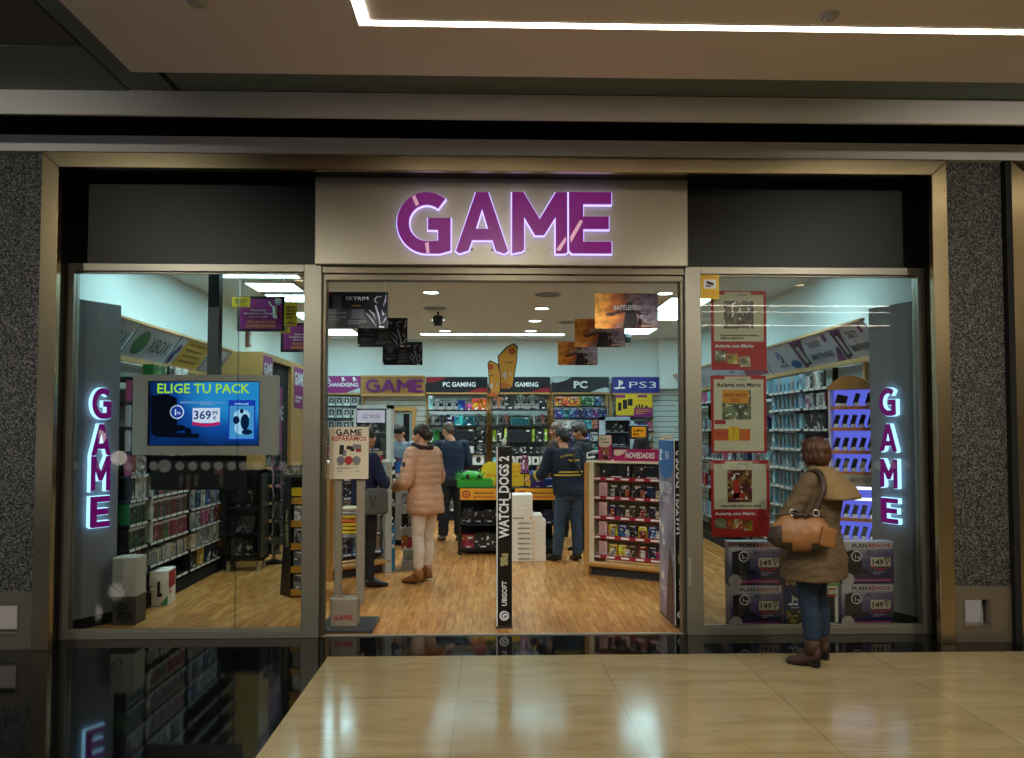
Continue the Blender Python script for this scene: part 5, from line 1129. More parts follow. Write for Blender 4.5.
def head_m(t, W, H):
    q = MB(); q.add([(x * W, -.002, z * H) for x, z in ((.2, .02), (.5, .02), (.5, .32))], [(0, 1, 2)]); q.build('corner_swoosh', M_hwhite, t)
    MB().fit('MERCHANDISING', (.0, 0, .38 * H), X_, Z_, .9 * W, .22 * H, bold=.02, lift=.003).build('lettering', M_wink, t)
    for fx in (-.2, .12, .36):
        q = MB(); x = fx * W; 
        if fx < 0: q.add([(x - .06, -.003, .68 * H), (x - .045, -.003, .68 * H), (x, -.003, .86 * H), (x, -.003, .93 * H)], [(0, 1, 2, 3)]); q.add([(x, -.003, .93 * H), (x, -.003, .86 * H), (x + .045, -.003, .68 * H), (x + .06, -.003, .68 * H)], [(0, 1, 2, 3)]); q.box(x - .05, x + .05, -.0035, -.002, .68 * H, .72 * H)
        else: q.disc((x, -.003, .86 * H), X_, Z_, .025, m=0); q.box(x - .012, x + .012, -.0035, -.002, .68 * H, .84 * H); q.obox((x + .03, -.003, .78 * H), (.05, .002, .015), (0, .6, 0))
        q.build('small_symbol', M_wink, t)
def head_g(t, W, H):
    q = MB(); game_word(q, (.02 * W, -.02, .5 * H), X_, Z_, .62 * H, 0, .003, track=.05, sx=1.22); q.build('lettering', mat('deep_purple_letters', '6a1766', rough=.4), t)
    q = MB().box(-W / 2, W / 2, -.02, 0, 0, .04).box(-W / 2, W / 2, -.02, 0, H - .03, H); q.build('rail', M_woodh, t)
for lb, px, m, f in (('magenta merchandise sign at the left end of the back wall', (314, 376, 360.5, 393), M_purple, head_m), ('beech board with large purple capitals on the back wall', (361, 375.5, 425, 396), mat('oak_board', 'a8763a', rough=.45, var=.18, scale=5, stretch=(12, 1, 1)), head_g),
                     ('black sign with red corners left of the foot-shaped tags', (426, 377, 487.5, 392.5), M_hblack, head_pc), ('black sign with red corners partly behind the foot-shaped tags', (489.5, 377, 550, 392.5), M_hblack, head_pc),
                     ('black sign with pale corners and two white letters', (552, 377, 609, 392.5), M_hblack, head_p), ('blue sign with white console lettering on the back wall', (612.5, 377, 659, 393), M_blue, head_ps)):
    x0, x1, z0, z1 = rectY(*px, 8.3)
    t = thing('wall_sign', lb, 'sign', ((x0 + x1) / 2, 8.3, z0)); W, H = x1 - x0, z1 - z0
    MB().box(-W / 2, W / 2, 0, .03, 0, H).build('board', m, t); f(t, W, H)
    if f is not head_g: MB().box(-W / 2, W / 2, -.02, .03, -.03, 0).build('lower_rail', M_woodh, t)
BX = {}
def bbay(key, lb, px0, px1, ys):
    x0, x1 = atY(px0, 430, YF).x, atY(px1, 430, YF).x; lev = [zpx(y) for y in ys]; BX[key] = (x0, x1, lev)
    bay('wall_shelf_unit', lb, (x0, YF, 0), 0, x1 - x0, .365, lev, 2.34, group='back wall shelves', strip=M_shelf)
bbay('m', 'back wall shelves under the magenta merchandise sign', 310, 360, (406, 418, 430, 443, 456, 470))
bbay('g', 'back wall shelves under the left black and red sign', 426, 488, (410, 425.5, 442.5, 453.5, 465, 478, 494, 511))
bbay('h', 'back wall shelves under the black sign behind the foot-shaped tags', 490, 550, (409, 425, 441.5, 453, 465, 478, 494, 511))
bbay('p', 'back wall shelves under the black sign with pale corners', 553, 609, (406, 417.5, 429, 441.5, 453.5, 466, 482, 498))
bbay('s', 'back wall shelves under the blue sign', 613, 655, (417.5, 431, 441, 453, 466))
SHB = ['top', 'second', 'third', 'fourth', 'fifth', 'sixth', 'seventh', 'lowest']
BN = dict(m='under magenta back sign', g='under left black-red sign', h='under black sign behind tags', p='under two-letter black sign', s='under blue console sign')
def brow(key, k, sq, **kw):
    x0, x1, lev = BX[key]; row(frame((x0, YF, 0), 0), 0, .04, x1 - x0 - .04, lev[k], SHB[k] + ' shelf ' + BN[key], sq, **kw)
for k in range(3): brow('m', k, seq('window', ['silver', 'white', 'silver'], 6, .12, .165, .1))
brow('m', 3, rseq('carton', ['navy', 'purple', 'blue', 'grey'], 5, .14, .17, .1)); brow('m', 4, rseq('window', ['white', 'silver', 'pink'], 6, .12, .165, .1)); brow('m', 5, rseq('carton', ['white', 'black', 'red'], 5, .14, .18, .1))
brow('g', 0, [('carton', 'paleblue', .08, .26, .06)] + seq('headset', ['silver', 'grey', 'silver'], 3, .15, .19, .1) + [('carton', 'blue', .14, .18, .1), ('carton', 'pink', .12, .12, .1), ('carton', 'orange', .13, .21, .1), ('carton', 'orange', .13, .21, .1)])
brow('g', 1, [('headset', 'silver', .16, .19, .1), ('headset', 'navy', .16, .19, .1), ('carton', 'navy', .16, .2, .1), ('carton', 'cyan', .14, .2, .1), ('carton', 'teal', .22, .17, .1), ('headset', 'navy', .14, .22, .1), ('carton', 'navy', .1, .2, .1)])
brow('g', 2, [('carton', 'green', .09, .23, .08), ('carton', 'green', .09, .23, .08), ('carton', 'black', .14, .2, .08), ('keyboard', 'dark', .48, .24, .06), ('carton', 'black', .2, .22, .08)])
brow('g', 3, [('card', 'white', .19, .13, .01), ('carton', 'red', .12, .09, .06), ('carton', 'brown', .16, .1, .06), ('card', 'white', .2, .14, .01), ('carton', 'dark', .15, .1, .06)])
brow('g', 4, [('card', 'silver', .22, .16, .02), ('headset', 'black', .16, .18, .08), ('carton', 'silver', .22, .14, .1), ('card', 'white', .21, .2, .03)])
brow('g', 5, [('carton', 'silver', .25, .14, .1), ('headset', 'dark', .16, .18, .08), ('carton', 'silver', .3, .13, .1), ('carton', 'dark', .2, .16, .1)])
brow('h', 0, [('headset', 'orange', .2, .22, .12), ('carton', 'dark', .16, .25, .1), ('headset', 'grey', .18, .26, .12), ('headset', 'grey', .18, .26, .12), ('carton', 'dark', .14, .25, .1)])
brow('h', 1, [('headset', 'silver', .16, .2, .12), ('headset', 'orange', .1, .2, .1), ('keyboard', 'teal', .32, .13, .1), ('headset', 'white', .12, .19, .1), ('headset', 'red', .14, .2, .1)])
brow('h', 2, [('carton', 'lime', .06, .2, .1), ('carton', 'dark', .11, .22, .1), ('carton', 'lime', .05, .24, .1), ('keyboard', 'dark', .42, .21, .08), ('carton', 'lime', .05, .23, .1), ('carton', 'dark', .14, .22, .1), ('carton', 'lime', .05, .22, .1)])
brow('h', 3, rseq('carton', ['grey', 'dark', 'silver', 'pink', 'black'], 8, .11, .11, .08)); brow('h', 4, [('carton', 'paleblue', .12, .14, .1), ('carton', 'pink', .12, .18, .1)] + seq('card', 'white', 5, .13, .16, .06)); brow('h', 5, [('carton', 'paleblue', .3, .1, .1), ('carton', 'cyan', .25, .12, .1), ('carton', 'blue', .3, .14, .1)])
brow('p', 0, [('case', 'orange', .23, .17, .03), ('case', 'orange', .23, .17, .03), ('case', 'green', .13, .18, .02), ('case', 'green', .13, .18, .02), ('case', 'blue', .13, .17, .02), ('case', 'blue', .13, .17, .02)])
brow('p', 1, seq('case', ['blue', 'teal', 'blue', 'navy', 'blue', 'purple', 'blue'], 7, .135, .17, .02)); brow('p', 2, [('case', 'white', .14, .17, .02), ('case', 'white', .14, .17, .02), ('case', 'silver', .12, .17, .02)] + seq('case', ['teal', 'cyan', 'red', 'blue'], 4, .135, .17, .02))
brow('p', 3, [('card', 'white', .16, .19, .03), ('case', 'purple', .135, .18, .02)] + seq('case', ['teal', 'blue', 'silver', 'blue'], 4, .135, .17, .02)); brow('p', 4, [('card', 'white', .14, .19, .03), ('case', 'purple', .13, .17, .02)] + rseq('case', ['blue', 'teal', 'silver'], 4, .135, .17, .02)); brow('p', 5, rseq('case', ['blue', 'silver', 'white'], 6, .135, .17, .02))
brow('s', 1, [('case', 'black', .135, .16, .02), ('case', 'grey', .135, .16, .02), ('carton', 'white', .1, .13, .05), ('carton', 'blue', .13, .15, .05), ('carton', 'pink', .1, .17, .05)]); brow('s', 2, rseq('case', ['silver', 'white', 'paleblue', 'navy'], 5, .12, .12, .02)); brow('s', 3, [('carton', 'dark', .2, .15, .05), ('carton', 'silver', .15, .17, .05), ('case', 'red', .16, .18, .02)]); brow('s', 4, rseq('carton', ['silver', 'white', 'pink'], 4, .13, .17, .05))
for kk in ('g', 'h', 'p'):
    for j in (6, 7): brow(kk, j, rseq('carton', ['dark', 'black', 'navy', 'grey', 'silver'], 6, .15, .22, .1, .3))
# yellow and magenta offer board over the blue bay's shelf
x0, x1, z0, z1 = rectY(616, 394.5, 652, 417, 8.2)
t = thing('offer_board', 'yellow and magenta offer board with black consoles under the blue sign', 'sign', ((x0 + x1) / 2, 8.2, z0)); W, H = x1 - x0, z1 - z0
MB().box(-W / 2, W / 2, 0, .02, 0, H).build('board', M_yellow, t)
q = MB(); patch(q, -W / 2, W / 2, 0, .07 * H); patch(q, .0, W / 2, .07 * H, .42 * H); patch(q, -W * .49, -W * .24, .85 * H, .98 * H); patch(q, .1 * W, .36 * W, .87 * H, .98 * H); q.build('magenta_fields', M_purple, t)
q = MB()
for x, w, z, h in ((-.44, .09, .28, .36), (-.31, .12, .36, .4), (-.17, .13, .5, .3), (.05, .05, .42, .1), (.13, .04, .42, .16), (.2, .05, .42, .14), (.3, .08, .42, .08)): patch(q, x * W, (x + w) * W, z * H, (z + h) * H, y=-.002)
q.build('console_print', M_ink, t)
q = MB(); q.scribble((.03 * W, 0, .68 * H), X_, Z_, .42 * W, .08 * H, seed=3); q.scribble((.05 * W, 0, .12 * H), X_, Z_, .4 * W, .26 * H, seed=4, rows=3); q.build('small_print', M_orange, t)
# wooden serving hatch in the slat wall
x0, x1, z0, z1 = rectY(391, 407, 416, 486, 8.4)
t = struct(MB().box(x0, x0 + .07, 8.36, 8.47, z0, z1).box(x1 - .07, x1, 8.36, 8.47, z0, z1).box(x0 + .07, x1 - .07, 8.36, 8.47, z1 - .07, z1), 'window_3', M_wood)
MB().box(x0 + .07, x1 - .07, 8.43, 8.468, z0, z1 - .07).build('dark_opening', M_dark, t); MB().box(x0 + .07, x0 + .22, 8.40, 8.42, z0, z1 - .07).box(x1 - .12, x1 - .07, 8.40, 8.42, z0, z1 - .07).build('sliding_leaf', mat('leaf_grey', '8fa0a2', rough=.4), t)
MB().box(x0 + .22, x1 - .12, 8.405, 8.42, 1.95, 1.99).build('glazing_bar', M_lgrey, t)
# corner box-out right of the blue sign
struct(MB().box(atY(660, 400, 8.3).x, XR, 8.25, YB - .03, 2.42, HC), 'wall_corner_boxing', M_wallpaint)
# ---------------------------------------------------------------- beech stockroom block with purple panels, left
def block():
    t = thing('stockroom_block', 'beech clad block with purple capitals panels at the left wall', 'cupboard', (-3.25, 3.84, 0)); x1 = .32; D = 2.3; H = 2.66; x0 = -.298
    q = MB().box(x0, x1, 0, .5, 0, H).box(x0, x1, 1.5, 1.62, 0, H).box(x0, x1, .5, 1.5, 2.58, H).box(x0, x1, 1.62, D, 0, H).box(x0, x0 + .1, .5, 1.5, 0, 2.58)
    q.build('carcass', M_wood, t)
    MB().box(x0 + .1, x1 - .05, .5, 1.5, 0, 2.58).build('dark_recess', M_dark, t)
    for y0, y1, z0, z1, nm in ((.03, .47, 2.28, 2.62, 0), (1.66, 2.26, 1.98, 2.60, 1), (.52, .98, .8, 2.25, 2)):
        X = x1 + .004
        p = MB().box(x1 - .02 if nm < 2 else x1 - .05, X, y0, y1, z0, z1).build('purple_panel', M_purple, t)
        q = MB(); game_word(q, (X, (y0 + y1) / 2, z0 + (z1 - z0) * (.5 if nm == 0 else .72 if nm == 1 else .75)), Y_, Z_, .16 if nm == 0 else .2, 0, .003, sx=.75 if nm else .62); q.build('panel_lettering', M_wink if nm < 2 else M_lgrey, p)
        if nm: q = MB(); q.scribble((X, y0 + .08, z0 + .08), Y_, Z_, (y1 - y0) * .7, .12, seed=2, rows=2, lift=.003); q.build('panel_small_print', M_wink, p)
block()
p = atY(253, 350, 7.9); t = thing('wall_alarm', 'narrow brown alarm box high on the wall behind the purple signs', 'alarm', (XL + .03, 5.2, 2.86)); MB().box(-.03, .02, -.06, .06, 0, .22).build('box', mat('alarm_brown', '8a5a4a'), t); MB().box(.02, .028, -.03, .03, .05, .17).build('glass_front', M_lgrey, t)
# ---------------------------------------------------------------- dark display cabinet, hanging board, spinner, cardboard stand
def dark_cabinet():
    x0, x1, z0, z1 = rectY(222, 470, 262, 571, 2.98)
    t = thing('display_cabinet', 'black glass-fronted cabinet on short legs in the dim left aisle', 'cabinet', ((x0 + x1) / 2, 2.98, 0)); w = (x1 - x0) / 2; H = z1; D = .34
    MB().box(-w, -w + .03, 0, D, .12, H).box(w - .03, w, 0, D, .12, H).box(-w, w, D - .02, D, .12, H).box(-w, w, 0, D, .12, .16).box(-w, w, 0, D, H - .04, H).build('carcass', M_black, t)
    for z in (.42, .72): MB().box(-w + .03, w - .03, .03, D - .02, z, z + .015).build('shelf', M_dgrey, t)
    for s_ in (0, 1): MB().box(-w + .03 + s_ * (w - .03), -w + .03 + (s_ + 1) * (w - .03) - .004, .0, .006, .16, H - .04).build('glass_door', M_pane, t)
    for s_ in (-1, 1):
        for y in (.05, D - .05): MB().tube([(s_ * (w - .05), y, 0), (s_ * (w - .05), y, .12)], .02).build('leg', M_steel, t)
    F = frame((t.location.x, 2.98, 0), 0)
    for z, nm in ((.16, 'bottom'), (.435, 'middle'), (.735, 'top')): row(F, 0, -w + .06, w - .06, z, nm + ' shelf of black aisle cabinet', rseq('carton', ['dark', 'black', 'grey', 'navy'], 4, .13, .2, .1), yoff=.12)
dark_cabinet()
def dis_board():
    x0, x1, z0, z1 = rectY(150, 456, 246, 490, .72)
    t = thing('hanging_board', 'dim black game banner hanging under the video screen', 'banner', ((x0 + x1) / 2, .73, z0)); W, H = x1 - x0, z1 - z0
    MB().box(-W / 2, W / 2, 0, .01, 0, H).build('board', M_black, t)
    MB().fit('DISHONORED', (.12 * W, 0, .66 * H), X_, Z_, .5 * W, .14 * H, bold=0, lift=.002).build('title', mat('dim_grey_ink', '4a4744'), t)
    q = MB()
    for x in (-.2, -.12, -.04, .22): q.add([(x * W, -.001, .1 * H), ((x + .03) * W, -.001, .1 * H), ((x + .045) * W, -.001, .4 * H), ((x + .02) * W, -.001, .5 * H), ((x - .01) * W, -.001, .36 * H)], [tuple(range(5))])
    q.build('figures_print', mat('figure_brown', '3b332c'), t); q = MB(); patch(q, .16 * W, .26 * W, .46 * H, .58 * H); patch(q, -.13 * W, -.08 * W, .0, .12 * H); q.build('red_badges', mat('dim_red', '5a2a2a'), t)
    for x in (-.42, .42): MB().tube([(x * W, .02, H), (x * W, .02, H + .05)], .004).build('hook', M_dgrey, t)
dis_board()
def spinner():
    p = atZ(274, 563, 0); H = 1.42
    t = thing('card_spinner', 'tall revolving rack of point cards behind the dark cardboard stand', 'rack', (p.x, p.y, 0))
    MB().tube([(0, 0, .05), (0, 0, H)], .02).build('pole', M_steel, t); MB().lathe([(.13, 0), (.13, .02), (.03, .05)]).build('base', M_black, t)
    for k in range(6):
        z = .12 + k * .215
        for i, (dx, rz) in enumerate(((-.05, 0), (.055, 0))):
            o = MB().box(dx - .045, dx + .045, -.10, -.085, z, z + .18).build('pocket', M_tray, t)
            MB().box(dx - .04, dx + .04, -.098, -.088, z + .01, z + .175).build('card', A_cover, o, color=R.choice([PAL['silver'], PAL['grey'], PAL['teal'], PAL['white']]))
        MB().box(-.11, .11, -.085, .085, z, z + .01).build('tier', M_dgrey, t)
spinner()
def war_stand():
    x0, x1, z0, z1 = rectY(290.5, 437, 318, 597, 1.5)
    t = thing('cardboard_stand', 'black and amber cardboard game stand behind the left window post', 'display stand', (x0, 1.5, 0)); W = x1 - x0; D = .42; H = 1.30
    q = MB(); prof = [(-.13, 0), (0, 0), (0, H), (-.1, H - .0), (-.115, 1.05), (-.13, .98), (-.11, .7), (-.13, .55)]
    # side wall splays out to the left of the shelves
    q.add([(-.145, .16, 0), (0, 0, 0), (0, 0, H - .12), (-.10, .14, H - .1), (-.125, .16, .8), (-.11, .15, .62)], [tuple(range(6))]); q.box(-.01, 0, .005, D, 0, H - .1); q.box(W - .01, W, 0, D, 0, H - .1); q.box(0, W, D - .01, D, 0, H)
    q.build('side_walls', M_black, t)
    u = V((.145, -.16, 0)).normalized()
    MB().fit('CALL OF DUTY', V((-.07, .077, .86)), -Z_, u, .38, .05, bold=.03, lift=.003, align='LEFT').build('side_lettering', mat('stand_sand', 'b8ab7c'), t)
    for k in range(5):
        z = .06 + k * .225; MB().box(.0, W - .01, .01, D - .01, z, z + .012).box(0, W - .01, .0, .01, z - .045, z + .02).build('shelf', mat('stand_amber', 'a8751f', rough=.6), t)
    h = MB().box(-.09, W, -.005, .01, H - .12, H).build('header', mat('stand_header', '57544c'), t)
    MB().fit('CALL OF DUTY', (.03, -.005, H - .09), X_, Z_, .21, .06, bold=.03, lift=.003).build('header_lettering', mat('stand_pale', 'd8d2bd'), h)
    MB().box(.0, W - .01, .0, .008, 1.0, 1.08).build('yellow_band', M_yellow, t)
    F = frame((x0, 1.5, 0), 0)
    for k in range(4): row(F, 0, .02, W - .03, .073 + k * .225, ('lowest', 'second', 'third', 'top')[k] + ' tier of amber cardboard stand', rseq('case', ['grey', 'white', 'red', 'cream'], 2, .135, .15, .016), yoff=.03)
war_stand()
# loose cartons standing on the floor, left window
def lbox(lb, px, Y, D, body, paint, rz=0.0, cat='box', z0=None, name='carton'):
    x0, x1, a, b_ = rectY(*px, Y); z = a if z0 is None else z0
    if z0 is None and abs(a) < .12: z = 0
    t = thing(name, lb, cat, ((x0 + x1) / 2, Y, z), rz); W, H = x1 - x0, b_ - z
    MB().box(-W / 2, W / 2, 0, D, 0, H).build('body', body, t, bevel=.003); paint(t, W, H, D); return t, W, H
def pr_vr(t, W, H, D):
    q = MB(); q.box(-.06 * W, .08 * W, -.003, 0, .26 * H, .7 * H); q.box(.0, .2 * W, -.003, 0, .26 * H, .36 * H); q.build('device_picture', M_ink, t)
    q = MB(); q.add([(.1 * W, -.002, .01), (W * .49, -.002, .01), (W * .49, -.002, .1)], [(0, 1, 2)]); q.build('green_corner', M_xgreen, t)
    q = MB(); q.quad((W / 2 + .002, .02, .5 * H), (W / 2 + .002, D - .02, .5 * H), (W / 2 + .002, D - .02, .96 * H), (W / 2 + .002, .02, .96 * H)); q.scribble((W / 2, .04, .3 * H), Y_, Z_, D * .6, .1, seed=3, rows=2, lift=.003); q.build('red_side_print', M_redink, t)
lbox('white carton with a black device picture standing on the floor, left window', (149, 571, 168, 603), 1.15, .26, M_white, pr_vr, rz=.12)
def pr_net(t, W, H, D):
    q = MB()
    for k in range(6): q.tube([(-W / 2 + W * k / 5, -.004, 0), (-W / 2 + W * k / 5, -.004, H)], .003, 5)
    for k in range(7): q.tube([(-W / 2, -.004, H * k / 6), (W / 2, -.004, H * k / 6)], .003, 5)
    q.build('wire_front', M_dgrey, t); q = MB(); q.disc((.05 * W, -.002, .3 * H), X_, Z_, .07, .05); q.disc((-.1 * W, -.002, .6 * H), X_, Z_, .06, .05); q.build('dark_print', M_ink, t)
t, W, H = lbox('dark wire-fronted gift carton at the foot of the left glowing panel', (112, 597, 136, 628), .42, .2, mat('gift_brown', '4b4436', rough=.6), pr_net)
def pr_con(t, W, H, D):
    q = MB(); q.add([(-.48 * W, -.002, .3 * H), (-.05 * W, -.002, .12 * H), (.02 * W, -.002, .95 * H), (-.48 * W, -.002, .95 * H)], [(0, 1, 2, 3)]); q.build('console_picture', mat('console_grey', 'a39f98'), t)
    q = MB(); q.tube([(-.48 * W, -.003, .3 * H), (-.06 * W, -.003, .11 * H), (.02 * W, -.003, .3 * H)], .006, 6); q.build('shadow_line', M_dgrey, t)
x0, x1, a, b_ = rectY(112, 558, 136, 597, .42)
lbox('grey-white console carton standing on the dark wire-fronted one', (111, 558, 136, 597), .42, .21, mat('carton_greige', 'b9b3a6', rough=.6), pr_con, z0=H + .001)
# ---------------------------------------------------------------- angled gondolas with beech ends
M_gond = mat('gondola_ivory', 'e6dcc2', rough=.5)
def gondola(lb, A, B_, H, levels, D=.45, strip=None, right=None):
    A, B_ = V((A[0], A[1], 0)), V((B_[0], B_[1], 0)); d = B_ - A; L = d.length; rz = math.atan2(d.y, d.x)
    t = thing('gondola', lb, 'shelves', A, rz)
    MB().box(.05, L - .05, D - .03, D, .12, H).build('back_panel', M_gond, t)
    for x in (0, L - .05):
        (MB().box(x - .03, x + .06, -.012, .05, 0, H).build('grey_post', right, t) if right and x else MB().box(x - .005, x + .045, -.01, .05, 0, H).build('beech_post', M_wood, t)); (None if x else MB().box(.046, .105, .0, .02, 0.1, H).build('ivory_margin', M_gond, t)); MB().box(x + .005, x + .045, .05, D, .02, H).build('end_panel', M_gond, t)
    MB().box(.05, L - .05, .06, D - .03, 0, .1).build('plinth', M_dgrey, t); MB().tube([(0, .02, .13), (L, .02, .13)], .035, 12).build('bumper_rail', M_wood, t)
    MB().box(-.01, L + .01, .05, D + .01, H, H + .025).build('top_board', M_gond, t)
    for z in levels:
        q = MB().box(.05, L - .05, .06, D - .03, z - .015, z, 0); q.box(.05, L - .05, .04, .06, z - .03, z + .012, 1)
        n = 5
        for i in range(n): a = .07 + (L - .14) * i / n; q.add([(a, .0385, z - .02), (a + .10, .0385, z - .02), (a + .10, .0385, z + .002), (a, .0385, z + .002)], [(0, 1, 2, 3)], 2)
        q.build('shelf', [M_gond, strip or M_stripr, M_wink], t)
    return t, rz, L, frame(A, rz)
# right: new releases
GA, GB = (1.09, 2.66), (1.95, 2.10)
t, rz, L, F = gondola('angled beech-ended gondola of new games right of the doorway', GA, GB, 1.275, (1.105, .89, .667, .445, .224))
row(F, rz, .12, L - .06, 1.105, 'top shelf of new games gondola', [('carton', 'dark', .38, .145, .05), ('carton', 'dark', .38, .145, .05)], yoff=.09)
for k, (z, cols) in enumerate(((.89, ['dark', 'black', 'navy', 'dark']), (.667, ['dark', 'brown', 'dark', 'navy', 'green']), (.445, ['red', 'blue', 'white', 'dark', 'silver', 'yellow']), (.224, ['brown', 'green', 'navy', 'red', 'dark', 'yellow']))):
    row(F, rz, .12, L - .06, z, ('second', 'third', 'fourth', 'lowest')[k] + ' shelf of new games gondola', [('list', 'f0c4cc', .10, .16, .01)] + rseq('case', cols, 5 if k < 1 else 6, .115 if k < 1 else .10, .135, .02), yoff=.09)
    row(F, rz, .22, L - .08, z, ('second', 'third', 'fourth', 'lowest')[k] + ' shelf front of new games gondola', rseq('case', ['white', 'silver', 'red', 'cream'], 4, .05, .09, .008), yoff=.065)
# sign along its top
q0 = thing('counter_sign', 'magenta sign in white capitals standing along the right gondola top', 'sign', F(.30, .12, 1.30), rz); W = L - .32
MB().box(0, W, 0, .015, 0, .135).build('board', mat('sign_magenta', 'b3195f', rough=.4), q0); MB().fit('NOVEDADES', (W * .46, 0, .036), X_, Z_, W * .50, .062, bold=.03, lift=.002, shear=.15).build('lettering', M_wink, q0)
q = MB(); q.add([(.01, -.001, .125), (.01, -.001, .07), (.06, -.001, .055), (.12, -.001, .08), (.18, -.001, .125)], [tuple(range(5))]); q.add([(W - .01, -.001, .01), (W - .01, -.001, .09), (W - .06, -.001, .06), (W - .14, -.001, .01)], [tuple(range(4))]); q.build('swoosh_print', M_cream, q0)
def offer_card(lb, px, Y, zb=None, rz=0.0, foot=None):
    x0, x1, z0, z1 = rectY(*px, Y); z0 = zb if zb is not None else z0
    t = thing('offer_card', lb, 'sign', ((x0 + x1) / 2, Y, z0), rz); W, H = x1 - x0, z1 - z0
    MB().box(-W / 2, W / 2, 0, .012, 0, H).build('board', mat('offer_magenta', 'a8215f', rough=.45), t)
    q = MB(); q.add([(-W * .48, -.001, .62 * H), (-W * .3, -.001, .52 * H), (W * .2, -.001, .52 * H), (W * .48, -.001, .66 * H), (W * .48, -.001, .99 * H), (-W * .48, -.001, .99 * H)], [tuple(range(6))]); q.build('cream_field', M_cream, t)
    q = MB(); q.fit('Oferta', (-.12 * W, 0, .82 * H), X_, Z_, .5 * W, .06 * H, bold=.02, lift=.002); q.scribble((-.2 * W, 0, .68 * H), X_, Z_, .55 * W, .08 * H, seed=3, lift=.002); q.build('lettering', M_ink, t)
    patch(MB(), -.3 * W, .3 * W, .04 * H, .46 * H).build('game_picture', A_cover, t, color='9a3c3c')
    if foot: MB().tube([(0, .015, foot - z0), (0, .015, H * .5)], .008, 8).build('stem', M_steel, t)
p = F(.17, .1, 1.30); a = rectY(598, 435, 612, 461, p.y)
offer_card('tall cream and magenta offer card on the left end of the right gondola', (598, 435, 612, 461), p.y, 1.301, rz)
q = thing('black_pouch', 'black pouch with a white mark lying on the corner of the right gondola', 'pouch', F(-.02, .30, 1.301), rz)
m1 = MB(); m1.ell((.06, 0, .05), (.14, .12, .05)); m1.build('bag', M_black, q, smooth=True); m1 = MB(); m1.tube([(-.05, -.09, .03), (-.07, -.06, .07), (.0, -.06, .095), (.08, -.05, .1)], .012); m1.build('white_mark', M_wink, q); m1 = MB(); m1.tube([(-.04, -.12, .02), (.06, -.125, .035)], .014); m1.build('white_piping', M_wink, q)
# left twin, seen behind the security gate
t, rzl, Ll, FL = gondola('angled gondola behind the left security gate with leaflets', (-1.75, 2.32), (-1.16, 2.90), 1.275, (1.1, .89, .68, .47, .26), strip=mat('price_strip_blue', '2b5f9c', rough=.5), right=M_lgrey)
for k, z in enumerate((1.1, .89, .68, .47, .26)):
    nm = ('top', 'second', 'third', 'fourth', 'lowest')[k] + ' shelf of left angled gondola'
    row(FL, rzl, .07, Ll - .06, z, nm, rseq('case', ['paleblue', 'silver', 'navy', 'blue'], 3, .13, .17, .02) + [('list', 'white', .1, .17, .01), ('list', 'white', .1, .17, .01)], yoff=.10)
p = FL(.33, .1, 1.30); offer_card('cream and magenta offer card on the left gondola beside the repair notice', (371, 451, 384, 470), p.y, 1.301, rzl)
# yellow bags folded in a pile on the left gondola's foot
t = thing('bag_pile_shelf', 'small steel tray holding folded bags behind the gate posts', 'tray', (atY(347.5, 535, 1.15).x, 1.15, 0)); zt = atY(347, 535, 1.15).z
MB().box(-.09, .09, 0, .25, zt - .02, zt).build('tray', M_grey, t)
for s_ in (-1, 1): MB().tube([(s_ * .08, .12, 0), (s_ * .08, .12, zt - .02)], .012).build('leg', M_grey, t)
for k, c in enumerate(('yellow', 'yellow', 'yellow', 'orange', 'yellow', 'silver', 'cream')):
    o = MB(); o.obox((0, .12, .017), (.15 + .015 * R.random(), .2, .032), (0, 0, R.uniform(-.1, .1))); z = zt + .001 + k * .037
    b_ = o.build('folded_bag', M_obj, None, bevel=.012, seg=2, loc=(t.location.x + R.uniform(-.01, .01), 1.15, z), color=PAL[c])
    tag(b_, ('%s folded bag, %s from the bottom of the pile behind the gate' % (c, ORD[k])), 'bag', 'folded bags behind the gate')
# dotted end strip and little rack at the gondola's right end
p = FL(Ll + .06, .05, 0)
t = thing('end_banner', 'narrow blue and black spotted banner at the right end of the left gondola', 'banner', p, 0); W = .075
MB().box(-W / 2, W / 2, 0, .02, 0, 1.22).build('board', M_black, t); q = MB(); patch(q, -W / 2, W / 2, 0, .3); q.add([(-W / 2, -.001, .3), (W / 2, -.001, .3), (W / 2, -.001, .62)], [(0, 1, 2)]); q.build('blue_foot', mat('banner_blue', '2f86b4'), t)
q = MB(); rr = random.Random(4)
for k in range(26): q.disc((rr.uniform(-.025, .025), -.002 - k * .00005, rr.uniform(.2, 1.2)), X_, Z_, rr.uniform(.008, .02), rr.uniform(.01, .03), seg=8)
q.build('white_spots', M_wink, t)
xr0, xr1, _, _ = rectY(400, 460, 414, 560, 3.0)
t = thing('accessory_rack', 'low rack of small accessories in front of the woman in the tan jacket', 'rack', (xr0, 3.0, 0)); W = xr1 - xr0 + .10
MB().box(0, W, .3, .33, 0, 1.2).build('back_panel', M_lgrey, t)
for z in (.25, .5, .75, 1.0): MB().box(0, W, 0, .3, z - .015, z).build('shelf', M_lgrey, t)
MB().box(.02, W - .02, .02, .3, 0, .1).build('plinth', M_grey, t)
Fr = frame((xr0, 3.0, 0), 0)
for k, z in enumerate((.25, .5, .75, 1.0)): row(Fr, 0, .01, W, z, ('lowest', 'second', 'third', 'top')[k] + ' shelf of small accessory rack', rseq('carton', ['silver', 'grey', 'red', 'black', 'white'], 4, .08, .16, .04, .3), yoff=.04)
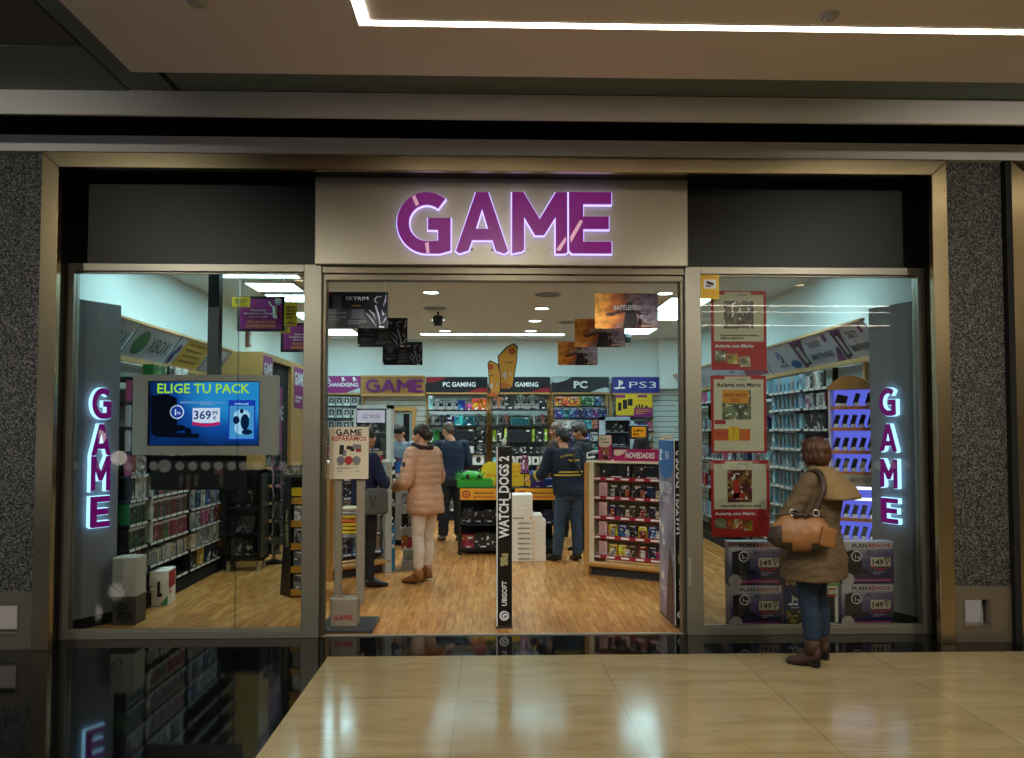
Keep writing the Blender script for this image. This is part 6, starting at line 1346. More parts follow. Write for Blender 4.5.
# ---------------------------------------------------------------- counter, cabinets behind
xc0, xc1 = atY(352, 470, 5.0).x, atY(414, 470, 5.0).x
t = thing('service_counter', 'grey service counter in front of the young shop assistant', 'counter', (xc0, 5.0, 0)); W = xc1 - xc0
MB().box(0, W, .02, .55, .08, .98).build('front', M_grey, t); MB().box(-.02, W + .02, -.02, .6, .98, 1.02).build('worktop', M_lgrey, t); MB().box(.03, W - .03, .06, .5, 0, .08).build('plinth', M_dark, t)
x0, x1, z0, z1 = rectY(385, 458.5, 409, 472, 4.95)
t = thing('blue_tray', 'blue open box with a red rim standing on the service counter', 'box', ((x0 + x1) / 2, 5.08, 1.021)); w = (x1 - x0) / 2; h = z1 - 1.021
MB().box(-w, w, 0, .02, 0, h).box(-w, w, .3, .32, 0, h).box(-w, -w + .02, .02, .3, 0, h).box(w - .02, w, .02, .3, 0, h).box(-w, w, .02, .3, 0, .02).build('box', mat('tray_blue', '1f5fa8', rough=.5), t)
MB().box(-w - .005, w + .005, -.008, .0, h - .015, h).box(w, w + .008, -.005, .325, 0, h).box(-w - .008, w + .008, -.008, 0, 0, .012).build('red_rim', M_redink, t)
x0, x1, z0, z1 = rectY(387, 455, 396, 463, 4.9)
t = thing('card_reader', 'white topped card reader tilted over the blue box on the counter', 'card reader', ((x0 + x1) / 2, 5.02, 1.021)); MB().tube([(0, 0, 0), (0, 0, z0 - 1.021)], .015).build('stem', M_black, t); MB().obox((0, 0, z0 - 1.0), (.15, .02, .075), (0, -.5, 0)).build('body', M_black, t); MB().obox((0, -.012, z0 - 1.0), (.1, .006, .05), (0, -.5, 0)).build('screen', M_wink, t)
def glass_cab(lb, px, Y, D, m, levels, sign=None, cols=('grey',), where=''):
    x0, x1, z0, z1 = rectY(*px, Y); t = thing('glass_cabinet', lb, 'cabinet', ((x0 + x1) / 2, Y, 0)); w = (x1 - x0) / 2
    q = MB().box(-w, -w + .04, 0, D, 0, z1).box(w - .06, w, 0, D, 0, z1).box(-w, w, 0, D, z1 - .05, z1).box(-w + .04, w - .06, D - .02, D, 0, z1 - .05).box(-w + .04, w - .06, 0, D - .02, 0, min(levels) - .02); q.build('carcass', m, t)
    MB().box(-w + .04, w - .06, .005, .012, min(levels), z1 - .05).build('glass_door', M_pane, t)
    for z in levels: MB().box(-w + .04, w - .06, .02, D - .02, z - .012, z).build('shelf', m, t)
    if sign: sign(t, w, z1)
    for k, z in enumerate(levels): row(frame((t.location.x, Y, 0), 0), 0, -w + .05, w - .07, z, ('lowest', 'second', 'top', 'uppermost')[k] + ' shelf of ' + where, rseq('window' if k % 2 else 'carton', list(cols), 4, .1, .17, .08), yoff=.08)
def cab_sign(t, w, z1):
    s_ = MB().box(-w + .05, w - .08, -.012, 0, z1 - .24, z1 - .07).build('name_plate', mat('plate_pale', 'd4c9dd', rough=.4), t)
    MB().fit('CLIC Y RECOGE', (-.01, -.012, z1 - .18), X_, Z_, (w - .1) * 1.5, .05, bold=.01, lift=.002).build('plate_lettering', M_purple, s_)
glass_cab('tall pale grey glass cabinet with a lilac name plate behind the repair notice', (353, 405, 391, 480, ), 4.4, .35, M_lgrey, (1.1, 1.36, 1.62), cab_sign, ('navy', 'dark', 'purple', 'grey'), 'lilac-plated glass cabinet')
glass_cab('pale blue framed glass cabinet behind the new games sign', (603, 417, 634, 470), 5.6, .4, mat('frame_paleblue', '9fb4c0', rough=.4), (1.15, 1.40, 1.62), None, ('dark', 'grey', 'navy'), 'pale blue framed cabinet')
# demo monitor
x0, x1, z0, z1 = rectY(629, 425, 649, 439, 4.6)
t = thing('demo_monitor', 'small black monitor with an amber screen above the new games sign', 'monitor', ((x0 + x1) / 2, 4.6, z0)); W, H = x1 - x0, z1 - z0
MB().box(-W / 2, W / 2, 0, .08, 0, H).build('housing', M_black, t, bevel=.01); sc_ = MB().box(-W * .36, W * .34, -.004, 0, .14 * H, .86 * H).build('display', emat('amber_screen', 'c98a22', .7), t)
q = MB(); q.scribble((-W * .28, -.004, .2 * H), X_, Z_, W * .54, .55 * H, seed=4, rows=2, lift=.002); q.build('screen_print', emat('screen_dark', '4a3a12', .6), sc_)
MB().box(-.03, .03, .03, .06, -z0 + .9, 0).build('stand_pole', M_black, t); MB().box(-.12, .12, -.05, .14, -z0, -z0 + .9).build('stand_box', M_black, t)
x0, x1, z0, z1 = rectY(633, 439, 649, 452, 4.3)
t = thing('demo_console_case', 'black rounded kiosk hood under the amber monitor', 'kiosk', ((x0 + x1) / 2, 4.2, 0)); W = x1 - x0
MB().prism([(-W / 2, 0), (W / 2, 0), (W / 2, z0), (W * .4, z1), (W * .1, z1 + .02), (-W * .3, z1), (-W / 2, z0)], 0, .22, 'y').build('hood', M_black, t, fixn=True); MB().box(-W * .35, W * .2, -.004, 0, z0 - .02, z1 - .03).build('window', M_window, t)
p = atY(666.5, 447, 1.0); offer_card('cream offer card on a stem above the gate cover at right', (660, 435, 673, 448), 1.0, None, 0, foot=.0)
# ---------------------------------------------------------------- centre table
ty = 4.1; x0, x1 = atY(458, 487, ty).x, atY(558, 487, ty).x; zt = atY(500, 487.5, ty).z
t = thing('sale_table', 'black steel table with amber fascia strips in the middle of the shop', 'table', (x0, ty, 0)); W = x1 - x0; D = 1.0
MB().box(0, W, 0, D, zt - .03, zt).build('table_top', M_black, t)
for x in (.02, W * .5, W - .02):
    for y in (.03, D - .03): MB().box(x - .02, x + .02, y - .02, y + .02, 0, zt - .03).build('leg', M_black, t)
MB().box(.02, W - .02, D - .05, D - .031, .08, zt - .03).build('added_dark_board', M_dark, t); MB().box(.02, W - .02, .03, D - .03, .05, .08).build('lower_shelf', M_dark, t); MB().box(.02, W - .02, .05, D - .03, .38, .40).build('middle_shelf', M_dark, t)  # black board at the back added to darken the space under the table
for a, b_, nm in ((460, 498, 0), (515, 557, 1)):
    q0, q1, z0, z1 = rectY(a, 488.5, b_, 500, ty - .02)
    st = MB().box(q0 - x0, q1 - x0, -.02, 0, z0, z1).build('fascia_strip', M_orange, t)
    w = q1 - q0; h = z1 - z0; o = V((q0 - x0, -.02, z0))
    q = MB(); q.disc(o + V((w * .16, -.002, h * .5)), X_, Z_, h * .34, m=0); q.disc(o + V((w * .16, -.003, h * .5)), X_, Z_, h * .22, m=1); q.disc(o + V((w * .16, -.004, h * .5)), X_, Z_, h * .1, m=0)
    q.fit('Seminuevos', o + V((w * .63, 0, h * .54)), X_, Z_, w * .52, h * .2, m=2, bold=.02, lift=.002, shear=.15); q.fit('garantizados', o + V((w * .63, 0, h * .2)), X_, Z_, w * .56, h * .17, m=0, bold=.02, lift=.002, shear=.15); q.build('strip_print', [M_redink, M_orange, M_ink], st)
Ft = frame((x0, ty, 0), 0)
row(Ft, 0, .05, W * .48, .081, 'lower table shelf, left half', [('carton', 'red', .16, .17, .14), ('carton', 'black', .22, .2, .2), ('carton', 'dark', .2, .18, .2)], yoff=.1)
row(Ft, 0, .05, W * .48, .401, 'middle table shelf, left half', rseq('carton', ['black', 'black', 'dark'], 4, .14, .2, .2, .3), yoff=.25)
row(Ft, 0, W * .53, W - .05, .401, 'middle table shelf, right half', rseq('carton', ['black', 'dark', 'navy'], 4, .14, .2, .2, .3), yoff=.1)
# green crate with eye holes and yellow round card
q0, q1, z0, z1 = rectY(457, 473, 493, 487.5, ty)
t = thing('green_crate', 'bright green plastic crate with spiky rim on the sale table', 'crate', ((q0 + q1) / 2, ty + .05, zt)); w = (q1 - q0) / 2; M_gr = mat('plastic_green', '2a962a', rough=.4)
q = MB().box(-w, w, 0, .02, 0, .1).box(-w, w, .3, .32, 0, .1).box(-w, -w + .02, .02, .3, 0, .1).box(w - .02, w, .02, .3, 0, .1).box(-w, w, .02, .3, 0, .015); q.build('tub', M_gr, t)
q = MB(); q.ell((-.05, .1, .13), (.16, .1, .085)); 
for k in range(9): q.tube([(-.2 + .035 * k, .1, .15), (-.23 + .045 * k, .08, .21 + .02 * math.sin(k * 2.1))], [.02, .004], 6)
for k in range(3): q.tube([(-.19, .08, .1 + .03 * k), (-.27, .06, .11 + .035 * k)], [.018, .004], 6)
q.build('spiky_lid', M_gr, t); q = MB(); q.disc((-.10, -.004 + .0, .14), X_, Z_, .028, .034); q.disc((.055, -.004, .14), X_, Z_, .022, .028); q.build('dark_holes', M_ink, t)
q0, q1, z0, z1 = rectY(480.5, 462, 502, 487, ty + .25)
t = thing('round_yellow_card', 'round-topped yellow card standing behind the green crate', 'sign', ((q0 + q1) / 2, ty + .42, zt)); w = (q1 - q0) / 2; H = z1 - zt
MB().prism([(-w * .8, 0), (w * .8, 0)] + [(w * math.cos(rad(a)), H - w + w * math.sin(rad(a))) for a in range(-20, 201, 20)], 0, .012, 'y').build('card', M_yellow, t, fixn=True); q = MB(); q.scribble((-w * .5, 0, .3 * H), X_, Z_, w, .08, seed=2, lift=.002); q.build('print', M_orange, t)
q0, q1, z0, z1 = rectY(510, 463, 541, 487, ty + .2)
t = thing('yellow_wedge_sign', 'slanted yellow board on the table right of the slim gate cover', 'sign', (q0, ty + .3, zt)); w = q1 - q0; H = z1 - zt
MB().prism([(0, 0), (w, 0), (w * .95, .06), (w * .62, H * .5), (w * .3, H), (0, H)], 0, .02, 'y').build('board', M_yellow, t, fixn=True); q = MB(); q.add([(w * .5, -.001, .04), (w * .95, -.001, .04), (w * .55, -.001, H * .55)], [(0, 1, 2)]); q.scribble((w * .1, 0, .1), X_, Z_, .12, .2, seed=4, rows=3, lift=.002); q.build('print', M_orange, t)
t = thing('small_stand', 'slim black stand with a purple figure box before the yellow board', 'stand', (atY(525, 480, ty).x, ty + .12, zt)); MB().box(-.008, .008, 0, .016, 0, .18).box(-.06, .06, -.01, .03, .17, .185).box(-.05, .05, -.02, .05, 0, .012).build('stand', M_black, t); MB().box(-.05, .05, 0, .03, .185, .42).build('figure_box', A_cover, t, color='a24a8a')
row(Ft, 0, W * .73, W - .03, zt, 'sale table top, right side', [('carton', 'purple', .16, .09, .12), ('carton', 'blue', .14, .11, .1), ('carton', 'paleblue', .16, .15, .1), ('carton', 'cyan', .12, .12, .1)], yoff=.06)
# ---------------------------------------------------------------- stack of flat white cartons
xs0, xs1, _, _ = rectY(512, 500, 545.5, 520, 3.6)
w = xs1 - xs0; zb = atY(530, 562, 3.6).z; ztop = atY(530, 495, 3.6).z; n = 13; h = (ztop + 0.0) / n
for k in range(n):
    ww = w if k < 8 else w * (.93 if k == 8 else .64); xx = xs0 + w / 2 if k < 8 else xs0 + ww / 2 - .01
    t = thing('flat_carton', 'flat white carton, %s from the floor in the white stack' % ORD[k] if k < n - 1 else 'topmost flat white carton of the white stack beside the table', 'carton', (xx + R.uniform(-.004, .004), 3.6, k * h + .0005), R.uniform(-.01, .01), 'flat white cartons')
    MB().box(-ww / 2, ww / 2, 0, .4, 0, h - .002).build('box', M_white, t, bevel=.002)
    if k <= 8:
        q = MB(); q.scribble((-ww * .42 + (.04 if k < 8 else -.01), 0, h * .22), X_, Z_, ww * .38, h * .5, seed=3, lift=.002); q.build('dark_print', M_ink, t); q = MB(); x = -ww * .42 + ww * .46 + .04; q.lathe([(h * .26, 0), (h * .26, .002), (h * .16, .002), (h * .16, 0)], cap=False); 
        for i in range(len(q.v)): v_ = q.v[i]; q.v[i] = V((v_.x + x, -v_.z - .001, v_.y + h * .48))
        q.build('amber_ring', M_orange, t)
# ---------------------------------------------------------------- stacked console boxes in the right window
M_boxgrad = None
def plan_mat():
    m, nt, out = newmat('violet_box_print'); b = node(nt, 'ShaderNodeBsdfPrincipled'); b.inputs['Roughness'].default_value = .4
    tc = node(nt, 'ShaderNodeTexCoord'); sp = node(nt, 'ShaderNodeSeparateXYZ'); nt.links.new(tc.outputs['Generated'], sp.inputs[0])
    ad = node(nt, 'ShaderNodeMath', operation='ADD'); ml = node(nt, 'ShaderNodeMath', operation='MULTIPLY'); ml.inputs[1].default_value = -.35; nt.links.new(sp.outputs[0], ml.inputs[0]); nt.links.new(ml.outputs[0], ad.inputs[0]); nt.links.new(sp.outputs[2], ad.inputs[1])
    cr = node(nt, 'ShaderNodeValToRGB'); e = cr.color_ramp.elements; e[0].position = .0; e[0].color = rgba(lin('23264f')); e[1].position = .85; e[1].color = rgba(lin('c9c2cc')); cr.color_ramp.elements.new(.4).color = rgba(lin('6a5f8c'))
    nt.links.new(ad.outputs[0], cr.inputs[0]); nt.links.new(cr.outputs[0], b.inputs['Base Color']); nt.links.new(b.outputs[0], out.inputs[0]); return m
M_plan = plan_mat()
def plan(t, W, H, D):
    def R4(q, x0, x1, z0, z1, m=0, y=-.002): q.add([(x0 * W - W / 2, y, z0 * H), (x1 * W - W / 2, y, z0 * H), (x1 * W - W / 2, y, z1 * H), (x0 * W - W / 2, y, z1 * H)], [(0, 1, 2, 3)], m)
    q = MB(); R4(q, .03, .97, .83, .98); q.build('title_field', mat('title_field', 'd2cdd0'), t)
    q = MB(); q.fit('PLAN', ((.20 - .5) * W, 0, .86 * H), X_, Z_, .29 * W, .095 * H, m=0, bold=.025, lift=.004, align='LEFT'); q.fit('RENOVE', ((.52 - .5) * W, 0, .86 * H), X_, Z_, .42 * W, .095 * H, m=1, bold=.025, lift=.004, align='LEFT'); q.build('title', [M_ink, M_redink], t)
    q = MB(); q.add([((x - .5) * W, -.003, z * H) for x, z in ((.06, .2), (.06, .76), (.2, .8), (.38, .74), (.38, .36), (.36, .24))], [tuple(range(6))]); q.add([((x - .5) * W, -.0035, z * H) for x, z in ((.38, .26), (.52, .24), (.50, .34), (.38, .36))], [(0, 1, 2, 3)]); q.build('console_picture', mat('console_black', '1b1a20'), t)
    c = V((-.22 * W, -.005, .66 * H)); q = MB(); q.disc(c, X_, Z_, .045, m=0); q.disc(c + V((0, -.001, 0)), X_, Z_, .036, m=1); q.text('1', c + V((-.01, -.002, -.018)), X_, Z_, .05, m=0, bold=.02); q.text('TB', c + V((.013, -.002, -.018)), X_, Z_, .022, m=0, bold=.02); q.build('disc_badge', [M_wink, M_ink], t)
    q = MB(); x, z = -.02 * W, .745 * H; q.add([(x, -.003, z - .04 * H), (x + .012, -.003, z - .04 * H), (x + .012, -.003, z + .03 * H), (x, -.003, z + .04 * H)], [(0, 1, 2, 3)]); q.disc((x + .02, -.0035, z + .01 * H), X_, Z_, .014, .02 * H); q.disc((x - .01, -.0035, z - .04 * H), X_, Z_, .02, .01 * H); q.disc((x + .03, -.0035, z - .04 * H), X_, Z_, .018, .01 * H); q.fit('PS4', (.22 * W, 0, .72 * H), X_, Z_, .3 * W, .055 * H, bold=-.01, lift=.003); q.build('console_logo', mat('logo_dim', '45404e'), t)
    q = MB(); R4(q, .55, .93, .42, .63, 0, -.004); q.add([((x - .5) * W, -.005, z * H) for x, z in ((.55, .43), (.74, .36), (.93, .43), (.93, .39), (.74, .32), (.55, .39))], [(0, 1, 4, 5), (1, 2, 3, 4)], 1)
    q.fit('149', ((.69 - .5) * W, 0, .455 * H), X_, Z_, .21 * W, .13 * H, m=2, bold=.03, lift=.006); q.text('95', ((.86 - .5) * W, 0, .53 * H), X_, Z_, .05, m=2, bold=.02, lift=.006); q.text('\u20ac', ((.86 - .5) * W, 0, .45 * H), X_, Z_, .042, m=2, bold=.02, lift=.006); q.build('price_flag', [M_cream, M_redink, M_ink], t)
    q = MB(); R4(q, .2, .95, .05, .14, 0, -.003); q.build('magenta_bar', mat('box_magenta', '96225e'), t); q = MB(); q.scribble((-.27 * W, 0, .075 * H), X_, Z_, .68 * W, .04 * H, seed=2, lift=.005); q.scribble((.1 * W, 0, .22 * H), X_, Z_, .22 * W, .09 * H, seed=5, rows=2, lift=.004); q.build('small_print', mat('print_lilac', 'a79ab8'), t)
    q = MB(); q.disc((-.39 * W, -.005, .11 * H), X_, Z_, .055); q.build('round_seal', mat('seal_pale', 'cfc0c0'), t)
Yb = .20
for px, lb in (((730, 585.5, 782, 630), 'lower console promotion box of the stack left of the standing woman'), ((842, 584, 893.5, 629), 'lower console promotion box of the stack right of the standing woman')):
    x0, x1, a, b_ = rectY(*px, Yb); h = b_
    t1, W, H = lbox(lb, px, Yb, .12, M_plan, plan, z0=.0, name='console_promo_box')
    px2 = (px[0] - (1 if px[0] < 800 else 0), 541.5, px[2], px[1])
    lbox(lb.replace('lower', 'upper'), px2, Yb, .12, M_plan, plan, z0=H + .001, name='console_promo_box')
M_psblue = mat('console_box_blue', '1c2f6e', rough=.4)
def psbox(t, W, H, D):
    patch(MB(), -.42 * W, .42 * W, .03 * H, .40 * H, y=-.002).build('game_picture', A_cover, t, color='9c8a3a')
    q = MB(); x, z = -.15 * W, .62 * H; q.add([(x, -.003, z - .02), (x + .014, -.003, z - .02), (x + .014, -.003, z + .05), (x, -.003, z + .06)], [(0, 1, 2, 3)]); q.disc((x + .026, -.0035, z + .025), X_, Z_, .016, .014); q.disc((x - .012, -.0035, z - .02), X_, Z_, .022, .01); q.disc((x + .034, -.0035, z - .02), X_, Z_, .02, .01); q.fit('PS4', (.22 * W, 0, z - .015), X_, Z_, .3 * W, .045, bold=0, lift=.003); q.scribble((-.2 * W, 0, .45 * H), X_, Z_, .5 * W, .015, seed=3); q.build('console_logo', M_wink, t)
x0, x1, a, b_ = rectY(784, 586, 806, 630, .24)
t1, W, H = lbox('lower dark blue console box between the promotion stacks', (784.5, 587, 806, 630), .24, .14, M_psblue, psbox, z0=0, name='console_box')
lbox('upper dark blue console box between the promotion stacks', (784.5, 541, 806, 587), .24, .14, M_psblue, psbox, z0=H + .001, name='console_box')
def xbx(t, W, H, D):
    q = MB(); patch(q, -.5 * W, .34 * W, .1 * H, .97 * H); q.build('console_picture', mat('carton_black', '1d1f22'), t); q = MB(); patch(q, -.45 * W, .45 * W, .02 * H, .08 * H, y=-.002); q.disc((.4 * W, -.003, .06 * H), X_, Z_, .02); q.build('green_foot', mat('foot_green', '8fae62'), t)
    q = MB(); patch(q, -.3 * W, .4 * W, .8 * H, .97 * H, y=-.003); q.build('cream_flag', M_cream, t)
    q = MB(); patch(q, -.3 * W, .4 * W, .76 * H, .82 * H, y=-.004); patch(q, -.3 * W, .4 * W, .93 * H, .97 * H, y=-.004); q.fit('429', (-.08 * W, 0, .845 * H), X_, Z_, .3 * W, .05 * H, bold=.02, lift=.005); q.build('red_price', M_redink, t)
t1, W, H = lbox('lower white console carton with a red price flag behind the standing woman', (817, 587, 838, 630), .21, .14, M_white, xbx, z0=0, name='console_carton')
lbox('upper white console carton behind the standing woman', (817, 544, 838, 587), .21, .14, M_white, xbx, z0=H + .001, name='console_carton')
# ---------------------------------------------------------------- people
def fleshed(q, name, m, parent, voxel=.008, smooth=4, disp=None, color=None, mats=None, facemat=None):
    """join overlapping solids into one continuous skin"""
    o = q.build(name, [m], None); 
    r = o.modifiers.new('r', 'REMESH'); r.mode = 'VOXEL'; r.voxel_size = voxel; r.use_smooth_shade = True
    if smooth: s_ = o.modifiers.new('s', 'SMOOTH'); s_.factor = .5; s_.iterations = smooth
    dg = bpy.context.evaluated_depsgraph_get(); me = bpy.data.meshes.new_from_object(o.evaluated_get(dg))
    o.modifiers.clear(); old = o.data; o.data = me; bpy.data.meshes.remove(old); me.name = name
    me.materials.clear(); 
    for mm in (mats or [m]): me.materials.append(mm)
    if disp:
        ns = [v.normal.copy() for v in me.vertices]
        for v, n in zip(me.vertices, ns): v.co = v.co + n * disp(v.co, n)
    if facemat:
        for p in me.polygons: p.material_index = facemat(p.center)
    me.polygons.foreach_set('use_smooth', [True] * len(me.polygons)); me.update(); o.parent = parent
    return o
def crom(pts, rs, k=5):
    P = [V(p) for p in pts]; n = len(P); op, orr = [], []
    for i in range(n - 1):
        p0, p1, p2, p3 = P[max(i - 1, 0)], P[i], P[i + 1], P[min(i + 2, n - 1)]
        for j in range(k):
            t = j / k; op.append(.5 * ((2 * p1) + (p2 - p0) * t + (2 * p0 - 5 * p1 + 4 * p2 - p3) * t * t + (3 * p1 - p0 - 3 * p2 + p3) * t ** 3)); orr.append(rs[i] + (rs[i + 1] - rs[i]) * (t * t * (3 - 2 * t)))
    return op + [P[-1]], orr + [rs[-1]]
def limb(q, pts, rs, seg=14, ends=(True, True), k=5):
    P, Rr = crom(pts, rs, k); q.tube(P, Rr, seg)
    if ends[0]: q.ell(P[0], (Rr[0],) * 3, seg=12, rings=8)
    if ends[1]: q.ell(P[-1], (Rr[-1],) * 3, seg=12, rings=8)
def loft(q, rings, seg=26, pw=2.4):
    """stack of flattened rings (cx, cy, z, half width, half depth[, turn]); closed top and bottom"""
    vs = []; n = len(rings)
    for r in rings:
        cx, cy, z, a, b = r[:5]; tn = r[5] if len(r) > 5 else 0; c, s_ = math.cos(tn), math.sin(tn)
        for i in range(seg):
            th = 2 * PI * i / seg; ct, st = math.cos(th), math.sin(th)
            x = a * abs(ct) ** (2 / pw) * (1 if ct >= 0 else -1); y = b * abs(st) ** (2 / pw) * (1 if st >= 0 else -1)
            vs.append((cx + x * c - y * s_, cy + x * s_ + y * c, z))
    fs = [(i * seg + k, i * seg + (k + 1) % seg, (i + 1) * seg + (k + 1) % seg, (i + 1) * seg + k) for i in range(n - 1) for k in range(seg)]
    fs += [tuple(range(seg - 1, -1, -1)), tuple((n - 1) * seg + k for k in range(seg))]
    q.add(vs, fs)
def hand(q, w, d, n, curl=.5, s=1.0, side=1, thumb=.6):
    """palm, four bent fingers and a thumb; w wrist, d along the hand, n out of the palm, side +1 puts the thumb towards d x n"""
    w, d, n = V(w), V(d).normalized(), V(n); n = (n - d * n.dot(d)).normalized(); u = d.cross(n) * side
    for i, a in enumerate((-.030, -.010, .010, .030)):
        limb(q, [w + d * .0 + u * a * .55 * s, w + d * .045 * s + u * a * .85 * s, w + d * .085 * s + u * a * s], [.014 * s, .0155 * s, .0125 * s], 10, k=3)
    for i, (a, L) in enumerate(((-.031, .062), (-.011, .074), (.010, .080), (.031, .072))):
        p = w + d * .085 * s + u * a * s; P = [p]; ang = 0; seg = (.45, .32, .27)
        for j in range(3):
            ang += curl * (.55, .75, .5)[j] * (1 + .08 * (i - 1.5)); P.append(P[-1] + (d * math.cos(ang) + n * math.sin(ang)) * L * seg[j] * s)
        limb(q, P, [.0105 * s, .0095 * s, .0088 * s, .0075 * s], 10, k=3)
    p = w + d * .022 * s + u * .026 * s; t1 = (u * .72 + d * .6 + n * .35 * thumb).normalized(); t2 = (u * .25 + d * .85 + n * .6 * thumb).normalized()
    limb(q, [p, p + t1 * .036 * s, p + t1 * .036 * s + t2 * .03 * s, p + t1 * .036 * s + t2 * .054 * s], [.014 * s, .0125 * s, .0105 * s, .0085 * s], 10, k=3)
M_skin = mat('skin', 'c68e70', rough=.5, var=.06, scale=20); M_skin2 = mat('skin_tan', 'b07a58', rough=.5, var=.06, scale=20)
M_eye = mat('eye_white', 'd9d5cf', rough=.2); M_iris = mat('iris_brown', '2a1c14', rough=.2); M_lip = mat('lip', 'a05a50', rough=.5)
def fabric(n, c, bump=.25, bs=90, rough=.85): return mat(n, c, rough=rough, var=.14, scale=22, bump=bump, bscale=bs)
def wrinkle(amp, fz=18, seed=0.0):
    def f(co, n): return amp * (noise.noise(V((co.x * 9 + seed, co.y * 9, co.z * fz))) + .5 * noise.noise(V((co.x * 22, co.y * 22 + seed, co.z * 26))))
    return f
def quilt(pitch, amp, wr=.004, diag=0.0):
    w = wrinkle(wr)
    def f(co, n):
        k = 1 - abs(math.sin(PI * (co.z + diag * (co.x + co.y)) / pitch)) ** .55 if False else abs(math.sin(PI * (co.z + diag * (co.x + co.y)) / pitch)) ** .5
        return amp * (k - .5) * (1 - .7 * abs(n.z)) + w(co, n)
    return f
def head_at(q, C, F, U, s=1.0):
    """skull, jaw, nose, ears and neck root; C middle of the head, F where the face looks, U crown"""
    F = V(F).normalized(); U = V(U); U = (U - F * U.dot(F)).normalized(); Rt = F.cross(U); C = V(C)
    M = Matrix((Rt, F, U)).transposed(); i0 = len(q.v)
    q.ell((0, -.012, .03), (.074, .094, .088)); q.ell((0, .012, -.015), (.066, .078, .085)); q.ell((0, .040, -.062), (.046, .046, .042)); q.ell((0, .068, -.088), (.022, .018, .018))
    q.ell((0, .098, -.018), (.012, .020, .016)); q.ell((0, .092, .002), (.008, .014, .024)); q.ell((0, .078, .026), (.045, .016, .012)); q.ell((0, .082, -.052), (.022, .012, .008)); q.ell((0, .082, -.063), (.018, .012, .007))
    for k in (-1, 1): q.ell((k * .074, -.008, -.012), (.010, .020, .030), (0, 0, k * .35)); q.ell((k * .045, .058, -.018), (.022, .022, .02))
    for i in range(i0, len(q.v)): q.v[i] = C + (M @ q.v[i]) * s
    return M
def face_bits(t, C, M, s, brow):
    C = V(C); X = lambda p: C + (M @ V(p)) * s
    for k in (-1, 1):
        e = MB().ell(X((k * .030, .079, .006)), (.0115 * s,) * 3, seg=10, rings=7).build('eye', M_eye, t, smooth=True); f = (M @ V((0, 1, 0)))
        MB().ell(X((k * .030, .0875, .006)), (.0055 * s,) * 3, seg=8, rings=6).build('iris', M_iris, e, smooth=True)
        b = MB(); b.tube([X((k * .014, .094, .027)), X((k * .032, .094, .031)), X((k * .048, .082, .026))], [.003 * s, .004 * s, .002 * s], 6); b.build('eyebrow', brow, t)
    q = MB(); q.tube([X((-.022, .088, -.057)), X((0, .096, -.057)), X((.022, .088, -.057))], [.002 * s, .0045 * s, .002 * s], 6); q.build('mouth', M_lip, t)
def shoe(t, heel, yaw, m, L=.27, h=.09, heel_h=.025, w=.047, shaft=.0, top=None, pitch=0, sole=None):
    """shoe with sole and heel; heel = (x, y) back of the foot, yaw turns the toe from +y"""
    q = MB(); lift = heel_h
    rings = []
    for f, a, b in ((0, .036, .075), (.12, .042, .09), (.3, .043, .098), (.5, .045, .078), (.7, w, .05), (.88, w * .85, .036), (1, w * .3, .02)):
        rings.append((f, a, b))
    vs = []; seg = 16
    for f, a, b in rings:
        z0 = lift * max(0, 1 - f / .55) ** 1.2 + .012
        for i in range(seg):
            th = 2 * PI * i / seg; vs.append((a * math.cos(th), f * L, z0 + b * (1 if math.sin(th) > 0 else .0) * abs(math.sin(th)) ** .8 + (0 if math.sin(th) > 0 else 0)))
    fs = [(i * seg + k, (i + 1) * seg + k, (i + 1) * seg + (k + 1) % seg, i * seg + (k + 1) % seg) for i in range(len(rings) - 1) for k in range(seg)] + [tuple(range(seg)), tuple(len(vs) - 1 - k for k in range(seg))]
    q.add(vs, fs)
    if shaft: q.tube([(0, .055, lift + .03), (0, .052, lift + .03 + shaft * .5), (0, .05, lift + .03 + shaft)], [.050, .050, .054], 16)
    so = MB(); prof = [(-.034, .0), (-.036, .06), (-w * .8, .5), (-w, .72), (-w * .75, .92), (0, 1.01), (w * .75, .92), (w, .72), (w * .8, .5), (.036, .06), (.034, 0)]
    n = len(prof); z = lambda f: lift * max(0, 1 - f / .55) ** 1.2
    so.add([(x, f * L, z(f)) for x, f in prof] + [(x, f * L, z(f) + .014) for x, f in prof], [tuple(range(n - 1, -1, -1)), tuple(range(n, 2 * n))] + [(i, (i + 1) % n, (i + 1) % n + n, i + n) for i in range(n)])
    if heel_h > .04: so.prism([(-.026, .004), (.026, .004), (.028, .055), (-.028, .055)], 0, heel_h + .005, 'z')
    Mx = Matrix.Translation(V((heel[0], heel[1], 0))) @ Matrix.Rotation(yaw, 4, 'Z'); q.xf(Mx); so.xf(Mx)
    s_ = q.build('shoe', m, t, smooth=True); so.build('sole', sole or M_dark, s_)
    return s_
def hairdo(t, C, M, s, blobs, m, amp=.006, voxel=.006, freq=38):
    q = MB(); C = V(C)
    for c, r in blobs: i0 = len(q.v); q.ell(c, r, seg=16, rings=11); [q.v.__setitem__(i, C + (M @ q.v[i]) * s) for i in range(i0, len(q.v))]
    Mi = M.transposed()
    def d(co, n):
        p = Mi @ (co - C); a = math.atan2(p.x, p.y + .02); return amp * (noise.noise(V((a * 7, p.z * 12, 3))) + .7 * noise.noise(V((a * freq / 2, p.z * 9, 7))))
    return fleshed(q, 'hair', m, t, voxel, 2, d)
def hair_mat(n, c): return mat(n, c, rough=.45, var=.35, scale=60, bump=.5, bscale=160, stretch=(1, 1, .15))
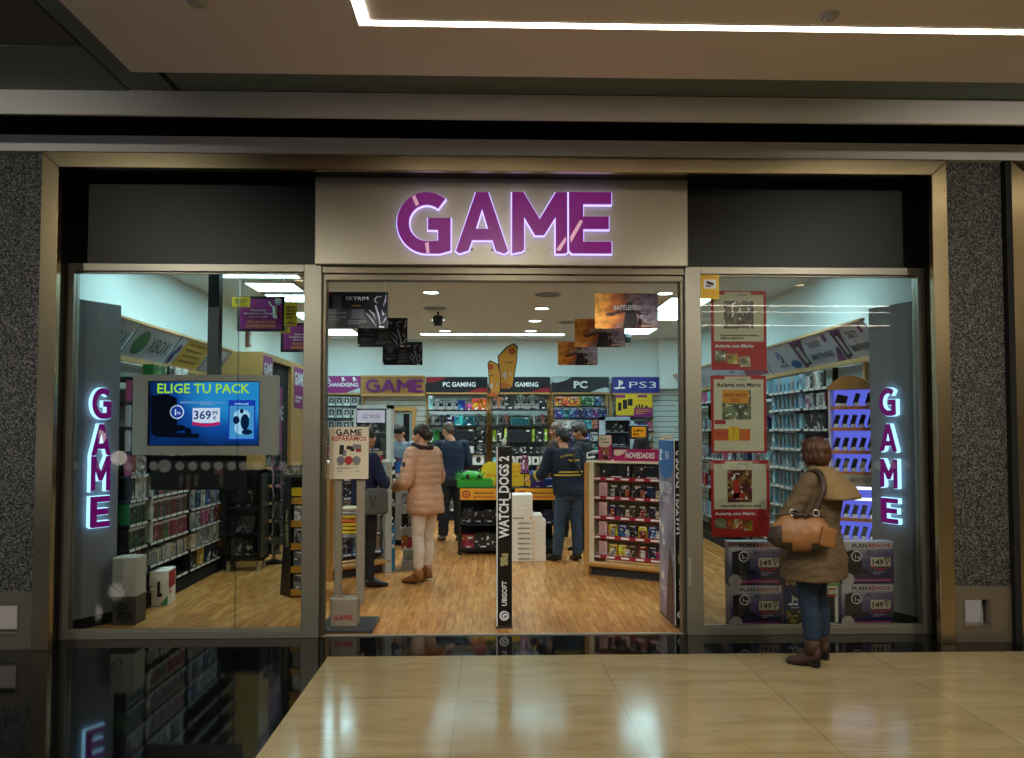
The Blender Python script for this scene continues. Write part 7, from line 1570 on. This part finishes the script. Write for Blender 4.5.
H_brown = hair_mat('hair_brown', '2e1e15'); H_dark = hair_mat('hair_dark', '17110d'); H_chest = hair_mat('hair_chestnut', '472812'); H_short = hair_mat('hair_cropped', '57463a')

def person(label, loc, rz, H, P, skin=None):
    """P: pose and dress, in metres for a 1.72 m figure facing +y; scaled to H"""
    t = thing('person', label, 'person', loc, rz); k = H / 1.72; skin = skin or M_skin
    S = lambda p: V((p[0] * k, p[1] * k, p[2] * k))
    lean = P.get('lean', (0, 0)); lx, ly = lean                       # shoulder line shifted over the feet
    hipz = .92; sh = P.get('shift', (0, 0))
    hip = {-1: (-.09 + sh[0], sh[1], hipz), 1: (.09 + sh[0], sh[1], hipz)}
    ank = {-1: P.get('footL', (-.10, -.03)), 1: P.get('footR', (.10, -.03))}        # heel positions (x, y)
    yaw = {-1: P.get('yawL', .12), 1: P.get('yawR', -.12)}
    hh = P.get('heel', .025)
    A = {s_: (ank[s_][0] - math.sin(yaw[s_]) * .05, ank[s_][1] + math.cos(yaw[s_]) * .05, .085 + hh) for s_ in (-1, 1)}
    K = {s_: P.get('kneeL' if s_ < 0 else 'kneeR', ((hip[s_][0] + A[s_][0]) / 2, (hip[s_][1] + A[s_][1]) / 2 + .02, .50)) for s_ in (-1, 1)}
    sx = P.get('sw', .175)
    shd = {s_: (s_ * sx + lx, ly, 1.40) for s_ in (-1, 1)}
    el = {-1: P.get('elL', (-.24 + lx, -.03 + ly, 1.13)), 1: P.get('elR', (.24 + lx, -.03 + ly, 1.13))}
    wr = {-1: P.get('wrL', (-.24, .05 + ly, .90)), 1: P.get('wrR', (.24, .05 + ly, .90))}
    hC = V(P.get('head', (lx, ly + .025, 1.615))); hF = V(P.get('look', (0, 1, 0))); hU = V(P.get('crown', (0, 0, 1)))
    # body
    q = MB()
    loft(q, [(sh[0], sh[1], .84, .10, .075), (sh[0], sh[1], .93, .16, .10), (sh[0] * .6 + lx * .4, sh[1] * .6 + ly * .4, 1.07, .135, .09), (lx, ly, 1.25, .155, .105), (lx, ly - .005, 1.38, .15, .08), (lx, ly - .005, 1.44, .09, .06)])
    nk = hC + V((0, -.02, -.09)); limb(q, [(lx, ly - .01, 1.40), (lx, ly, 1.47), tuple(nk), tuple(hC + hF.normalized() * -.01 + V((0, 0, -.03)))], [.062, .054, .052, .055])
    M = head_at(q, hC, hF, hU, P.get('hs', 1.0))
    for s_ in (-1, 1):
        limb(q, [hip[s_], tuple((V(hip[s_]) + V(K[s_])) / 2), K[s_], tuple(V(K[s_]) * .62 + V(A[s_]) * .38 + V((0, -.012, 0))), A[s_]], [.082, .072, .052, .052, .037]); limb(q, [A[s_], (A[s_][0] - math.sin(yaw[s_]) * .12, A[s_][1] + math.cos(yaw[s_]) * .10, .032)], [.030, .018])
        limb(q, [shd[s_], tuple((V(shd[s_]) + V(el[s_])) / 2), el[s_], tuple(V(el[s_]) * .6 + V(wr[s_]) * .4), wr[s_]], [.05, .046, .038, .036, .026])
        hd = V(P.get('hdL' if s_ < 0 else 'hdR', V(wr[s_]) - V(el[s_]))); pn = V(P.get('pnL' if s_ < 0 else 'pnR', (-s_, 0, 0)))
        hand(q, wr[s_], hd, pn, P.get('curl', .55), .92 * P.get('hand_s', 1), side=P.get('thL' if s_ < 0 else 'thR', -s_))
    for i in range(len(q.v)): q.v[i] = q.v[i] * k
    body = fleshed(q, 'body', skin, t, .006 * max(k, .9), 2)
    face_bits(t, S(hC), M, k * P.get('hs', 1.0), P.get('brow', H_dark))
    # trousers
    q = MB(); e = P.get('tr_e', .014)
    zc = P.get('cuff', .10)
    for s_ in (-1, 1):
        a = V(A[s_]); kk = V(K[s_]); f = (zc - a.z) / max(kk.z - a.z, .01); end = a.lerp(kk, max(f, -.05))
        limb(q, [hip[s_], tuple((V(hip[s_]) + kk) / 2), tuple(kk), tuple(kk * .6 + a * .4 + V((0, -.01, 0))), tuple(end)], [.088 + e, .076 + e, .056 + e, .055 + e * 1.1, .042 + e * 1.5], ends=(True, False))
    loft(q, [(sh[0], sh[1], .80, .15 + e, .10 + e), (sh[0], sh[1] - .012, .90, .165 + e, .118 + e), (sh[0], sh[1], 1.0, .148 + e, .10 + e), (sh[0], sh[1], 1.04, .142 + e, .096 + e)])
    for i in range(len(q.v)): q.v[i] = q.v[i] * k
    fleshed(q, 'trousers', P['trousers'], t, .010, 3, wrinkle(.005, 26, P.get('seed', 0)))
    # upper garment
    q = MB(); e = P.get('top_e', .02); hem = P.get('hem', .86); fl = P.get('flare', 0.0)
    mx_ = lambda z: max(0, min(1, (z - .9) / .4)); cx = lambda z: sh[0] + (lx - sh[0]) * mx_(z); cy = lambda z: sh[1] + (ly - sh[1]) * mx_(z)
    rings = [(cx(hem), cy(hem), hem, .165 + e + fl, .115 + e + fl)]
    for z, a, b in ((.80, .168, .118), (.93, .166, .115), (1.07, .148, .102), (1.24, .168, .118), (1.34, .170, .108), (1.41, .150, .085), (1.455, .095, .066)):
        if z > hem + .03: rings.append((cx(z), cy(z), z, a + e + fl * max(0, (1.1 - z) / .3), b + e + fl * max(0, (1.1 - z) / .3)))
    loft(q, rings)
    se = P.get('sleeve_e', .018); sl = P.get('sleeve', 1.0)
    for s_ in (-1, 1):
        E = V(el[s_]); Wq = V(wr[s_])
        pts = [shd[s_], tuple((V(shd[s_]) + E) / 2)]; rs = [.055 + se, .051 + se]
        if sl > .5: pts += [tuple(E), tuple(E * .55 + Wq * .45), tuple(E.lerp(Wq, .97))]; rs += [.045 + se, .042 + se * .9, .032 + se * .8]
        else: rs[-1] = .056 + se
        limb(q, pts, rs, ends=(True, False))
    if P.get('collar'): loft(q, [(lx, ly - .0, 1.43, .085, .08), (lx, ly + .0, 1.50, .078, .078), (lx, ly + .005, 1.505, .07, .07)])
    for i in range(len(q.v)): q.v[i] = q.v[i] * k
    top = fleshed(q, P.get('top_name', 'jacket'), P['top'], t, .009, 3, P.get('top_disp') or wrinkle(.005, 14, P.get('seed', 0) + 3), mats=P.get('top_mats'), facemat=P.get('top_face'))
    for s_ in (-1, 1):
        shoe(t, (ank[s_][0] * k, ank[s_][1] * k), yaw[s_], P['shoes'], L=P.get('shoe_l', .275) * k, heel_h=hh * k, shaft=P.get('shaft', 0), sole=P.get('sole'))
    if P.get('hair'): hairdo(t, S(hC), M, k * P.get('hs', 1.0), P['hair'][0], P['hair'][1], P['hair'][2] if len(P['hair']) > 2 else .005)
    return t, top, S, M, hC
CROP = [((0, -.02, .042), (.079, .098, .086)), ((0, -.060, .0), (.066, .052, .07))]
SHORT = [((0, -.015, .048), (.084, .103, .090)), ((0, -.060, .0), (.074, .060, .08)), ((0, .05, .095), (.055, .045, .03))]

# ---- woman outside the right window
F_khaki = fabric('khaki_quilted_cotton', '5f4d34'); F_hood = fabric('khaki_hood', '7d6642'); F_jeans = fabric('blue_denim', '192c42', .2, 140); L_boot = mat('brown_suede', '3f2a1e', rough=.7, var=.2, scale=30, bump=.2)
P1 = dict(heel=.06, trousers=F_jeans, top=F_khaki, top_name='coat', shoes=L_boot, shaft=.11, shoe_l=.25, hem=.66, flare=.065, top_e=.05, sleeve_e=.026, cuff=.20, tr_e=.016, sw=.165,
          footL=(-.125, -.02), footR=(.125, .0), yawL=.05, yawR=-.02, lean=(-.01, .01), shift=(-.04, .05),
          elL=(-.27, .15, 1.14), wrL=(-.09, .27, 1.06), hdL=(1, .3, .1), pnL=(.2, 0, -1), elR=(.235, .02, 1.14), wrR=(.17, .19, 1.0), pnR=(-1, 0, 0), curl=.9,
          head=(-.01, .045, 1.60), look=(.42, 1, -.1), top_disp=quilt(.05, .006, .006, .6),
          hair=([((0, -.028, .035), (.096, .112, .098)), ((0, -.072, -.015), (.084, .060, .085)), ((-.066, -.01, -.02), (.030, .062, .060)), ((.066, -.01, -.02), (.030, .062, .060)), ((0, .035, .082), (.07, .05, .035))], H_chest, .010))
t, top, S, M, hC = person('person in a khaki hooded coat and jeans looking into the right window', (2.355, -.84, 0), rad(48), 1.585, P1)
q = MB(); 
i0 = 0; loft(q, [(-.01, -.115, 1.265, .205, .125), (-.01, -.135, 1.275, .235, .155), (-.01, -.115, 1.33, .215, .15), (-.01, -.075, 1.41, .165, .135), (-.01, -.025, 1.475, .11, .105), (-.01, .0, 1.51, .085, .085)], 30, 2.2); q.v = [S(p) for p in q.v]
fleshed(q, 'hood', F_hood, t, .009, 4, wrinkle(.008, 12, 5))
for s_ in (-1, 1):
    f = P1['footL' if s_ < 0 else 'footR']; q = MB(); c = S((f[0], f[1] + .05, .0)); kz = 1.585 / 1.72
    q.lathe([(.052, .205), (.056, .215), (.057, .235), (.05, .245)], (c.x, c.y, .0), 16, cap=False); q.build('jeans_turn_up', F_jeans, t, smooth=True)
# handbag over her left shoulder
L_tan = mat('tan_leather', '8a5c33', rough=.5, var=.15, scale=14, bump=.15); L_brn = mat('dark_brown_leather', '33231a', rough=.5, var=.15, scale=20, bump=.15)
def handbag():
    rz = rad(48); F_ = frame((2.355, -.84, 0), rz); c = F_(-.345, .02, .955)
    t = thing('handbag', 'tan and dark brown leather handbag hanging from the khaki coat shoulder', 'bag', c, rz - rad(62) + PI / 2 * 0)
    # bag axis: local x runs along its length
    q = MB(); n = 11; seg = 20; vs = []
    for i in range(n):
        f = -1 + 2 * i / (n - 1); x = f * .20; r = .5 + .5 * (1 - abs(f) ** 3.2); wv = .012 * math.sin(f * 9)
        for k in range(seg):
            th = 2 * PI * k / seg; z = math.sin(th); y = math.cos(th)
            vs.append((x * (1 - .10 * z), y * (.085 * r) * (1 - .25 * z) + wv * .3, z * (.118 * r) + (-.012 if z < 0 else .01) * (1 - f * f) + wv * .4))
    fs = [(i * seg + k, i * seg + (k + 1) % seg, (i + 1) * seg + (k + 1) % seg, (i + 1) * seg + k) for i in range(n - 1) for k in range(seg)] + [tuple(range(seg - 1, -1, -1)), tuple((n - 1) * seg + k for k in range(seg))]
    q.add(vs, fs)
    def fm(c_): return 1 if ((abs(c_.x) > .125 and c_.z < .05 - (abs(c_.x) - .125) * .2) or (c_.z < -.06 and abs(c_.x) > .06)) else 0
    b = fleshed(q, 'bag_body', L_tan, t, .008, 3, wrinkle(.006, 12, 2), mats=[L_tan, L_brn], facemat=fm)
    q = MB(); q.obox((.165, -.075, -.02), (.11, .03, .13), (.0, .25, .45)); o = q.build('end_pocket', L_tan, t, bevel=.02, seg=2)
    q = MB(); q.tube([(-.17, -.01, .112), (-.06, -.02, .13), (.06, -.02, .13), (.17, -.01, .112)], .008, 8); q.build('zip_edge', L_brn, t)
    q = MB(); q.obox((-.0, -.04, .125), (.07, .03, .022), (.2, 0, .1)); q.obox((-.03, -.05, .118), (.04, .02, .03), (.2, .6, 0)); q.obox((.035, -.05, .118), (.04, .02, .03), (.2, -.6, 0)); fleshed(q, 'leather_bow', L_brn, t, .006, 2)
    for x in (-.05, .10):
        q = MB(); q.tube([(x + .02 * math.cos(a), -.03, .135 + .022 * math.sin(a)) for a in [2 * PI * k / 12 for k in range(13)]], .0045, 6); q.build('metal_ring', M_steel, t)
    # straps up to the shoulder
    inv = Matrix.Rotation(-t.rotation_euler.z, 3, 'Z')
    L_ = lambda p: inv @ (F_(*p) - V(c))
    kz = 1.585 / 1.72
    a1 = L_((-.17 * kz, .03, 1.50 * kz)); 
    for x, dy in ((.10, -.02), (-.04, .02)):
        q = MB(); tp = L_((-.150, dy, 1.388)); tp2 = L_((-.168, dy - .0, 1.372)); md = L_((-.272, dy * 1.4 + (.0 if x > 0 else .03), 1.20)); p0 = V((x, -.03, .155))
        e_ = .02 if x > 0 else -.012; Q_ = lambda a, b_, c_: L_(((a + e_) * kz, b_ * kz, c_ * kz)); P_, Rr = crom([p0, Q_(-.345, -.06, 1.16), Q_(-.30, -.10, 1.27), Q_(-.255, -.115, 1.37), Q_(-.20, -.06, 1.475), Q_(-.185, .03, 1.475)], [.013] * 6, 6); q.tube(P_, Rr, 8); q.build('strap', L_brn, t, smooth=True)
    return t
handbag()
# ---- woman in the tan quilted jacket
F_tan = fabric('tan_quilted_nylon', 'be8f70', .12, 60, .6); F_cream = fabric('cream_denim', 'd6c4b6', .15, 120); L_work = mat('tan_nubuck', '83511f', rough=.75, var=.15, scale=24, bump=.2); F_scarf = fabric('dark_plum_knit', '23141a', .5, 60)
P2 = dict(heel=.03, trousers=F_cream, top=F_tan, shoes=L_work, shaft=.085, hem=.76, flare=.012, top_e=.042, sleeve_e=.036, cuff=.17, tr_e=.009, footL=(-.10, -.05), footR=(.10, .02), lean=(0, .04), shift=(0, 0),
          elL=(-.27, .04, 1.12), wrL=(-.20, .27, 1.04), elR=(.27, .06, 1.12), wrR=(.14, .29, 1.05), hdL=(.2, .6, .05), hdR=(-.3, .6, .05), head=(0, .075, 1.61), look=(-.18, 1, -.22), top_disp=quilt(.075, .009, .006), collar=True,
          hair=([((0, -.022, .042), (.084, .104, .090)), ((0, -.075, .0), (.062, .058, .075)), ((0, -.115, -.015), (.042, .040, .050))], H_brown, .004))
t, top, S, M, hC = person('person in a tan quilted jacket and cream trousers at the left gondola', (-.70, 2.24, 0), rad(52), 1.70, P2)
q = MB(); c = S((0, .05, 1.475)); pts = [c + V((.098 * math.cos(a), .098 * math.sin(a), .02 * math.sin(a) + .012)) for a in [2 * PI * k / 16 for k in range(17)]]; q.tube(pts, .03, 10); fleshed(q, 'scarf', F_scarf, t, .009, 2, wrinkle(.006, 20))
q = MB(); q.obox(S((-.325, .02, 1.30)), (.004, .035, .045), (0, .15, 0)); q.build('sleeve_badge', M_ink, t)
# ---- person with folded arms behind the repair notice
F_navy = fabric('navy_wool', '12153a'); F_blk = fabric('black_trouser', '111114'); L_blk = mat('black_leather', '141312', rough=.35, var=.2)
P3 = dict(trousers=F_blk, top=F_navy, top_name='sweater', shoes=L_blk, hem=.90, top_e=.02, sleeve_e=.016, cuff=.09, tr_e=.008, footL=(-.13, .0), footR=(.12, -.06), yawL=.3, yawR=-.1,
          elL=(-.25, .08, 1.13), wrL=(-.03, .22, 1.13), elR=(.26, .09, 1.12), wrR=(.05, .24, 1.16), hdL=(1, .1, .05), hdR=(-1, .1, .1), pnL=(0, -1, 0), pnR=(0, -1, 0), curl=.7,
          hair=([((0, -.022, .042), (.088, .108, .092)), ((0, -.07, -.02), (.08, .06, .10))], H_brown))
t, top, S, M, hC = person('person in a navy sweater with folded arms behind the repair notice', (-1.33, 2.06, 0), rad(-52), 1.66, P3)
F_bag = mat('grey_canvas', '4f4c48', rough=.8, var=.12, bump=.2)
FB = frame((-1.33, 2.06, 0), rad(-52)); b = thing('shoulder_bag', 'grey canvas bag worn at the hip of the navy sweater', 'bag', FB(.275, -.02, .78), rad(-52))
q = MB(); loft(q, [(0, 0, 0, .045, .12), (0, 0, .03, .055, .14), (0, 0, .2, .05, .135), (0, 0, .26, .035, .125), (0, 0, .27, .02, .11)]); fleshed(q, 'bag_body', F_bag, b, .009, 3, wrinkle(.004)); q = MB(); q.tube([(.045, -.10, .2), (.06, -.06, .08), (.055, -.04, .2)], .004, 6); q.build('dark_loop', M_dark, b)
# ---- shop assistant
F_tee = fabric('grey_blue_jersey', '7d8c9a'); P4 = dict(trousers=F_blk, top=F_tee, top_name='t_shirt', shoes=L_blk, hem=.86, top_e=.012, sleeve=.4, sleeve_e=.012, elL=(-.25, .06, 1.12), wrL=(-.16, .26, 1.08), elR=(.25, .06, 1.12), wrR=(.15, .26, 1.09), lean=(0, .07), shift=(0, 0), head=(0, .135, 1.585), look=(.05, 1, -.55), crown=(0, .5, 1), hair=(SHORT, H_dark, .004))
person('person in a grey-blue t-shirt looking down behind the service counter', (atY(404, 450, 5.97).x, 5.97, 0), rad(152), 1.74, P4)
# ---- man in the dark blue sweater
F_blue = fabric('dark_blue_knit', '0d2138', .2, 110); F_char = fabric('charcoal_denim', '1e2026', .2, 140); L_grey = mat('grey_trainer', '8f9092', rough=.6, var=.1)
P5 = dict(trousers=F_char, top=F_blue, top_name='sweater', shoes=L_grey, hem=.88, top_e=.026, sleeve_e=.022, cuff=.09, tr_e=.022, footL=(-.12, 0), footR=(.11, .02), lean=(-.01, .03), sw=.185, elL=(-.238, .05, 1.12), wrL=(-.19, .24, 1.04), elR=(.238, .05, 1.12), wrR=(.17, .25, 1.05), head=(-.05, .09, 1.60), look=(-.45, 1, -.5), crown=(-.1, .35, 1), hair=(CROP, H_short, .0015), brow=H_short)
person('person in a dark blue sweater and charcoal jeans seen from behind, beside the green crate', (-.56, 5.42, 0), rad(12), 1.76, P5, M_skin)
# ---- man in the navy jacket with yellow bands
F_sport = fabric('navy_sports_cloth', '0f1c30', .15, 100); F_ln = fabric('light_denim', '2f435c', .2, 140); M_yel = mat('yellow_trim', 'c9b23a', rough=.6)
P6 = dict(trousers=F_ln, top=F_sport, shoes=L_blk, hem=.85, top_e=.046, sleeve_e=.028, cuff=.08, tr_e=.016, footL=(-.13, .03), footR=(.12, -.03), lean=(-.05, .06), shift=(0, 0), sw=.19, elL=(-.33, .10, 1.13), wrL=(-.36, .36, 1.06), hdL=(-.3, 1, -.15), pnL=(0, 0, -1), elR=(.27, .06, 1.12), wrR=(.17, .26, 1.02), head=(-.05, .10, 1.59), look=(-.25, 1, -.3), crown=(0, .2, 1), curl=.5, hair=(SHORT, H_dark, .004),
          top_mats=[F_sport, M_yel], top_face=None)
LOC6, RZ6, H6 = (1.00, 3.56, 0), rad(22), 1.68
t, top, S, M, hC = person('person in a navy sports jacket with yellow bands and light jeans', LOC6, RZ6, H6, P6)
q = MB()
for z in (1.115, 1.155):
    pts = [S((-.02 + .215 * math.sin(a), .028 - .166 * math.cos(a), z)) for a in [rad(-75 + 150 * i / 14) for i in range(15)]]
    for i in range(14): q.quad(pts[i] - Z_ * .009, pts[i + 1] - Z_ * .009, pts[i + 1] + Z_ * .009, pts[i] + Z_ * .009)
q.build('yellow_band', M_yel, t)
for z in (.30, .38):
    E_, W_ = V(P6['elL']), V(P6['wrL']); c = E_.lerp(W_, z); d = (W_ - E_).normalized(); u = d.cross(Z_).normalized(); w = u.cross(d); c = S(c)
    MB().tube([c - d * .008, c + d * .008], .074, 18).build('cuff_band', M_yel, t)
q = MB(); q.fit('SAILING', S((-.13, -.138, 1.30)), V((1, -.12, .35)), V((-.3, .1, 1)), .15, .026, bold=.02, lift=.006); q.fit('TEAM', S((.02, -.155, 1.325)), X_, V((0, .12, 1)), .11, .026, bold=.02, lift=.006) if False else None
q = MB()
for i in range(10):
    a = rad(-62 + 9 * i); p = S((-.05 + .19 * math.sin(a), .045 - .152 * math.cos(a), 1.285 + .085 * math.cos(a * 1.3))); tx = V((math.cos(a), math.sin(a), 0)); q.obox(p, (.012, .006, .026), (0, 0, a))
for i in range(6): p = S((-.06 + .026 * i, -.118, 1.30 if i % 2 else 1.305)); q.obox(p, (.016, .006, .022))
q.build('yellow_back_print', M_yel, t)
q = MB(); P_, Rr = crom([S((.06, -.075, 1.44)), S((.0, -.125, 1.30)), S((.09, -.130, 1.15)), S((.19, -.08, 1.02))], [.012] * 4); q.tube(P_, Rr, 8); q.build('brown_strap', L_brn, t)
# ---- two more customers behind
P7 = dict(trousers=F_char, top=fabric('black_jacket', '131316'), shoes=L_blk, hem=.86, top_e=.036, sleeve_e=.03, tr_e=.02, cuff=.08, lean=(0, .05), elL=(-.238, .05, 1.12), wrL=(-.18, .25, 1.06), elR=(.238, .05, 1.12), wrR=(.16, .25, 1.06), head=(0, .10, 1.60), look=(0, 1, -.3), crown=(0, .2, 1), collar=True, hair=(SHORT, hair_mat('hair_greying', '3c332d'), .004))
person('person in a black jacket in profile behind the right gondola', (atY(587, 440, 4.55).x, 4.55, 0), rad(70), 1.74, P7, M_skin2)
P8 = dict(trousers=F_blk, top=fabric('brown_jacket', '33271f'), shoes=L_blk, hem=.86, top_e=.03, sleeve_e=.026, tr_e=.02, cuff=.08, lean=(0, .05), elL=(-.26, .05, 1.13), wrL=(-.18, .25, 1.06), elR=(.26, .05, 1.13), wrR=(.16, .25, 1.06), head=(0, .10, 1.60), look=(0, 1, -.35), crown=(0, .2, 1), hair=(CROP, H_short, .001), brow=H_short)
person('person with a shaved head half hidden behind the yellow-banded jacket', (atY(562.5, 440, 5.55).x, 5.60, 0), rad(60), 1.76, P8, M_skin2)
